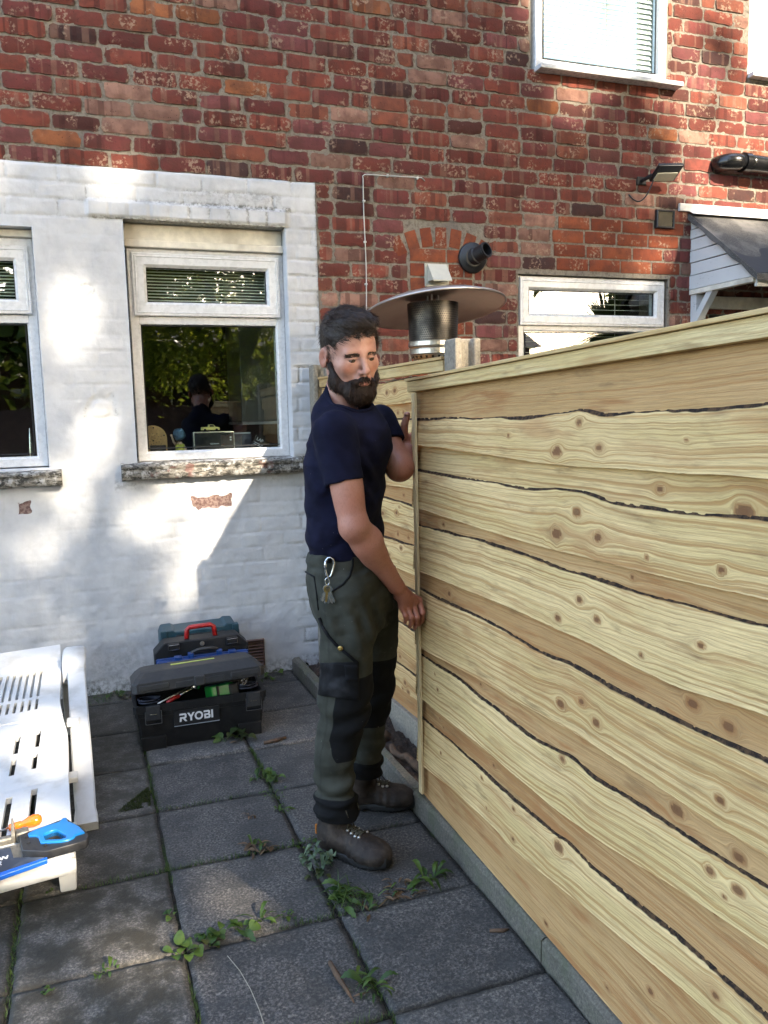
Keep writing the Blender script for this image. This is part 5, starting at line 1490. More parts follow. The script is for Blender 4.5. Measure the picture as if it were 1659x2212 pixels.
def with_hole(outer, hole, z0, z1):
    cu = bpy.data.curves.new('tmp', 'CURVE'); cu.dimensions = '2D'; cu.fill_mode = 'BOTH'; cu.extrude = (z1 - z0) / 2; cu.bevel_depth = .003; cu.bevel_resolution = 2
    for pl_ in (outer, hole):
        s2 = cu.splines.new('POLY'); s2.points.add(len(pl_) - 1); s2.use_cyclic_u = True
        for q, (x, y) in zip(s2.points, pl_): q.co = (x, y, 0, 1)
    o = bpy.data.objects.new('tmp', cu); COL.objects.link(o)
    return o
o = curve_to_mesh(with_hole(outer, hole, .0, .020), 'grip', 'saw_black', Matrix.Translation((0, 0, ZS + .012)))
grip = t.own(o)
b_out = [(-.284, 2.566), (-.270, 2.580), (-.232, 2.596), (-.197, 2.606), (-.188, 2.628), (-.180, 2.626), (-.176, 2.600), (-.158, 2.580), (-.140, 2.550), (-.126, 2.512), (-.150, 2.506), (-.156, 2.490), (-.170, 2.482), (-.190, 2.482), (-.243, 2.496), (-.252, 2.535), (-.262, 2.548), (-.280, 2.552)]
o = curve_to_mesh(with_hole(b_out, hole, 0, .018), 'grip_inlay', 'saw_blue', Matrix.Translation((0, 0, ZS + .019)))
t.own(o, grip)
for x, y in ((-.290, 2.552), (-.282, 2.515), (-.232, 2.480)): t.put(MB().lathe([(0, 0), (.0055, 0), (.0055, .004), (.003, .004), (0, .002)], 14, (x, y, ZS + .0245)), 'screw', 'dark_metal', parent=grip)
sl = flat([(-.306, 2.566), (-.75, 2.40 + .09), (-.75, 2.37), (-.345, 2.395), (-.226, 2.436), (-.292, 2.478)], ZS - .001, ZS + .004, 'blade', 'steel', bev=.0005)
flat([(-.335, 2.545), (-.75, 2.47), (-.75, 2.375), (-.345, 2.402), (-.232, 2.440), (-.236, 2.446), (-.320, 2.478)], ZS + .0045, ZS + .0075, 'sleeve', 'saw_sleeve', bev=.001)
flat([(-.75, 2.358), (-.345, 2.380), (-.224, 2.424), (-.226, 2.440), (-.345, 2.4015), (-.75, 2.3745)], ZS - .004, ZS + .010, 'blade_guard', 'blue_strip', bev=.002)
xa = np.array([.987, .16, 0]); ya = np.array([-.16, .987, 0])
o = text('lettering', 'ON', .024, 'print_white', frame_mat((-.374, 2.472, ZS + .0082), xa, ya, (0, 0, 1)), .03, .25); t.own(o, None)
o = text('lettering', 'R', .030, 'print_grey', frame_mat((-.366, 2.443, ZS + .0082), xa, ya, (0, 0, 1)), .0, .25); t.own(o, None)
# screwdriver
MT['amber'] = simple('translucent_orange_plastic', (.66, .14, .010), .18, .05, 20, .02)
t = Thing('screwdriver', (-.31, 2.67, .18), 'screwdriver with a bulbous orange handle lying on the lounger', 'screwdriver')
ax = np.array([.98, -.02, .14]); ax /= np.linalg.norm(ax); r_, f_, u_ = axes(ax, (0, 0, 1)); Rs = np.stack([r_, u_, f_], 1)
b_ = np.array([-.352, 2.672, .176])
t.put(MB().lathe([(0, 0), (.009, .001), (.0115, .004), (.0115, .036), (.009, .040), (.011, .046), (.017, .060), (.0195, .076), (.0175, .090), (.010, .098), (0, .100)], 20, b_, Rs), 'handle', 'amber', smooth=True)
t.put(MB().tube([b_, b_ - ax * .12], .0032, 8), 'shaft', 'chrome', smooth=True)
# bolster chisel / brick hammer head
MT['old_steel'] = simple('worn_steel', (.20, .19, .165), .5, .35, 45, .5, metal=.6, dirt=(.12, .10, .07))
t = Thing('club_hammer', (-.34, 2.62, .16), 'worn steel hammer head with a thin claw, lying by the saw', 'hammer')
Rh = rz(.18)
cH = np.array([-.322, 2.612, .172])
t.put(MB().box(cH + (-.004, -.018, -.014), cH + (.034, .018, .018), rot=Rh, piv=cH, bev=.005), 'head', 'old_steel')
t.put(MB().add([cH + q_ for q_ in np.array([[-.016, -.016, .012], [-.004, -.016, .012], [-.004, .016, .012], [-.016, .016, .012], [-.013, -.002, .062], [-.008, -.002, .062], [-.008, .003, .062], [-.013, .003, .062], [-.016, -.016, -.01], [-.004, -.016, -.01], [-.004, .016, -.01], [-.016, .016, -.01]])], [(0, 1, 5, 4), (1, 2, 6, 5), (2, 3, 7, 6), (3, 0, 4, 7), (4, 5, 6, 7), (8, 9, 1, 0), (9, 10, 2, 1), (10, 11, 3, 2), (11, 8, 0, 3)]), 'claw', 'old_steel', bevel=.002)
t.put(MB().box(cH + (-.30, -.012, -.014), cH + (-.010, .012, .008), rot=Rh, piv=cH, bev=.006), 'shaft', 'old_steel')

# ------------------------------------------------------------------ small things on the window ledge, seen through the glass
SZ = 1.215
MT['ply'] = simple('pale_plywood', (.42, .27, .12), .6, .15, 30, .1)
t = Thing('perforated_board', (.30, 4.66, SZ), 'round topped plywood board drilled with small holes, behind the kitchen glass', 'board')
cx_, zb = .275, SZ
pol = [(.20, zb), (.350, zb)] + [(.275 + .075 * math.cos(a_), 1.340 + .075 * math.sin(a_)) for a_ in np.linspace(0, math.pi, 20)]
t.put(MB().prism(pol, (0, 0, 0), (1, 0, 0), (0, 0, 1), (0, 1, 0), 4.660, 4.672), 'panel', 'ply')
mb = MB(); rr = np.random.default_rng(3)
for k in range(30):
    a_, r1 = k * 2.4, .009 * math.sqrt(k)
    mb.lathe([(0, 0), (.0022 if k else .0045, 0), (.002, .002), (0, .002)], 8, (.275 + r1 * math.cos(a_), 4.6588, 1.330 + r1 * math.sin(a_)), Rw)
for a_ in (.3, 1.5): mb.lathe([(0, 0), (.0045, 0), (.004, .002), (0, .002)], 8, (.275 + .062 * math.cos(a_), 4.6588, 1.340 + .062 * math.sin(a_)), Rw)
t.put(mb, 'holes', 'black_plastic')
t.put(MB().box((.255, 4.640, SZ), (.34, 4.656, 1.305), bev=.002), 'label_block', 'black_plastic')
MT['doll_hair'] = simple('dull_blue_hair', (.055, .13, .22), .7, .3, 60, .6)
MT['doll_skin'] = simple('pale_vinyl', (.55, .40, .29), .5)
MT['doll_top'] = simple('lime_cloth', (.38, .40, .06), .7)
t = Thing('small_figurine', (.413, 4.66, SZ), 'small toy figurine with blue hair and one raised arm, back to the window', 'figurine')
t.put(MB().lathe([(0, .0), (.020, .0), (.024, .02), (.022, .06), (.024, .085), (.012, .098), (.010, .105), (0, .105)], 16, (.418, 4.66, SZ)), 'body', 'doll_skin', smooth=True)
t.put(MB().lathe([(.0245, .045), (.026, .05), (.0255, .085), (.020, .092), (.019, .09)], 16, (.418, 4.66, SZ)), 'top', 'doll_top', smooth=True)
hh_ = MB().lathe([(0, -.034)] + [(.034 * math.sin(a_), -.034 * math.cos(a_)) for a_ in np.linspace(.3, 2.9, 14)] + [(0, .034)], 24, (0, 0, 0)).build('hair', MT['doll_hair'], None, True)
co = np.array([v.co[:] for v in hh_.data.vertices]); co = co * (1 + .12 * fbm(co * 70, 4, 2))[:, None] + (.416, 4.66, 1.360)
hh_.data.vertices.foreach_set('co', co.astype(np.float32).ravel()); t.own(hh_)
t.put(MB().tube([[.400, 4.66, 1.300], [.384, 4.655, 1.320], [.376, 4.65, 1.350], [.372, 4.65, 1.362]], [.007, .006, .0055, .007], 8), 'arm', 'doll_skin', smooth=True)
t.put(MB().tube([[.437, 4.66, 1.300], [.447, 4.655, 1.28], [.447, 4.65, 1.25]], [.007, .006, .006], 8), 'arm', 'doll_skin', smooth=True)
t = Thing('black_speaker', (.61, 4.67, SZ), 'black speaker with rounded pale rim under the toy truck', 'speaker')
t.put(MB().box((.492, 4.665, SZ), (.728, 4.72, 1.372), bev=.012), 'cabinet', 'steel')
t.put(MB().box((.500, 4.656, SZ), (.720, 4.666, 1.366), bev=.004), 'front', 'black_plastic')
a_ = np.linspace(0, 1, 40)
t.put(MB().tube(np.stack([.585 + .05 * a_, np.full(40, 4.6555), 1.302 + .006 * np.sin(a_ * 42) * (1 - .5 * a_)], 1), .0012, 5), 'script_badge', 'print_grey')
for k in range(2): t.put(MB().box((.698, 4.653, 1.318 + k * .014), (.707, 4.657, 1.327 + k * .014), bev=.001), 'button', 'print_grey')
MT['toy_yellow'] = simple('pale_yellow_paint', (.62, .56, .19), .35, .04, 20, 0)
t = Thing('toy_truck', (.595, 4.69, 1.3725), 'tiny pale yellow toy pickup truck parked on top of the black speaker', 'toy truck')
pol = [(.543, 1.380), (.646, 1.380), (.647, 1.392), (.640, 1.396), (.622, 1.398), (.612, 1.411), (.585, 1.411), (.583, 1.398), (.545, 1.397)]
t.put(MB().prism(pol, (0, 0, 0), (1, 0, 0), (0, 0, 1), (0, 1, 0), 4.672, 4.712), 'body', 'toy_yellow', bevel=.002)
t.put(MB().prism([(.590, 1.399), (.617, 1.399), (.610, 1.408), (.590, 1.408)], (0, 0, 0), (1, 0, 0), (0, 0, 1), (0, 1, 0), 4.6712, 4.673), 'window', 'black_plastic')
for x in (.562, .628):
    for y in (4.672, 4.712): t.put(MB().lathe([(0, .0), (.0078, 0), (.0078, .006), (0, .006)], 14, (x, y + .003, 1.3805), Rw), 'wheel', 'black_plastic')
t = Thing('folded_papers', (.78, 4.72, SZ), 'flat blue grey folder behind the right end of the black speaker', 'folder')
t.put(MB().box((.70, 4.73, SZ), (.835, 4.745, 1.352), bev=.002), 'cover', 'saw_sleeve'); t.put(MB().box((.70, 4.728, 1.353), (.83, 4.747, 1.36), bev=.001), 'edge', 'print_grey')
t = Thing('small_box', (.865, 4.66, SZ), 'small black box lettered LAP leaning in the corner of the kitchen window', 'box')
Rb = ry(math.radians(28)); pv = np.array([.865, 4.66, 1.30])
t.put(MB().box((.835, 4.655, 1.262), (.895, 4.69, 1.335), rot=Rb, piv=pv, bev=.002), 'carton', 'black_plastic')
o = text('lettering', 'LAP', .024, 'print_white', Matrix.Translation((.865, 4.6535, 1.30)) @ Matrix.Rotation(math.radians(28), 4, 'Y') @ Matrix.Translation((-.022, 0, .008)) @ Matrix(((1, 0, 0, 0), (0, 0, -1, 0), (0, 1, 0, 0), (0, 0, 0, 1))), .01); t.own(o)
mb = MB()
for k in range(2): mb.box((.838, 4.6525, 1.290 - k * .010), (.892, 4.6545, 1.294 - k * .010), rot=Rb, piv=pv)
t.put(mb, 'printed_bar', 'print_white')
t = Thing('wine_bottle', (-.352, 4.68, SZ), 'slim glossy glass bottle standing behind the cut window pane', 'bottle')
t.put(MB().lathe([(0, 0), (.014, .0), (.015, .02), (.013, .10), (.008, .16), (.003, .20), (0, .205)], 18, (-.352, 4.66, SZ)), 'glass_body', 'chrome', smooth=True)

# ------------------------------------------------------------------ weeds in the joints, dead leaves, twigs
rw = np.random.default_rng(31)
def leaf_strip(base, az, L, W, lift, droop, prof, nseg=9, curl=0.0, roll=0.0):
    """one leaf: a bent, cupped strip with the outline of its kind"""
    s = np.linspace(0, 1, nseg)
    d = A2(math.cos(az), math.sin(az)); side = np.array([-d[1], d[0], 0]); f = np.array([d[0], d[1], 0])
    h = lift * np.sin(np.minimum(s * 1.9, 1.57)) - droop * s ** 2.2
    az2 = curl * s
    P = np.array(base) + (s * L)[:, None] * f + (L * .35 * az2 * s)[:, None] * side + np.maximum(h, .002 - base[2] * 0)[:, None] * np.array([0, 0, 1.0])
    w = prof(s) * W
    up = np.array([0, 0, 1.0])
    l = P + side * w[:, None] + up * (w * .35 + roll * w)[:, None]; r = P - side * w[:, None] + up * (w * .35 - roll * w)[:, None]
    V = np.concatenate([l, P, r]); n = nseg
    F = [[i, i + 1, n + i + 1, n + i] for i in range(n - 1)] + [[n + i, n + i + 1, 2 * n + i + 1, 2 * n + i] for i in range(n - 1)]
    return V, F
def A2(x, y): return np.array([x, y, 0.0])
def dande(s): return np.clip(np.sin(np.pi * np.clip(s, .02, .99)) ** .7 * (.55 + .45 * s) * (.55 + .45 * np.abs(np.sin(s * 17))), .06, 1)
def broad(s): return np.clip(np.where(s < .3, .08, np.sin(np.pi * np.clip((s - .27) / .74, 0, 1)) ** .6), .06, 1)
def blade(s): return np.clip(1 - s, .05, 1)
def oval(s): return np.clip(np.sin(np.pi * np.clip(s, .02, .99)) ** .8, .05, 1)
KIND = dict(dandelion=(dande, .085, .014, .045, .030, 'weed'), broad=(broad, .060, .020, .030, .012, 'weed'), grass=(blade, .075, .0022, .050, .030, 'weed'),
            pale=(oval, .040, .011, .040, .010, 'weed_pale'), dead=(dande, .055, .010, .012, .010, 'weed_dead'), dull=(broad, .050, .017, .026, .014, 'weed_dark'), small=(oval, .018, .006, .012, .004, 'weed'))
def clump(x, y, spec, label, cat='weed', group='weeds growing between the paving slabs', name='weed', z0=.0):
    t = Thing(name, (x, y, 0), label, cat, group)
    by = {}
    for kind, n, spread, sc in spec:
        prof, L, W, lift, droop, m = KIND[kind]
        for _ in range(n + (n // 4 if kind in ('grass', 'small') else 0)):
            a = rw.uniform(0, 6.283); r = spread * math.sqrt(rw.uniform())
            b = (x + r * math.cos(a) * 1.0, y + r * math.sin(a), z0 + rw.uniform(0, .006) + (rw.uniform(0, .05) if kind == 'pale' else 0))
            k = sc * .74 * rw.uniform(.5, 1.3)
            by.setdefault(m, []).append(leaf_strip(b, rw.uniform(0, 6.283), L * k, W * k * rw.uniform(.8, 1.2), lift * k * rw.uniform(.4, 1.3), droop * k * rw.uniform(.5, 1.4), prof, 13 if prof is dande else 8, rw.normal() * .7, rw.normal() * .35))
    for i, (m, L_) in enumerate(by.items()):
        V, F, n, lv = [], [], 0, []
        for v, f in L_:
            V.append(v); F += [[q + n for q in g] for g in f]; n += len(v); lv += [rw.uniform()] * len(v)
        o = mesh_obj('dead_leaves' if m == 'weed_dead' else 'leaves', np.concatenate(V), F, MT[m], None, True, dict(lv=lv))
        t.own(o)
    return t
clump(-.09, 4.31, [('grass', 34, .09, .9), ('dandelion', 5, .05, .6)], 'grass tuft at the foot of the white wall beside the lounger strut')
clump(.01, 4.36, [('grass', 14, .05, .8), ('broad', 8, .05, .8), ('dead', 6, .05, .8)], 'mixed weed tuft at the wall foot just left of the toolbox')
clump(.055, 4.28, [('dull', 7, .02, 1.2), ('dead', 5, .03, 1.2)], 'dark broad leaved weed standing against the wall behind the toolbox')
clump(.83, 4.33, [('broad', 10, .06, 1.0), ('grass', 8, .06, .6)], 'broad leaved weed at the wall foot between air brick and kerb')
clump(.72, 4.30, [('dull', 7, .05, 1.0)], 'dull green weed by the wall just right of the cases')
clump(.435, 3.515, [('dull', 3, .015, 1.9), ('broad', 2, .01, 1.3)], 'large drooping dark leaf at the toolbox front')
clump(.505, 3.50, [('dull', 5, .018, 1.5), ('dead', 2, .02, .8)], 'crumpled round leaf at the right end of the toolbox front')
clump(.525, 3.10, [('dandelion', 13, .03, .85), ('grass', 10, .05, .6)], 'green dandelion in the joint below the toolbox')
clump(.575, 3.06, [('broad', 9, .025, .8), ('dandelion', 4, .02, .6)], 'bushy broad leaved weed by the joint, left of the standing legs')
clump(.535, 2.93, [('grass', 16, .05, .6), ('small', 16, .06, 1.0)], 'straggling line of grass along the joint left of the front boot')
clump(.540, 2.80, [('dandelion', 5, .012, .6), ('small', 10, .04, 1.0)], 'small single dandelion in the joint above the front boot')
clump(.425, 2.81, [('dead', 9, .022, .6)], 'little curl of brown dead leaf on the slab left of the front boot', 'dead weed', None, 'dead_weed')
clump(.425, 2.575, [('dead', 20, .05, 1.0), ('dandelion', 5, .03, .8)], 'pulled up dandelion drying on the slab, half brown', 'dead weed', None, 'dead_weed')
clump(.560, 2.535, [('small', 14, .05, 1.0), ('grass', 8, .05, .4)], 'tiny sprigs in the joint beside the boot heel')
clump(.572, 2.365, [('pale', 46, .055, 1.0), ('dull', 10, .05, .9)], 'pale silvery leafed weed at the toe of the front boot')
clump(.590, 2.19, [('grass', 70, .05, 1.15), ('dandelion', 16, .05, 1.0), ('broad', 6, .04, .9)], 'biggest bright green tuft where four slabs meet')
clump(.660, 2.13, [('grass', 22, .05, .8), ('dandelion', 8, .04, .8), ('dead', 6, .05, .8)], 'grassy weed creeping right from the big green tuft')
clump(.775, 2.16, [('dead', 24, .06, .9), ('dandelion', 8, .04, .8)], 'brown and green wilted weed lying towards the fence')
clump(.880, 2.19, [('dandelion', 14, .04, 1.05), ('grass', 6, .03, .7)], 'upright feathery green dandelion nearest the fence kerb')
clump(.130, 2.12, [('broad', 12, .035, .95), ('small', 8, .04, 1.0)], 'broad leaved weed at the left end of the leafy joint')
clump(.205, 2.135, [('broad', 12, .04, .9), ('dull', 7, .03, .9)], 'reddish green leaf cluster in the middle of the leafy joint')
clump(.300, 2.15, [('broad', 9, .03, .85), ('dandelion', 5, .02, .8)], 'green leaf cluster at the right end of the leafy joint')
clump(.352, 2.175, [('dandelion', 5, .01, .9)], 'single upright dandelion closing the leafy joint')
clump(.415, 2.16, [('small', 12, .035, 1.2)], 'few tiny leaves trailing after the leafy joint')
clump(.112, 2.285, [('broad', 4, .012, .7)], 'lone small green leaf at a slab corner above the leafy joint')
clump(-.070, 2.10, [('dandelion', 6, .02, .7), ('small', 6, .03, 1.0)], 'small dandelion on the dark algae stained slab', group=None)
clump(-.215, 2.085, [('small', 8, .02, 1.1)], 'tiny sprout near the bottom left of the dark slab', group=None)
clump(.555, 1.80, [('dandelion', 16, .045, .85), ('grass', 16, .05, .7), ('dead', 4, .03, .8)], 'green dandelion in the joint nearest the viewer')
clump(-.235, 2.545, [('broad', 4, .008, .45)], 'yellow green seedling beside the lounger front leg', group=None)
def twig(pts, r, label, m='bark', name='twig'):
    t = Thing(name, tuple(pts[0]), label, name)
    t.put(MB().tube(pts, r, 7), 'stem', m, smooth=True)
MT['twig'] = simple('dry_twig', (.08, .045, .024), .85, .4, 60, .6)
MT['straw'] = simple('pale_straw', (.28, .26, .20), .7, .1, 60, .1)
twig([(.485, 1.915, .012), (.490, 1.86, .010), (.497, 1.80, .012), (.503, 1.755, .008)], [.006, .008, .005, .002], 'brown dead stalk lying by the nearest dandelion', 'twig')
twig([(.60, 3.42, .008), (.66, 3.425, .010), (.705, 3.445, .008)], [.008, .010, .006], 'short brown stick on the slab right of the toolbox', 'twig')
twig([(.94, 1.885, .007), (.975, 1.87, .008), (.995, 1.873, .006)], [.005, .006, .002], 'small brown twig by the kerb below the front panel', 'twig')
twig([(.236, 2.05, .004), (.258, 1.98, .003), (.272, 1.90, .004), (.280, 1.82, .003), (.282, 1.74, .003)], .0011, 'long pale straw lying across the near slab', 'straw', 'straw')
rd_ = np.random.default_rng(77)
for (a, b, lab) in (((1.05, 3.0, .075), (1.12, 2.72, .085), 'rough dead root lying in the trench beside the kerb'), ((1.08, 3.4, .07), (1.06, 3.1, .08), 'second dead root farther along the trench')):
    q = np.linspace(0, 1, 8)[:, None]
    twig((np.array(a) * (1 - q) + np.array(b) * q + rd_.normal(size=(8, 3)) * .006).tolist(), (.016 + .006 * rd_.normal(size=8)).clip(.006, .03), lab, 'twig', 'root')
# moss cushion in the slab corner
mv, mf, n = [], [], 0
tri_ = np.array([(-.045, 3.0), (.09, 3.02), (.098, 3.19)])
for _ in range(2600):
    a, b = rw.uniform(), rw.uniform()
    if a + b > 1: a, b = 1 - a, 1 - b
    p_ = tri_[0] + a * (tri_[1] - tri_[0]) + b * (tri_[2] - tri_[0])
    if rw.random() > .35 + .65 * (a + b) : continue
    if float(vnoise(np.array([[p_[0] * 28, p_[1] * 28, 0]]), 4)[0]) < -.25: continue
    h, w, an = rw.uniform(.003, .009), rw.uniform(.0015, .0035), rw.uniform(0, 6.28)
    c_, s_ = math.cos(an) * w, math.sin(an) * w
    mv += [[p_[0] - c_, p_[1] - s_, 0], [p_[0] + c_, p_[1] + s_, 0], [p_[0] + rw.normal() * .003, p_[1] + rw.normal() * .003, h]]; mf.append([n, n + 1, n + 2]); n += 3
tag(mesh_obj('moss', mv, mf, MT['weed_dark'], None, False, dict(lv=rw.uniform(0, 1, n))), kind='stuff')

# fine grass and moss along the joints, too small and dense to count
gv, gf, gl, n = [], [], [], 0
rj = np.random.default_rng(91)
for xl, y0, y1, k in ((.11, 1.6, 4.3, 1500), (.55, 1.6, 3.4, 1500), (-.33, 1.6, 2.6, 500)):
    for _ in range(k):
        y = rj.uniform(y0, y1)
        if float(vnoise(np.array([[xl * 9, y * 3.2, 0]]), 5)[0]) < rj.uniform(-.35, .75): continue
        x = xl - .022 * (y - 2.5) + .011 + rj.normal() * .0045
        h, w, a, ln = rj.uniform(.006, .026), rj.uniform(.0006, .0016), rj.uniform(0, 6.28), rj.uniform(.2, 1.0)
        c, s_ = math.cos(a), math.sin(a)
        gv += [[x - s_ * w, y + c * w, -.006], [x + s_ * w, y - c * w, -.006], [x + c * h * ln, y + s_ * h * ln, h * (1.1 - .6 * ln)]]
        gf.append([n, n + 1, n + 2]); gl += [rj.uniform()] * 3; n += 3
for yl, x0, x1, k in ((2.12, .12, .95, 1300), (2.545, -.3, .95, 900), (2.97, .1, .6, 500), (1.693, -.3, .6, 500)):
    for _ in range(k):
        x = rj.uniform(x0, x1)
        if float(vnoise(np.array([[x * 4, yl * 9, 0]]), 7)[0]) < rj.uniform(-.2, .8): continue
        y = yl + .003 + rj.normal() * .0045
        h, w, a, ln = rj.uniform(.006, .024), rj.uniform(.0006, .0016), rj.uniform(0, 6.28), rj.uniform(.2, 1.0)
        c, s_ = math.cos(a), math.sin(a)
        gv += [[x - s_ * w, y + c * w, -.006], [x + s_ * w, y - c * w, -.006], [x + c * h * ln, y + s_ * h * ln, h * (1.1 - .6 * ln)]]
        gf.append([n, n + 1, n + 2]); gl += [rj.uniform()] * 3; n += 3
tag(mesh_obj('grass', gv, gf, MT['weed'], None, False, dict(lv=gl)), kind='stuff')

# ------------------------------------------------------------------ trees behind the viewer: they dapple the light and show in the glass
def poly_in(px, pz, poly):
    n = len(poly); r = np.zeros(px.shape, bool); j = n - 1
    for i in range(n):
        xi, zi = poly[i]; xj, zj = poly[j]
        r ^= ((zi > pz) != (zj > pz)) & (px < (xj - xi) * (pz - zi) / (zj - zi + 1e-9) + xi)
        j = i
    return r
GAPS = [  # where light comes through the crown: x, z on the house wall, radius x, radius z
    (-.10, 1.95, .10, .24), (-.22, 1.05, .14, .22), (-.33, .78, .14, .16), (-.02, 1.45, .09, .22), (-.40, 2.63, .16, .07), (.12, 2.62, .12, .10), (.72, 2.62, .13, .08), (.02, 2.40, .11, .07), (1.05, 2.55, .08, .12),
    (.22, 2.79, .07, .05), (2.95, 4.0, .75, .80), (3.6, 3.75, .46, .75), (4.3, 3.75, .7, .70), (4.2, 3.05, .80, .50), (4.4, 2.65, .85, .40), (3.42, 2.72, .14, .18), (3.42, 2.42, .20, .18), (3.2, 2.86, .18, .06), (3.0, 3.05, .18, .05),
    (2.95, 2.2, .45, .05), (1.2, 3.6, .12, .05), (.75, 4.05, .16, .07), (.35, 1.95, .04, .10), (.3, 1.3, .05, .08), (.95, 1.32, .30, .20), (.64, .90, .38, .34), (.42, .70, .20, .28), (.38, .58, .13, .16), (.22, .92, .18, .14), (2.1, 1.55, .5, .2),
    (-1.05, -.92, .16, .16), (-.78, -.44, .18, .22), (-.53, .06, .20, .18), (-.62, -1.27, .12, .15), (-.95, -1.38, .20, .12), (-.74, -1.47, .09, .10), (-1.25, -1.42, .12, .10)]
def light_through(x, z):
    n = .32 * fbm(np.stack([x * 3.2, z * 3.2, x * 0], -1), 5, 3)
    v = np.full(x.shape, 9.0)
    for a, b, ra, rb in GAPS: v = np.minimum(v, np.hypot((x - a) / ra, (z - b) / rb))
    return (v + n) < .92
rt = np.random.default_rng(11)
def leaves(cent, size, rng, squash=.62):
    """leaf quads folded along the midrib"""
    n = len(cent)
    d = rng.normal(size=(n, 3)); d[:, 2] = d[:, 2] * .7 - .35; d /= np.linalg.norm(d, axis=1)[:, None]
    o = rng.normal(size=(n, 3)); s = np.cross(d, o); s /= np.linalg.norm(s, axis=1)[:, None] + 1e-9
    nn = np.cross(s, d)
    L = size * rng.uniform(.7, 1.3, n)[:, None]; W = L * squash * .5
    b, t, l, r = cent - d * L * .5, cent + d * L * .5, cent + s * W + nn * W * .35, cent - s * W + nn * W * .35
    V = np.stack([b, l, t, r], 1).reshape(-1, 3)
    F = np.arange(4 * n).reshape(n, 4)
    return V, F, np.repeat(rng.uniform(0, 1, n), 4)
S_ = np.array(SUN)
def shade_points(x0, x1, z0, z1, step, t0, t1, sparse=.12):
    xs = np.arange(x0, x1, step); zs = np.arange(z0, z1, step)
    X, Z = np.meshgrid(xs, zs); X = X.ravel() + rt.uniform(-.5, .5, X.size) * step; Z = Z.ravel() + rt.uniform(-.5, .5, Z.size) * step
    k = ~light_through(X, Z) | (rt.random(X.size) < np.where(X < 2.2, sparse, np.where(X > 3.2, .03, .06)))
    X, Z = X[k], Z[k]
    t = rt.uniform(t0, t1, len(X)) / abs(S_[1])
    return np.stack([X, np.full(len(X), WY), Z], 1) + S_ * t[:, None]
C1 = np.concatenate([shade_points(-2.0, 5.0, -1.8, 4.5, .062, 9.6, 13.2) for _ in range(3)])
# hanging sprays low down, the ones mirrored in the kitchen window
def sprays(n, lo, hi, per, spread):
    c = rt.uniform(lo, hi, (n, 3))
    k = np.repeat(c, per, 0)
    return k + rt.normal(size=k.shape) * spread * np.array([.8, .8, 1.2])
C2 = np.concatenate([sprays(400, (-.4, -7.8, 2.5), (4.6, -6.2, 6.4), 40, .18), sprays(260, (.6, -8.4, 3.4), (4.2, -7.4, 5.6), 40, .2)])
C2b = sprays(80, (.2, -7.2, 1.85), (4.2, -6.4, 2.8), 30, .14)
def blocks(c):   # keep the low sprays out of the beams that reach the wall
    t = (WY - c[:, 1]) / abs(S_[1]); q = c - S_ * t[:, None]
    inside = (q[:, 0] > -2.0) & (q[:, 0] < 5.0) & (q[:, 2] > -1.8) & (q[:, 2] < 4.4)
    return ~(inside & light_through(q[:, 0], q[:, 2]))
C2 = np.concatenate([C2, C2b]); C2 = C2[blocks(C2)]
def tree(name, base, label, C, size, limbs, C_low=None):
    root = empty(name, base, label, 'tree', 'trees behind the viewer'); inv = Matrix.Translation((-base[0], -base[1], -base[2]))
    V, F, lv = leaves(C, size, rt)
    adopt(mesh_obj('crown', V, F, MT['tree_leaf'], None, False, dict(lv=lv)), root, inv)
    if C_low is not None:
        V, F, lv = leaves(C_low, .12, rt, .45)
        adopt(mesh_obj('low_sprays', V, F, MT['painted_lit_leaf'], None, False, dict(lv=lv)), root, inv)
    mb = MB()
    for pts, rad in limbs: mb.tube(pts, rad, 9)
    adopt(mb.build('trunk', MT['bark'], None, True), root, inv)
left = C1[:, 0] < 6.2
def limbset(b, tips):
    top = np.array([b[0] + .2, b[1], 2.4])
    out = [([b, (b[0] + .05, b[1], 1.2), top], [.19, .15, .13])]
    for q in tips:
        q = np.array(q, float); m_ = top * .45 + q * .55 + np.array([0, 0, .5])
        out.append(([top, m_, q], [.10, .06, .015]))
    return out
tree('leafy_tree', (2.6, -7.6, -.12), 'leafy garden tree mirrored in the kitchen window glass', C1[left], .155,
     limbset((2.6, -7.6, -.12), [(1.4, -7, 5.0), (3.4, -6.8, 7.8), (5.0, -7.2, 7.0), (4.6, -8, 9.4), (.6, -7.4, 3.6)]), C2)
tree('leafy_tree', (7.2, -7.4, -.12), 'taller leafy tree standing right of the mirrored garden tree', C1[~left], .155,
     limbset((7.2, -7.4, -.12), [(7.0, -7, 7.0), (8.4, -6.8, 9.4), (9.2, -7.2, 7.4), (7.6, -8, 9.8)]))
# unseen tree added so its crown closes the sky facing the house
def cloud(n, lo, hi, blobs, seed):
    rg = np.random.default_rng(seed); c = rg.uniform(lo, hi, (blobs, 3)); k = rg.integers(0, blobs, n)
    return c[k] + rg.normal(size=(n, 3)) * .55
C4 = cloud(9000, (9.0, -11.5, 5.5), (15.5, -8.0, 14.5), 120, 8)  # leaves added to darken what the upstairs pane mirrors
C4 = np.concatenate([C4, cloud(12000, (.5, -6.5, 11.5), (8.5, -1.0, 14.5), 150, 9)])  # overhead leaves added to cut skylight on the upper wall
C3 = np.concatenate([C4, cloud(15000, (-9.5, -11.5, 2.6), (2.5, -8.0, 13.5), 190, 3), cloud(13000, (1.0, -10.5, 10.5), (12.5, -5.5, 17.5), 150, 4)]); C3 = C3[blocks(C3)]; C3 = C3[~((C3[:, 0] > .6) & (C3[:, 0] < 6) & (C3[:, 2] < 6.2) & (rt.random(len(C3)) < .3))]
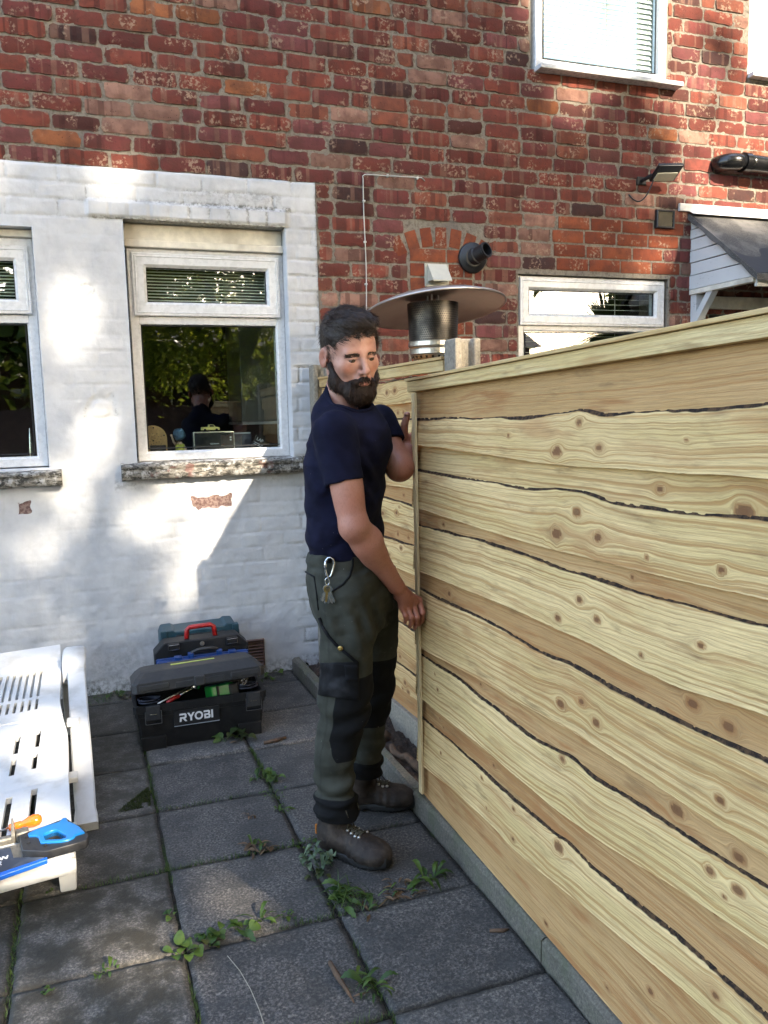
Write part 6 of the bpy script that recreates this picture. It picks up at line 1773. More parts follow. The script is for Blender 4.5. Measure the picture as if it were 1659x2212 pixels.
tree('sky_screen_tree', (-2.6, -9.9, -.12), 'added broad tree closing the sky, left of the mirrored garden tree', C3, .36,
     limbset((-2.6, -9.9, -.12), [(-6, -9.5, 7), (-2, -9, 11), (1.5, -9.4, 8), (4.5, -5.5, 12.6), (-7.5, -9.8, 4.5), (7.5, -8, 13)]))
C5 = cloud(15000, (7.6, -7.0, 5.4), (14.5, 3.2, 13.5), 190, 12); C5 = C5[blocks(C5)]  # crown added out of view to close the sky on the right
tree('sky_screen_tree', (11.2, -1.5, -.12), 'added unseen tree closing the right-hand sky behind the brick block', C5, .36, limbset((11.2, -1.5, -.12), [(9, -3, 8), (12.5, 1, 10), (10, 1.5, 11.5), (13, -4, 9)]))
# spiky cordyline mirrored in the right-hand window
root = empty('cordyline_palm', (6.3, -.1, -.02), 'spiky cordyline palm mirrored in the wide window', 'palm'); inv = Matrix.Translation((-6.3, .1, .02))
mb = MB().tube([(6.3, -.1, -.02), (6.32, -.1, 1.2), (6.28, -.08, 2.35)], [.09, .07, .06], 10)
adopt(mb.build('trunk', MT['bark'], None, True), root, inv)
V_, F_, lv_ = [], [], []
for k in range(260):
    a = rt.uniform(0, 6.28); e = rt.uniform(-.5, 1.45)
    d = np.array([math.cos(a) * math.cos(e), math.sin(a) * math.cos(e), math.sin(e)]); s = np.cross(d, (0, 0, 1)); s /= np.linalg.norm(s)
    L = rt.uniform(.45, .75); c = np.array([6.28, -.08, 2.42]); b0 = len(V_)
    for q, w in ((.04, .010), (.4, .020), (.75, .014), (1, .001)):
        pnt = c + d * L * q - np.array([0, 0, .16 * q * q * (1 - e / 2)])
        V_ += [pnt - s * w, pnt + s * w]
    F_ += [(b0 + 2 * i, b0 + 2 * i + 1, b0 + 2 * i + 3, b0 + 2 * i + 2) for i in range(3)]; lv_ += [rt.uniform()] * 8
adopt(mesh_obj('crown', V_, F_, MT['palm_leaf'], None, False, dict(lv=lv_)), root, inv)

# the terrace opposite, mirrored low in the panes
MT['far_brick'] = simple('sooty_far_brick', (.085, .045, .036), .9, .35, 9, .3)
MT['far_slate'] = simple('far_slate', (.05, .05, .055), .7, .3, 6, .2)
MT['far_glass'] = simple('dark_far_glass', (.02, .022, .025), .1, .1, 3, 0)
t = Thing('terrace_house', (1.5, -14.0, -.12), 'dark brick terrace house opposite, mirrored low in the window glass', 'house')
t.put(MB().box((-11, -18, -.12), (13, -14, 3.5)), 'wall', 'far_brick')
t.put(MB().add([[-11.3, -13.7, 3.4], [13.3, -13.7, 3.4], [13.3, -16, 4.6], [-11.3, -16, 4.6], [-11.3, -18.3, 3.4], [13.3, -18.3, 3.4]], [(0, 1, 2, 3), (3, 2, 5, 4), (0, 3, 4), (1, 5, 2), (0, 4, 5, 1)]), 'roof', 'far_slate')
for x in (-8, -4.5, -1, 2.5, 6, 9.5):
    for z in (1.2,):
        m_ = MB(); ring(m_, -(x + .6), -(x - .6), z, z + 1.3, .07, 0, .05); m_.v = [q * np.array([-1, -1, 1]) + np.array([0, -13.99, 0]) for q in m_.v]
        w_ = t.put(m_, 'window', 'upvc')
        t.put(MB().box((x - .55, -14.0, z + .05), (x + .55, -13.985, z + 1.25)), 'pane', 'far_glass', parent=w_)
gw = Thing('garden_wall', (1.5, -9.6, -.12), 'low dark brick garden wall mirrored behind the trees', 'wall')
gw.put(MB().box((-11, -9.7, -.12), (13, -9.5, 1.7), bev=.01), 'brickwork', 'far_brick')

ex = Thing('sky_screen_block', (8.2, 1.1, -.12), 'added dark brick block closing the right-hand sky, mirrored in the wide window', 'house')  # building added out of view to block low sky on the right
ex.put(MB().box((7.2, -1.3, -.12), (10.0, 4.9, 5.0)), 'wall', 'far_brick')
ex.put(MB().add([[7.0, -1.5, 4.95], [7.0, 5.0, 4.95], [8.6, 5.0, 5.9], [8.6, -1.5, 5.9], [10.2, -1.5, 4.95], [10.2, 5.0, 4.95]], [(0, 3, 2, 1), (3, 4, 5, 2), (0, 4, 3), (1, 2, 5), (0, 1, 5, 4)]), 'roof', 'far_slate')

# ------------------------------------------------------------------ the man: shapes are blended distance fields, meshed by surface nets
EPS = 1e-9
def A_(*p): return np.array(p, float)
def rcone(p, a, b, r1, r2):
    a, b = A_(*a), A_(*b); ab = b - a
    t = np.clip(((p - a) @ ab) / (ab @ ab), 0, 1)
    return np.linalg.norm(p - a - t[:, None] * ab, axis=1) - (r1 + (r2 - r1) * t)
def ell(p, c, rad, Rm=None):
    q = p - A_(*c)
    if Rm is not None: q = q @ Rm
    r = A_(*rad)
    k0 = np.linalg.norm(q / r, axis=1); k1 = np.linalg.norm(q / (r * r), axis=1)
    return k0 * (k0 - 1) / (k1 + EPS)
def smin(a, b, k):
    h = np.clip(.5 + .5 * (b - a) / k, 0, 1)
    return b + (a - b) * h - k * h * (1 - h)
def smax(a, b, k): return -smin(-a, -b, k)
def chain(p, pts, rs, k=.004):
    d = None
    for i in range(len(pts) - 1):
        q = rcone(p, pts[i], pts[i + 1], rs[i], rs[i + 1])
        d = q if d is None else smin(d, q, k)
    return d
def slices(p, S, yaw, n=2.3):
    """limb or trunk given by sections: z, cx, cy, half-width across, half-depth forward"""
    S = np.array(sorted(S)); z = p[:, 2]
    def ip(k):
        x, y = S[:, 0], S[:, k]
        return np.interp(z, x, y)
    cx, cy, a, b = ip(1), ip(2), ip(3), ip(4)
    f = A_(math.cos(yaw), math.sin(yaw)); l = A_(-f[1], f[0])
    dx, dy = p[:, 0] - cx, p[:, 1] - cy
    u, v = dx * l[0] + dy * l[1], dx * f[0] + dy * f[1]
    k = ((np.abs(u) / a) ** n + (np.abs(v) / b) ** n) ** (1 / n)
    return np.maximum((k - 1) * np.minimum(a, b), np.maximum(S[0, 0] - z, z - S[-1, 0]))

def iso(fn, lo, hi, h, name, mats, parent=None, attrs=None, smooth_it=1):
    lo, hi = A_(*lo), A_(*hi)
    B = 4
    n = (np.ceil((hi - lo) / h / B).astype(int)) * B + 1
    cn = (n - 1) // B
    # coarse pass on block centres
    ax = [lo[i] + (np.arange(cn[i]) + .5) * h * B for i in range(3)]
    G = np.stack(np.meshgrid(*ax, indexing='ij'), -1).reshape(-1, 3)
    d = np.concatenate([fn(G[i:i + 400000]) for i in range(0, len(G), 400000)])
    rad = h * B * .87 * 1.6
    val = np.empty(tuple(n), np.float32)
    sg = np.where(d > 0, 1.0, -1.0).reshape(cn)
    for i in range(B):
        for j in range(B):
            for k in range(B): val[i:i + cn[0] * B:B, j:j + cn[1] * B:B, k:k + cn[2] * B:B] = sg
    val[-1] = val[-2]; val[:, -1] = val[:, -2]; val[:, :, -1] = val[:, :, -2]
    act = np.argwhere((np.abs(d) < rad).reshape(cn))
    o = np.stack(np.meshgrid(*[np.arange(B + 1)] * 3, indexing='ij'), -1).reshape(-1, 3)
    for s in range(0, len(act), 3000):
        I = (act[s:s + 3000, None, :] * B + o[None]).reshape(-1, 3)
        val[I[:, 0], I[:, 1], I[:, 2]] = fn(lo + I * h)
    ins = val < 0
    # surface nets
    c = ins[:-1, :-1, :-1].astype(np.int8)
    tot = np.zeros_like(c)
    for i in (0, 1):
        for j in (0, 1):
            for k in (0, 1): tot += ins[i:n[0] - 1 + i, j:n[1] - 1 + j, k:n[2] - 1 + k]
    cells_ = np.argwhere((tot > 0) & (tot < 8))
    vid = np.full(tuple(n - 1), -1, np.int64); vid[cells_[:, 0], cells_[:, 1], cells_[:, 2]] = np.arange(len(cells_))
    cor = A_(*[[i, j, k] for i in (0, 1) for j in (0, 1) for k in (0, 1)]).astype(int)
    cv = np.stack([val[cells_[:, 0] + q[0], cells_[:, 1] + q[1], cells_[:, 2] + q[2]] for q in cor], 1)
    acc = np.zeros((len(cells_), 3)); cnt = np.zeros(len(cells_))
    for a in range(8):
        for b in range(a + 1, 8):
            if np.abs(cor[a] - cor[b]).sum() != 1: continue
            va, vb = cv[:, a], cv[:, b]; m = (va < 0) != (vb < 0)
            t = np.where(m, va / np.where(m, va - vb, 1), 0)
            acc += np.where(m[:, None], cor[a] + t[:, None] * (cor[b] - cor[a]), 0); cnt += m
    V = lo + (cells_ + acc / cnt[:, None]) * h
    F = []
    for ax_ in range(3):
        sl0 = [slice(None)] * 3; sl1 = [slice(None)] * 3
        sl0[ax_] = slice(0, -1); sl1[ax_] = slice(1, None)
        a, b = ins[tuple(sl0)], ins[tuple(sl1)]
        E = np.argwhere(a != b)
        u, v = (ax_ + 1) % 3, (ax_ + 2) % 3
        E = E[(E[:, u] > 0) & (E[:, v] > 0) & (E[:, u] < n[u] - 1) & (E[:, v] < n[v] - 1)]
        fl = a[E[:, 0], E[:, 1], E[:, 2]]
        q = []
        for du, dv in ((1, 1), (0, 1), (0, 0), (1, 0)):
            e = E.copy(); e[:, u] -= du; e[:, v] -= dv
            q.append(vid[e[:, 0], e[:, 1], e[:, 2]])
        q = np.stack(q, 1)
        q[~fl] = q[~fl][:, ::-1]
        F.append(q)
    F = np.concatenate(F); F = F[(F >= 0).all(1)]
    for _ in range(smooth_it):
        S = np.zeros_like(V); C = np.zeros(len(V))
        for k in range(4):
            a, b = F[:, k], F[:, (k + 1) % 4]
            np.add.at(S, a, V[b]); np.add.at(C, a, 1); np.add.at(S, b, V[a]); np.add.at(C, b, 1)
        V = V * .5 + S / np.maximum(C, 1)[:, None] * .5
    at = {k: f(V) for k, f in (attrs or {}).items()}
    return mesh_obj(name, V, F, mats, parent, True, at)

def px_ray(px, py):
    r = ROT @ A_(px - 829.5, -(py - 1106.0), -FPX); return r / np.linalg.norm(r)
def hit(fn, px, py, t0=1.8, t1=3.4):
    """first point of a shape met from the front, with its normal"""
    d = np.array([px_ray(a, b) for a, b in zip(np.atleast_1d(px), np.atleast_1d(py))])
    t = np.full(len(d), t0)
    for _ in range(90): t = np.minimum(t + np.clip(fn(EYE + d * t[:, None]) * .7, -.02, .05), t1)
    P = EYE + d * t[:, None]; e = .003
    N_ = np.stack([fn(P + A_(*v)) - fn(P - A_(*v)) for v in ((e, 0, 0), (0, e, 0), (0, 0, e))], 1)
    return P, N_ / (np.linalg.norm(N_, axis=1)[:, None] + EPS)

# ---- head, in its own frame: x his left, y forward, z up
HC = A_(.7694, 2.4983, 1.6434); HS = 1.03
HX_ = A_(.9854, .1295, .1108); HY_ = A_(.1541, -.9549, -.2540); HZ_ = A_(-.0729, -.2673, .9608)
HM = np.stack([HX_, HY_, HZ_], 1)
def to_head(p): return ((p - HC) @ HM) / HS
def from_head(q): return HC + HS * (np.asarray(q, float) @ HM.T)
def head_sdf(q):
    mir = np.stack([np.abs(q[:, 0]), q[:, 1], q[:, 2]], 1)
    d = ell(q, (0, -.010, .040), (.079, .098, .092))
    d = smin(d, ell(q, (0, .030, -.030), (.064, .060, .088)), .03)
    d = smin(d, rcone(mir, (.050, -.002, -.058), (.014, .068, -.104), .020, .021), .028)
    d = smin(d, rcone(mir, (.010, .080, .018), (.040, .069, .017), .0125, .0105), .014)        # brow
    d = smin(d, ell(mir, (.045, .052, -.026), (.022, .024, .020)), .022)                       # cheekbone
    d = smax(d, -ell(mir, (.031, .098, .0015), (.018, .016, .0125)), .014)                     # eye socket
    eye = ell(mir, (.031, .0735, -.003), (.0125,) * 3)
    lid = ell(mir, (.031, .0735, -.003), (.0150, .0142, .0146))
    up = smax(lid, -(mir[:, 2] + .0012 + .10 * (mir[:, 0] - .031) ** 2 * 100), .0012)
    lo = smax(lid, (mir[:, 2] + .0088 - .9 * (mir[:, 0] - .031) ** 2 * 10), .0012)
    d = smin(d, up, .0025); d = smin(d, lo, .003)
    nb = rcone(q, (0, .086, .012), (0, .112, -.034), .0072, .0100)
    d = smin(d, nb, .012)
    d = smin(d, ell(mir, (.0125, .098, -.039), (.0078, .0095, .0072)), .006)
    d = smin(d, ell(q, (0, .110, -.037), (.0105, .0105, .0095)), .006)
    d = smax(d, -ell(mir, (.0062, .108, -.0485), (.0040, .0062, .0040)), .003)
    d = smin(d, ell(q, (0, .087, -.066), (.027, .013, .020)), .014)                            # muzzle
    d = smin(d, ell(q, (0, .0965, -.0655), (.022, .0070, .0048)), .005)
    d = smin(d, ell(q, (0, .0960, -.0755), (.019, .0078, .0062)), .005)
    d = smax(d, -ell(q, (0, .1040, -.0703), (.023, .0050, .0013)), .002)
    # ears
    c, s = math.cos(.38), math.sin(.38)
    Re = np.array([[1, 0, 0], [0, math.cos(.2), -math.sin(.2)], [0, math.sin(.2), math.cos(.2)]]) @ np.array([[c, 0, 0], [0, 1, 0], [0, 0, 1]])
    Rq = axes((-.45, 1, .0), (.0, -.18, 1)); Rq = np.stack(Rq, 1)
    e = ell(mir, (.084, -.016, -.008), (.0072, .0185, .0315), Rq)
    e = smax(e, -ell(mir, (.0905, -.011, -.004), (.0065, .0105, .020), Rq), .004)
    d = smin(d, e, .008)
    return d * HS
CH = A_(.80, -.60, 0)                                     # where the chest faces
LAT = A_(-.60, -.80, 0)                                   # towards his right hand
NB = A_(.742, 2.565, 1.465)
HB = from_head((0, -.028, -.075))
RSH, REL, RWR = A_(.676, 2.385, 1.398), A_(.716, 2.335, 1.108), A_(.884, 2.432, .888)
LSH, LEL, LWR = A_(.920, 2.665, 1.420), A_(.950, 2.560, 1.268), A_(1.034, 2.668, 1.328)
RF = dict(index=[(.984, 2.487, .819), (.991, 2.473, .777), (.996, 2.492, .745), (.995, 2.510, .730)],
          middle=[(.958, 2.475, .810), (.965, 2.460, .768), (.970, 2.474, .740), (.970, 2.490, .726)],
          ring=[(.934, 2.466, .808), (.942, 2.453, .772), (.948, 2.465, .747), (.948, 2.480, .735)],
          little=[(.913, 2.461, .808), (.921, 2.450, .780), (.927, 2.461, .764), (.928, 2.474, .753)],
          thumb=[(.905, 2.470, .845), (.940, 2.510, .812), (.966, 2.520, .782), (.985, 2.520, .760)])
RR = dict(index=(.0112, .0100, .0088, .0074), middle=(.0112, .0102, .0090, .0076), ring=(.0108, .0096, .0086, .0072), little=(.0100, .0086, .0076, .0064), thumb=(.016, .0125, .0108, .0085))
LF = dict(thumb=[(1.012, 2.655, 1.335), (.999, 2.636, 1.374), (.996, 2.620, 1.410), (1.004, 2.611, 1.444)],
          index=[(1.060, 2.648, 1.392), (1.078, 2.628, 1.402), (1.082, 2.600, 1.404), (1.078, 2.578, 1.402)],
          middle=[(1.066, 2.648, 1.372), (1.086, 2.628, 1.380), (1.090, 2.598, 1.382), (1.084, 2.574, 1.380)],
          ring=[(1.068, 2.648, 1.352), (1.088, 2.628, 1.358), (1.091, 2.600, 1.360), (1.085, 2.578, 1.358)],
          little=[(1.066, 2.650, 1.334), (1.084, 2.632, 1.336), (1.088, 2.608, 1.338), (1.083, 2.590, 1.336)])
LR = dict(RR, thumb=(.0185, .0150, .0132, .0108))
def hand(p, wrist, palm_c, F, R_):
    d = rcone(p, wrist, palm_c, .025, .024)
    for k in ('index', 'middle', 'ring', 'little'):
        d = smin(d, rcone(p, A_(*wrist) * .45 + A_(*palm_c) * .55, F[k][0], .017, R_[k][0] + .0015), .012)
    fd = None
    for k in F:
        pts = F[k]
        q = chain(p, pts, R_[k], .002)
        for i, e in ((0, .0012), (1, .0010)):
            q = smin(q, np.linalg.norm(p - A_(*pts[i]), axis=1) - (R_[k][i] + e), .004)
        fd = q if fd is None else np.minimum(fd, q)
    d = smin(d, rcone(p, A_(*wrist) * .5 + A_(*palm_c) * .5, F['thumb'][1], .019, .0135), .010)
    return smin(d, fd, .005)
ZHEM = .992
def torso_skin(p):
    return slices(p, [(.78, .765, 2.53, .15, .10), (1.0, .748, 2.53, .145, .095), (1.3, .752, 2.53, .15, .098), (1.42, .76, 2.54, .10, .08)], math.atan2(-.6, .8))
def arm_r(p):
    d = rcone(p, RSH, REL, .052, .0445)
    d = smin(d, ell(p, RSH * .40 + REL * .60 + CH * .010, (.036, .036, .085)), .03)            # biceps
    d = smin(d, rcone(p, REL, REL * .55 + RWR * .45, .0445, .0405), .02)
    d = smin(d, ell(p, REL * .72 + RWR * .28 + A_(.004, -.010, .006), (.046, .040, .052)), .03)
    d = smin(d, rcone(p, REL * .55 + RWR * .45, RWR, .0405, .0270), .02)
    return d
def arm_l(p):
    d = rcone(p, LSH, LEL, .050, .044)
    d = smin(d, rcone(p, LEL, LEL * .5 + LWR * .5, .044, .040), .02)
    d = smin(d, rcone(p, LEL * .5 + LWR * .5, LWR, .042, .028), .02)
    return smin(d, ell(p, LEL + A_(.004, -.002, -.004), (.045, .043, .042)), .015)
def body_sdf(p):
    out = np.full(len(p), 1.0)
    q = to_head(p)
    d = head_sdf(q)
    nk = rcone(p, HB, NB, .056, .062)
    nk = smin(nk, rcone(p, from_head((-.055, -.01, -.05)), NB + A_(.02, -.05, -.04), .018, .014), .02)
    d = smin(d, nk, .022)
    d = smin(d, torso_skin(p), .05)
    d = smin(d, rcone(p, NB - A_(0, 0, .06), RSH, .055, .045), .04)
    d = smin(d, rcone(p, NB - A_(0, 0, .06), LSH, .055, .045), .04)
    d = smin(d, arm_r(p), .012)
    d = smin(d, arm_l(p), .012)
    d = smin(d, hand(p, RWR, (.925, 2.462, .842), RF, RR), .010)
    d = smin(d, hand(p, LWR, (1.048, 2.654, 1.362), LF, LR), .010)
    # thighs and shins inside the trousers
    d = smin(d, rcone(p, (.69, 2.45, .90), (.70, 2.42, .52), .065, .05), .04)
    d = smin(d, rcone(p, (.70, 2.42, .52), (.658, 2.445, .24), .045, .037), .02)
    d = smin(d, rcone(p, (.84, 2.61, .90), (.86, 2.61, .52), .065, .05), .04)
    d = smin(d, rcone(p, (.86, 2.61, .52), (.824, 2.645, .26), .045, .037), .02)
    return d
def red_zone(V):
    q = to_head(V)
    r = np.clip(1 - np.linalg.norm((q - A_(0, .105, -.038)) / A_(.016, .03, .014), axis=1), 0, 1) * .9
    m = np.stack([np.abs(q[:, 0]), q[:, 1], q[:, 2]], 1)
    r += np.clip(1 - np.linalg.norm((m - A_(.046, .07, -.03)) / A_(.026, .05, .022), axis=1), 0, 1) * .8
    r += np.clip(1 - np.linalg.norm((m - A_(.088, -.014, -.008)) / A_(.03, .03, .045), axis=1), 0, 1) * 1.2
    r += .72 * np.clip((1.34 - V[:, 2]) / .15, 0, 1) + .45 * np.clip((.92 - V[:, 2]) / .06, 0, 1)
    r += .5 * ((V[:, 0] > .93) & (V[:, 2] > 1.2) & (V[:, 2] < 1.45))
    return np.clip(r, 0, 1)
def lip_zone(V):
    q = to_head(V)
    return np.clip(1.3 - np.linalg.norm((q - A_(0, .098, -.0715)) / A_(.023, .020, .0115), axis=1) * 1.0, 0, 1) * 1.0
def lash_zone(V):
    q = to_head(V); m = np.stack([np.abs(q[:, 0]), q[:, 1], q[:, 2]], 1)
    return np.clip(1.5 - np.linalg.norm((m - A_(.0315, .086, -.0016)) / A_(.0165, .012, .0022), axis=1), 0, 1)
N = NT('tanned_skin'); p = N.obj(); rd = N.attr('red'); lp = N.attr('lip'); ls = N.attr('lash')
n1 = N.noise(p, 140, 4, .6); n2 = N.noise(p, 26, 4, .6)
c = N.mix(N.step(n2, .35, .7), (.42, .205, .145), (.50, .270, .200))
c = N.mix(N.math('MULTIPLY', rd, .75), c, (.36, .118, .070))
c = N.mix(N.math('MULTIPLY', N.step(n2, .50, .68), .45), c, (.28, .10, .06))
hr = N.noise(N.mapv(p, (520, 520, 90)), 1.0, 2, .6)
c = N.mix(N.math('MULTIPLY', N.math('MULTIPLY', N.step(hr, .54, .68), rd), .5), c, (.14, .065, .04))
c = N.mix(N.math('MULTIPLY', lp, .8), c, (.27, .085, .065))
c = N.mix(N.math('MULTIPLY', ls, .85), c, (.045, .024, .020))
N.fin(c, .46, N.bump(N.math('ADD', n1, n2), .28, .002), Subsurface_Weight=.14, Subsurface_Radius=(.012, .005, .003), Specular_IOR_Level=.42)
N.b.inputs['Subsurface Scale'].default_value = .6
MT['skin'] = N.mat
PB = (.76, 2.52, 0.0)
man = Thing('person', PB, 'bearded man in navy t-shirt and olive work trousers holding the fence panel edge', 'person')
body = man.own(iso(body_sdf, (.50, 2.20, .06), (1.14, 2.80, 1.80), .0031, 'body', MT['skin'], None, dict(red=red_zone, lip=lip_zone, lash=lash_zone)))
# eyes
MT['eye_white'] = simple('eye_white', (.16, .12, .10), .2, .02, 10, 0)
MT['iris'] = simple('dark_iris', (.035, .022, .014), .12, .1, 10, 0)
for s in (-1, 1):
    c0 = from_head((s * .031, .0735, -.003)); gz = from_head((s * .031 + .022, .2, -.052)) - c0
    gz /= np.linalg.norm(gz); r_, f_, u_ = axes(gz, (0, 0, 1)); Rg = np.stack([r_, u_, f_], 1)
    prof = [(.0128 * HS * math.sin(a), -.0128 * HS * math.cos(a)) for a in np.linspace(0, math.pi, 16)]
    e = man.put(MB().lathe(prof, 20, c0, Rg), 'eye', 'eye_white', smooth=True)
    ip = [(.0131 * HS * math.sin(a), .0131 * HS * math.cos(a)) for a in np.linspace(0, .72, 6)]
    man.put(MB().lathe(ip, 20, c0, Rg), 'iris', 'iris', parent=e, smooth=True)

# ---- hair and beard: a soft under-mass with many separate strands
N = NT('dark_hair'); p = N.obj(); lv = N.attr('lv')
n1 = N.noise(p, 180, 3, .6)
N.fin(N.mix(N.math('ADD', N.math('MULTIPLY', n1, .5), N.math('MULTIPLY', lv, .5)), (.008, .0056, .0043), (.068, .045, .033)), .5, None, Specular_IOR_Level=.25)
MT['hair'] = N.mat
N = NT('brown_beard'); p = N.obj(); lv = N.attr('lv'); n1 = N.noise(p, 160, 3, .6)
N.fin(N.mix(N.math('ADD', N.math('MULTIPLY', n1, .4), N.math('MULTIPLY', lv, .6)), (.006, .0038, .0028), (.055, .030, .020)), .55, None, Specular_IOR_Level=.18)
MT['beard'] = N.mat
def hair_sdf(p):
    q = to_head(p); ax_ = np.abs(q[:, 0])
    d = ell(q, (0, -.016, .050), (.0825, .100, .093))
    d = smin(d, ell(q, (.006, .036, .104), (.058, .048, .028)), .03)
    d = d + .0035 * fbm(np.stack([q[:, 0] * 70, q[:, 1] * 30, q[:, 2] * 50], 1), 3, 3)
    # hairline: over the forehead, round the temples, above and behind the ears
    line = np.interp(q[:, 1], [-.12, -.06, -.028, -.012, .014, .022, .050, .066, .095], [-.070, -.062, -.034, .010, .002, .016, .042, .066, .076])
    side = np.clip((ax_ - .048) / .02, 0, 1)
    line = line - .0 * side - .020 * ((q[:, 1] > .004) & (q[:, 1] < .03)) * side
    cut = (line + .003 * vnoise(q * 90, 6)) - q[:, 2]
    return smax(d, cut * .7, .006) * HS
def beard_sdf(p):
    q = to_head(p); m = np.stack([np.abs(q[:, 0]), q[:, 1], q[:, 2]], 1)
    d = rcone(m, (.066, .006, -.030), (.054, .022, -.078), .013, .026)
    d = smin(d, rcone(m, (.054, .022, -.078), (.016, .062, -.105), .026, .033), .02)
    d = smin(d, ell(q, (0, .066, -.111), (.042, .037, .037)), .025)
    d = smin(d, rcone(m, (.004, .0990, -.0600), (.030, .080, -.073), .0090, .0105), .008)       # moustache
    d = smin(d, rcone(m, (.030, .080, -.072), (.030, .066, -.100), .010, .022), .014)
    d = d + .003 * fbm(np.stack([q[:, 0] * 75, q[:, 1] * 75, q[:, 2] * 40], 1), 9, 3)
    d = smax(d, -ell(q, (0, .104, -.0740), (.0195, .026, .0055)), .003)                        # mouth
    top = np.interp(m[:, 0], [0, .02, .034, .046, .056, .072, .1], [-.050, -.054, -.062, -.056, -.036, -.012, .015])
    d = smax(d, (q[:, 2] - top - .003 * vnoise(q * 100, 3)) * .7, .005)
    return d * HS
def strands(sd, lo, hi, n, dirf, lmin, lmax, wid, lift, seed, keep=None):
    """thin tapering ribbons rooted on a surface"""
    rg = np.random.default_rng(seed)
    P = rg.uniform(lo, hi, (n * 14, 3)); P = from_head(P); d = sd(P); k = np.abs(d) < .012; P, d = P[k], d[k]
    def grad(P):
        e = .002
        g = np.stack([sd(P + A_(*v)) - sd(P - A_(*v)) for v in ((e, 0, 0), (0, e, 0), (0, 0, e))], 1)
        return g / (np.linalg.norm(g, axis=1)[:, None] + EPS)
    Nn_ = grad(P); P = P - Nn_ * (d + .0015)[:, None]
    if keep is not None:
        kk = keep(to_head(P)); P, Nn_ = P[kk], Nn_[kk]
    P, Nn_ = P[:n], Nn_[:n]; n = len(P)
    D_ = dirf(to_head(P), rg) @ HM.T
    D_ = D_ - Nn_ * (D_ * Nn_).sum(1)[:, None]; D_ /= np.linalg.norm(D_, axis=1)[:, None] + EPS
    D_ = D_ + Nn_ * rg.uniform(.05, lift, n)[:, None] + rg.normal(size=(n, 3)) * .16; D_ /= np.linalg.norm(D_, axis=1)[:, None]
    L = rg.uniform(lmin, lmax, n)
    S_2 = np.cross(D_, Nn_); S_2 /= np.linalg.norm(S_2, axis=1)[:, None] + EPS
    V = []
    for q, w in ((0, 1.0), (.4, .9), (.75, .6), (1, .08)):
        c = P + D_ * (L * q)[:, None] - Nn_ * (L * q * q * .30)[:, None]
        V += [c - S_2 * (wid * w), c + S_2 * (wid * w)]
    V = np.stack(V, 1).reshape(-1, 3)
    b = np.arange(n)[:, None] * 8
    F = np.concatenate([b + np.array([2 * i, 2 * i + 1, 2 * i + 3, 2 * i + 2]) for i in range(3)])
    return V, F, np.repeat(rg.uniform(0, 1, n), 8)
def hairmesh(sd, name, mat, box, st):
    o = iso(sd, box[0], box[1], .0032, name, MT[mat])
    me = o.data; n0 = len(me.vertices)
    V0 = np.empty(n0 * 3); me.vertices.foreach_get('co', V0); V0 = V0.reshape(-1, 3)
    F0 = np.empty(len(me.polygons) * 4, np.int32); me.polygons.foreach_get('vertices', F0); F0 = F0.reshape(-1, 4)
    bpy.data.objects.remove(o); bpy.data.meshes.remove(me)
    V, F, lv = st
    o = mesh_obj(name, np.concatenate([V0, V]), np.concatenate([F0, F + n0]), MT[mat], None, True, dict(lv=np.concatenate([np.full(n0, .1), lv])))
    man.own(o)
bb = (HC - .19, HC + .19)
def hdir(q, rg):
    f = np.stack([q[:, 0] * 1.0 + .55, .9 - 5 * np.clip(-q[:, 1], 0, .1) * 1.8, -.2 - 9 * np.clip(.07 - q[:, 2], 0, .12)], 1)
    back = q[:, 1] < -.03
    f[back] = np.stack([q[back, 0], -.5 + 0 * q[back, 0], -1.0 + 0 * q[back, 0]], 1)
    return f
hairmesh(hair_sdf, 'hair', 'hair', bb, strands(hair_sdf, (-.11, -.14, -.09), (.11, .11, .17), 8500, hdir, .016, .036, .00075, .75, 4))
hairmesh(beard_sdf, 'beard', 'beard', bb, strands(beard_sdf, (-.10, -.03, -.185), (.10, .13, .01), 5200, lambda q, rg: np.stack([q[:, 0] * 3, .35 + 0 * q[:, 0], -1.0 + 0 * q[:, 0]], 1), .008, .018, .00075, .7, 5))
# sideburns and eyebrows
def brow_sdf(p):
    q = to_head(p); m = np.stack([np.abs(q[:, 0]), q[:, 1], q[:, 2]], 1)
    return np.maximum(head_sdf(q) - .0012, (np.abs(m[:, 2] - .0185 - .10 * (m[:, 0] - .012) + 3.2 * np.clip(m[:, 0] - .038, 0, 1) ** 1.5) - .0042) * HS)
def bk(q): return (np.abs(q[:, 0]) > .013) & (np.abs(q[:, 0]) < .047) & (q[:, 1] > .05) & (np.abs(q[:, 2] - .0135 + .09 * (np.abs(q[:, 0]) - .012)) < .0054)
V, F, lv = strands(lambda p: head_sdf(to_head(p)), (-.056, .05, .004), (.056, .105, .030), 1500, lambda q, rg: np.stack([np.sign(q[:, 0]), -.4 + 0 * q[:, 0], -.08 + 0 * q[:, 0]], 1), .007, .012, .0008, .3, 6, bk)
man.own(mesh_obj('eyebrows', V, F, MT['hair'], None, True, dict(lv=lv)))
def sk(q): return (np.abs(q[:, 0]) > .055) & (q[:, 1] > -.002) & (q[:, 1] < .030) & (q[:, 2] > -.045) & (q[:, 2] < .03)
V, F, lv = strands(lambda p: head_sdf(to_head(p)), (-.09, -.01, -.05), (.09, .035, .035), 1300, lambda q, rg: np.stack([0 * q[:, 0], .25 + 0 * q[:, 0], -1 + 0 * q[:, 0]], 1), .006, .012, .00055, .3, 8, sk)
man.own(mesh_obj('sideburns', V, F, MT['beard'], None, True, dict(lv=lv)))

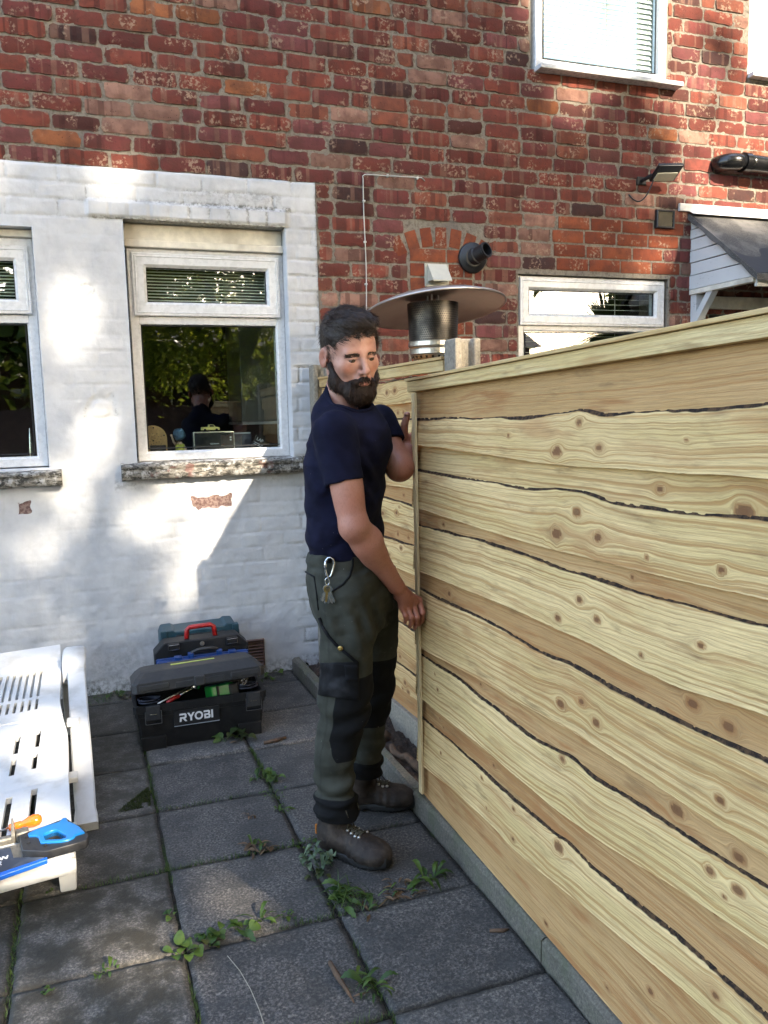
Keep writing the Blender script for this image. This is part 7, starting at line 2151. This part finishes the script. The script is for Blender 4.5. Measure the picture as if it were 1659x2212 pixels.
# ---- navy t-shirt
YCH = math.atan2(-.6, .8)
TS = [(.96, .742, 2.53, .165, .112), (.992, .744, 2.53, .165, .113), (1.06, .746, 2.53, .163, .114), (1.139, .750, 2.53, .165, .118), (1.22, .752, 2.53, .170, .122), (1.292, .754, 2.53, .176, .123), (1.36, .760, 2.532, .172, .114), (1.41, .768, 2.535, .145, .096), (1.46, .772, 2.545, .09, .072)]
def neck_cut(p):
    n_ = rcone(p, from_head((0, -.01, -.11)), NB + A_(.0, -.004, -.012), .071, .0605)
    return smin(n_, rcone(p, (.776, 2.455, 1.575), (.764, 2.492, 1.478), .092, .064), .03)
def tee_sdf(p):
    d = slices(p, TS, YCH, 2.2)
    d = smin(d, rcone(p, NB - A_(-.012, .0, .044), RSH + A_(.012, .014, .006), .062, .055), .05)
    d = smin(d, rcone(p, NB - A_(-.02, .01, .040), LSH + A_(-.01, -.01, -.005), .066, .052), .05)
    d = smin(d, ell(p, (.80, 2.50, 1.36), (.10, .10, .10)), .06)
    d = smin(d, rcone(p, (.738, 2.576, 1.450), (.756, 2.566, 1.512), .070, .058), .035)
    d = smin(d, ell(p, (.742, 2.555, 1.438), (.066, .075, .074)), .05)
    w = .0072 * fbm(np.stack([(p[:, 0] * .8 - p[:, 1] * .6) * 9 + p[:, 2] * 7, (p[:, 0] + p[:, 1]) * 3, p[:, 2] * 14 - p[:, 0] * 8], 1), 13, 3)
    w = w + .0045 * np.sin(p[:, 2] * 55 + 26 * p[:, 0] + 3 * vnoise(p * 6, 2)) * np.clip((1.13 - p[:, 2]) / .12, 0, 1) * .5
    # drag folds from the armpit
    w = w + .0085 * np.sin((p[:, 2] * .75 + p[:, 0] * 1.0) * 95 + 2.5 * vnoise(p * 5, 5)) * np.exp(-((p[:, 2] - 1.27) / .10) ** 2) * np.clip((p[:, 0] - .69) / .05, 0, 1) * np.clip((.85 - p[:, 0]) / .06, 0, 1)
    slr = rcone(p, RSH + A_(.0, .0, -.004), RSH * .42 + REL * .58, .066, .0595)
    slr = smax(slr, ((p - (RSH * .47 + REL * .53)) @ ((REL - RSH) / np.linalg.norm(REL - RSH))), .003)
    slr = smax(slr, -np.maximum(rcone(p, RSH, REL, .0515, .0505), ((RSH * .60 + REL * .40 - p) @ ((REL - RSH) / np.linalg.norm(REL - RSH)))), .003)
    sll = rcone(p, LSH, LSH * .36 + LEL * .64, .060, .0575)
    sll = smax(sll, ((p - (LSH * .50 + LEL * .50)) @ ((LEL - LSH) / np.linalg.norm(LEL - LSH))), .003)
    d = d + w
    slr = slr + .0030 * fbm(np.stack([p[:, 0] * 16, p[:, 1] * 16, p[:, 2] * 34 + p[:, 0] * 25], 1), 19, 3)
    d = smin(d, slr, .020); d = smin(d, sll + w * .6, .020)
    neck = neck_cut(p)
    d = smax(d, -neck, .006)
    d = smax(d, (ZHEM + .006 * vnoise(p * 9, 8) + .010 * (p[:, 0] - .75) - p[:, 2]), .004)
    return d
N = NT('navy_jersey'); p = N.obj()
n1 = N.noise(p, 300, 2, .5); n2 = N.noise(p, 18, 4, .6); fl = N.math('MULTIPLY', N.step(N.voro(p, 55, 'Distance'), .07, .03), N.step(N.noise(p, 9, 1), .55, .6))
c = N.mix(N.step(n2, .3, .7), (.0032, .0034, .012), (.0062, .0066, .021)); c = N.mix(N.math('MULTIPLY', fl, .6), c, (.22, .22, .24))
MT['tee'] = N.fin(c, .9, N.bump(n1, .25, .001), Specular_IOR_Level=.15)
tee = man.own(iso(tee_sdf, (.56, 2.20, .95), (1.06, 2.82, 1.56), .0042, 'tshirt', MT['tee']))
# ribbed collar and stitched hems
a = np.linspace(0, 2 * np.pi, 60)
def ring_on(c, r, axis, fn, off):
    n_ = A_(*axis); n_ /= np.linalg.norm(n_); u = np.cross(n_, (0, 1, 0)); u /= np.linalg.norm(u); v = np.cross(n_, u)
    D_ = np.cos(a)[:, None] * u + np.sin(a)[:, None] * v
    return c + D_ * r
nax = from_head((0, -.01, -.11)) - (NB + A_(0, -.004, -.012))
def collar_sdf(p):
    nk = neck_cut(p)
    return np.maximum(np.maximum(np.abs(nk) - .006, tee_sdf(p) - .0052), -(tee_sdf(p) + .02))
man.own(iso(collar_sdf, (.60, 2.40, 1.38), (.94, 2.72, 1.56), .0032, 'collar', MT['tee']), tee)

# ---- work trousers
PEL = [(.74, .772, 2.53, .15, .10), (.793, .770, 2.53, .168, .118), (.857, .764, 2.53, .176, .130), (.921, .756, 2.53, .174, .128), (.985, .747, 2.53, .166, .116), (1.01, .745, 2.53, .162, .112)]
NL = [(.140, .660, 2.445, .066, .070), (.165, .657, 2.445, .066, .070), (.225, .655, 2.440, .060, .066), (.36, .662, 2.432, .062, .070), (.455, .685, 2.422, .072, .081), (.55, .695, 2.42, .078, .084), (.642, .703, 2.42, .080, .086), (.78, .706, 2.42, .084, .088), (.89, .700, 2.43, .088, .095), (.95, .70, 2.44, .075, .09)]
FL = [(.155, .828, 2.665, .062, .068), (.17, .826, 2.66, .062, .068), (.26, .823, 2.64, .062, .068), (.353, .832, 2.628, .066, .072), (.41, .842, 2.622, .072, .080), (.562, .862, 2.62, .078, .084), (.712, .868, 2.62, .083, .086), (.828, .866, 2.615, .088, .092), (.93, .85, 2.60, .078, .09)]
YN, YF = math.atan2(-.62, .78), math.atan2(-.40, .92)
def folds(p, s):
    w = .0045 * fbm(np.stack([p[:, 0] * 10 + p[:, 2] * 5, p[:, 1] * 10, p[:, 2] * 17 - p[:, 0] * 6], 1), 23 + s, 3)
    w = w + .0055 * np.sin(p[:, 2] * 88 + 20 * p[:, 0] + 3 * vnoise(p * 8, 4 + s)) * np.clip((.34 - p[:, 2]) / .14, 0, 1) * np.clip((p[:, 2] - .15) / .05, 0, 1)
    w = w + .0040 * np.sin(p[:, 2] * 75 - 35 * p[:, 0] + 3 * vnoise(p * 7, 9 + s)) * np.exp(-((p[:, 2] - .48) / .07) ** 2)
    w = w + .0050 * np.sin((p[:, 2] * .5 + p[:, 0]) * 85 + 2 * vnoise(p * 6, 15)) * np.exp(-((p[:, 2] - .80) / .06) ** 2)
    return w
def near_leg(p):
    d = slices(p, NL, YN, 2.15)
    return d - .004 * np.exp(-((p[:, 2] - .165) / .012) ** 2) + .004 * np.exp(-((p[:, 2] - .218) / .007) ** 2)
def far_leg(p):
    d = slices(p, FL, YF, 2.15)
    return d + .004 * np.exp(-((p[:, 2] - .228) / .007) ** 2)
def trouser_sdf(p):
    d = slices(p, PEL, YCH, 2.3)
    d = smin(d, near_leg(p) , .022); d = smin(d, far_leg(p), .018)
    d = d + folds(p, 0) * 1.5
    d = smax(d, -np.maximum(slices(p, [(.11, .660, 2.445, .060, .064), (.170, .657, 2.445, .056, .060)], YN), -1), .003)
    d = smax(d, -slices(p, [(.13, .828, 2.665, .056, .062), (.182, .826, 2.66, .052, .058)], YF), .003)
    return d
def fwd(p, S, yaw):
    S = np.array(sorted(S)); cx, cy = np.interp(p[:, 2], S[:, 0], S[:, 1]), np.interp(p[:, 2], S[:, 0], S[:, 2])
    return (p[:, 0] - cx) * math.cos(yaw) + (p[:, 1] - cy) * math.sin(yaw), (p[:, 0] - cx) * -math.sin(yaw) + (p[:, 1] - cy) * math.cos(yaw)
def black_zone(V):
    """signed mask of the reinforced knee panels and hems"""
    near = near_leg(V) < far_leg(V)
    f1, l1 = fwd(V, NL, YN); f2, l2 = fwd(V, FL, YF)
    z = V[:, 2]
    def pad(f, z0, z1, r): return np.minimum(np.minimum((z - z0) , (z1 - z)), f + r)
    edge_ = np.interp(z, [.34, .37, .42, .56, .66], [.030, .010, -.012, -.002, .012])
    m1 = np.maximum(pad(f1 - edge_, .345, .625, .0), .212 - z)
    edge2 = np.interp(z, [.36, .45, .56, .62], [-.03, -.05, -.05, -.04])
    m2 = np.maximum(pad(f2 - edge2, .365, .605, .0), .222 - z)
    return np.clip(np.where(near, m1, m2) / .012 * .5 + .5, 0, 1)
def seam_zone(V):
    f1, l1 = fwd(V, NL, YN)
    near = near_leg(V) < far_leg(V)
    return np.where(near & (l1 < 0), np.clip(1 - np.abs(f1 + .030) / .006, 0, 1), 0)
N = NT('work_trouser_cloth'); p = N.obj(); bk_ = N.attr('black'); sm_ = N.attr('seam')
n1 = N.noise(p, 420, 2, .5); n2 = N.noise(p, 14, 4, .6)
c = N.mix(N.step(n2, .3, .7), (.028, .0285, .0215), (.045, .0455, .0355))
c = N.mix(N.math('MULTIPLY', N.step(N.noise(p, 40, 4, .7), .58, .8), .35), c, (.10, .10, .085))
blkc = N.mix(N.step(n2, .3, .7), (.0026, .0026, .0029), (.005, .005, .0056))
c = N.mix(N.step(bk_, .46, .54), c, blkc)
c = N.mix(N.math('MULTIPLY', sm_, .45), c, (.012, .013, .010))
spk = N.math('MULTIPLY', N.step(N.voro(p, 42, 'Distance'), .06, .03), N.step(N.noise(p, 7, 1), .52, .58))
c = N.mix(N.math('MULTIPLY', spk, .7), c, (.40, .38, .34))
MT['trouser'] = N.fin(c, .88, N.bump(n1, .3, .0012), Specular_IOR_Level=.22)
trs = man.own(iso(trouser_sdf, (.54, 2.28, .10), (1.0, 2.80, 1.02), .0046, 'trousers', MT['trouser'], None, dict(black=black_zone, seam=seam_zone)))
MT['black_cloth'] = simple('black_canvas', (.0034, .0034, .0040), .85, .3, 60, .3, dirt=(.022, .022, .024), spec=.2)
MT['brass'] = simple('aged_brass', (.42, .29, .10), .35, .15, 60, .1, metal=1.0)

def patch(poly_uv, nu, nv, off, name, mat, thick, wrinkle=.0015):
    """a cloth piece laid on the trousers: a quad in the view, dropped on to the surface"""
    (a0, b0, c0, d0) = [A_(*q) for q in poly_uv]           # top-left, top-right, bottom-right, bottom-left
    u, v = np.meshgrid(np.linspace(0, 1, nu), np.linspace(0, 1, nv), indexing='ij')
    P2 = (a0 * (1 - u[..., None]) + b0 * u[..., None]) * (1 - v[..., None]) + (d0 * (1 - u[..., None]) + c0 * u[..., None]) * v[..., None]
    P2 = P2.reshape(-1, 2)
    P, Nn_ = hit(trouser_sdf, P2[:, 0], P2[:, 1])
    nn = Nn_.mean(0); nn /= np.linalg.norm(nn); Nn_ = Nn_ * .4 + nn * .6; Nn_ /= np.linalg.norm(Nn_, axis=1)[:, None]
    ed = np.minimum(np.minimum(u, 1 - u), np.minimum(v, 1 - v)).ravel()
    o_ = off * (.6 + .4 * np.clip(ed / .12, 0, 1)) + wrinkle * fbm(P * 40, 3, 2)
    V = P + Nn_ * o_[:, None]
    V2 = P - Nn_ * .004
    F = [list(r) for r in grid_faces(nu, nv)]
    n = len(V); idx = np.arange(n).reshape(nu, nv)
    for line in (idx[0], idx[-1], idx[:, 0], idx[:, -1]): F += [[line[k], line[k + 1], line[k + 1] + n, line[k] + n] for k in range(len(line) - 1)]
    o = mesh_obj(name, np.concatenate([V, V2]), F, MT[mat], None, True); fix_normals(o)
    return man.own(o, trs)
def piping(pts, r, name, mat, off=.001):
    pts = A_(*pts) if not isinstance(pts, np.ndarray) else pts
    s = np.linspace(0, 1, len(pts)); t = np.linspace(0, 1, 40)
    X, Y = np.interp(t, s, pts[:, 0]), np.interp(t, s, pts[:, 1])
    P, Nn_ = hit(trouser_sdf, X, Y)
    return man.put(MB().tube(P + Nn_ * off, r, 8), name, mat, parent=trs, smooth=True)
patch([(694, 1432), (775, 1430), (777, 1512), (690, 1501)], 22, 20, .011, 'holster_pocket', 'black_cloth', .004)
patch([(744, 1434), (773, 1433), (775, 1470), (746, 1472)], 12, 12, .016, 'tool_pocket', 'black_cloth', .004)
piping(np.array([[692, 1334], [697, 1350], [710, 1372], [727, 1392], [742, 1406], [757, 1418], [772, 1431]]), .0052, 'hammer_strap', 'black_cloth', .004)
piping(np.array([[762, 1206], [762, 1222], [756, 1244], [742, 1262], [722, 1275], [712, 1281]]), .0036, 'pocket_trim', 'black_cloth')
piping(np.array([[660, 1235], [672, 1242], [679, 1246]]), .003, 'back_pocket_trim', 'black_cloth')
piping(np.array([[679, 1246], [684, 1280], [688, 1318]]), .0022, 'back_pocket_trim', 'black_cloth')
P, Nn_ = hit(trouser_sdf, [737], [1399])
r_, f_, u_ = axes(Nn_[0], (0, 0, 1))
man.put(MB().lathe([(0, .004), (.006, .004), (.0085, .007), (.0085, .010), (.006, .012), (.003, .0125), (0, .0115)], 20, P[0], np.stack([r_, u_, f_], 1)), 'rivet_button', 'brass', parent=trs, smooth=True)
for q in ((700, 1204), (710, 1204)):
    pass
pts, Nn_ = hit(trouser_sdf, [712, 712, 711], [1196, 1205, 1215])
man.put(MB().tube(pts + Nn_ * .006, .006, 8), 'belt_loop', 'black_cloth', parent=trs, smooth=True)

# ---- boots
N = NT('worn_brown_leather'); p = N.obj(); n1 = N.noise(p, 60, 5, .65); n2 = N.noise(p, 16, 4, .6); n3 = N.noise(p, 260, 2)
c = N.ramp(n2, [(.3, (.010, .0070, .0055)), (.52, (.030, .021, .0155)), (.72, (.068, .050, .038))])
c = N.mix(N.math('MULTIPLY', N.step(n1, .52, .75), .5), c, (.07, .050, .036))
MT['leather'] = N.fin(c, .68, N.bump(N.math('ADD', n1, N.math('MULTIPLY', n3, .4)), .5, .003), Specular_IOR_Level=.3)
MT['sole'] = simple('black_rubber_sole', (.009, .0085, .008), .6, .25, 50, .3, dirt=(.03, .026, .021))
MT['lace'] = simple('khaki_lace', (.055, .047, .028), .8, .3, 90, .2)
def boot(heel, dirv, ank, collar_z, lab, flip):
    d = A_(dirv[0], dirv[1], 0); d /= np.linalg.norm(d); l = A_(-d[1], d[0], 0); o_ = A_(heel[0], heel[1], 0)
    FS = .88
    def W(a, b, z): return o_ + d * (a * FS) + l * b + A_(0, 0, z)
    bend = .010 * flip
    def up(p):
        q = rcone(p, W(.010, 0, .045), W(.012, 0, .085), .040, .038)
        q = smin(q, rcone(p, W(.035, 0, .075), A_(ank[0], ank[1], collar_z), .046, .047), .03)
        q = smin(q, rcone(p, W(.055, bend * .3, .062), W(.150, bend, .048), .048, .043), .03)
        q = smin(q, ell(p, W(.185, bend, .044), (.062, .062, .036)), .03)
        q = smin(q, ell(p, W(.222, bend * .8, .040), (.050, .050, .034)), .025)
        q = smax(q, .018 - p[:, 2], .006); q = smax(q, p[:, 2] - collar_z, .006)
        q = q - .0035 * np.exp(-((p[:, 2] - collar_z + .012) / .010) ** 2)
        return q + .0016 * fbm(p * 45, 31, 3) + .0018 * np.sin(((p - o_) @ d) * 210) * np.exp(-((((p - o_) @ d) - .13) / .03) ** 2)
    def so(p):
        u, v = (p - o_) @ d / FS, (p - o_) @ l
        w_ = np.interp(u, [-.04, -.02, .02, .08, .13, .19, .24, .275], [.018, .034, .042, .037, .043, .052, .044, .020])
        c_ = np.interp(u, [0, .1, .2, .28], [0, bend * .4, bend, bend * .6])
        q = np.maximum(np.abs(v - c_) - w_, np.maximum(-.040 - u, u - .278))
        spring = np.interp(u, [-.04, .17, .28], [0, .0, .012])
        th = .030 + .008 * np.exp(-((u - .27) / .03) ** 2)
        q = smax(q, np.maximum(p[:, 2] - th - spring, spring - p[:, 2] + .001), .008)
        q = np.maximum(q, -(np.maximum(np.abs(u - .075) - .014, p[:, 2] - .008)))
        return q + .0012 * np.sin(u * 420) * (p[:, 2] < .014)
    c0 = W(.12, 0, .08)
    b = man.own(iso(up, c0 - A_(.22, .22, .10), c0 + A_(.22, .22, collar_z - .06), .0038, 'boot', MT['leather']))
    s = man.own(iso(so, c0 - A_(.22, .22, .10), c0 + A_(.22, .22, -.02), .0038, 'sole', MT['sole']), b)
    # tongue, laces and eyelets follow the top of the foot
    def top(u, v):
        z = np.full(1, .24); x = W(u, v, 0)
        for _ in range(60): z = z - np.clip(up(np.array([[x[0], x[1], z[0]]])) * .6, -.01, .02)
        return A_(x[0], x[1], z[0])
    n = 5; us = np.linspace(.160, .088, n); left, right = [], []
    for k, u in enumerate(us):
        hw = .022 - .001 * k
        left.append(top(u, bend + hw)); right.append(top(u, bend - hw))
    mbz = MB()
    for k in range(n - 1):
        for e0, e1 in ((left[k], right[k + 1]), (right[k], left[k + 1])):
            mid = (e0 + e1) / 2 + A_(0, 0, .009); mbz.tube([e0 + A_(0, 0, .003), mid, e1 + A_(0, 0, .003)], .0024, 6)
    for k in range(n): mbz.tube([left[k] + A_(0, 0, .003), (left[k] + right[k]) / 2 + A_(0, 0, .009), right[k] + A_(0, 0, .003)], .0024, 6)
    e = (left[-1] + right[-1]) / 2 + A_(0, 0, .010)
    for sgn in (-1, 1):
        t_ = np.linspace(0, 1, 10)[:, None]
        mbz.tube(e + l * sgn * (.030 * t_ + .012 * np.sin(t_ * 3.1)) + d * (.028 * t_) + A_(0, 0, 1) * (.012 * np.sin(t_ * 3.0) - .030 * t_ ** 2), .0021, 6)
    man.put(mbz, 'laces', 'lace', parent=b, smooth=True)
    mbe = MB()
    for q in left + right: mbe.lathe([(0, .0045), (.0035, .0045), (.0058, .002), (.0058, -.002), (0, -.003)], 12, q)
    man.put(mbe, 'eyelets', 'steel', parent=b)
    return W, up
W1, up1 = boot((.632, 2.470), (.600, -.800), (.658, 2.446), .172, 'near', 1)
W2, up2 = boot((.790, 2.728), (.905, -.425), (.828, 2.664), .190, 'far', 1)
tg = simple('orange_tab', (.42, .14, .015), .6)
man.put(MB().box(W1(-.033, -.020, .065) - .004, W1(-.033, -.020, .090) + .004, bev=.002), 'heel_tab', tg)
# ---- nails on the fingers that can be seen
MT['nail'] = simple('finger_nail', (.42, .20, .13), .3, .03, 20, 0)
for F_, R_, ks in ((RF, RR, ('index', 'middle', 'ring', 'little')), (LF, LR, ('thumb',))):
    for k in ks:
        a0, b0 = A_(*F_[k][2]), A_(*F_[k][3]); ax_ = (b0 - a0) / np.linalg.norm(b0 - a0)
        out = A_(-.25, -1, .05) if F_ is RF else A_(-.8, -.6, 0); out = out - ax_ * (out @ ax_); out /= np.linalg.norm(out); sd_ = np.cross(ax_, out)
        r0 = R_[k][3]; c0 = b0 + ax_ * .001
        V, n1_ = [], 7
        for i in range(4):
            for j in range(n1_):
                th = (j / (n1_ - 1) - .5) * 1.7; rr_ = r0 + .0006
                V.append(c0 + ax_ * (-.006 + .0042 * i) * .8 + out * rr_ * math.cos(th) + sd_ * rr_ * math.sin(th))
        o = mesh_obj('fingernail', V, [list(q) for q in grid_faces(4, n1_)], MT['nail'], None, True); fix_normals(o)
        o.modifiers.new('shell', 'SOLIDIFY').thickness = .0008
        man.own(o, body)

# ------------------------------------------------------------------ snap hook with the keys, clipped to the belt loop
P, Nn_ = hit(trouser_sdf, [710, 706], [1222, 1275])
c0 = P[0] + Nn_[0] * .016
kb = Thing('key_bunch', tuple(c0), 'silver snap hook and bunch of keys clipped to the belt loop', 'keys')
e1 = A_(.954, -.30, 0); e3 = A_(0, 0, 1)
def on(px, py, dep): return EYE + px_ray(px, py) * ((c0 - EYE) @ A_(.3, .954, 0) - dep) / (px_ray(px, py) @ A_(.3, .954, 0))
hook = [(704, 1211), (702.5, 1222), (703.5, 1234), (706, 1243), (709.5, 1246.5), (713, 1246), (716, 1241), (720, 1228), (722, 1216), (720, 1208), (714, 1204.5), (708, 1205.5), (704, 1211)]
kb.put(MB().tube([on(x, y, .0) for x, y in hook], .0036, 10, cap=False), 'snap_hook', 'chrome', smooth=True)
kb.put(MB().tube([on(703, 1212, -.0), on(703, 1230, .0)], .0046, 10), 'gate', 'chrome', smooth=True)
a = np.linspace(0, 2 * np.pi, 24)
kr = on(707, 1256, .030)
kb.put(MB().tube(kr + .011 * (np.cos(a)[:, None] * e1 * .6 + np.sin(a)[:, None] * e3), .0014, 6, cap=False), 'split_ring', 'chrome', smooth=True)
rk = np.random.default_rng(2)
for k in range(8):
    ang = -.42 + .11 * k + rk.normal() * .03; L = .048 + .010 * rk.random()
    ax_ = -e3 * math.cos(ang) + e1 * math.sin(ang) ; sd_ = np.cross(ax_, A_(.3, .954, 0)); nn = np.cross(sd_, ax_)
    p0 = kr - e3 * .011 + A_(-.3, -.954, 0) * (.002 * (k % 4) - .001) + ax_ * .002
    def K(u, v, w): return p0 + ax_ * u + sd_ * v + nn * w
    bowl = [(.000, -.005), (.004, -.0095), (.012, -.0105), (.019, -.007), (.021, -.0035), (L, -.0035), (L + .003, 0), (L - .002, .0035), (.040, .0035), (.037, .0020), (.034, .0035), (.030, .0022), (.027, .0035), (.021, .0035), (.019, .007), (.012, .0105), (.004, .0095), (0, .005)]
    kb.put(MB().prism(bowl, p0, ax_, sd_, nn, -.0009, .0009), 'key', ['chrome', 'steel', 'brass'][k % 5 if k % 5 < 2 else (2 if k == 3 else 0)])
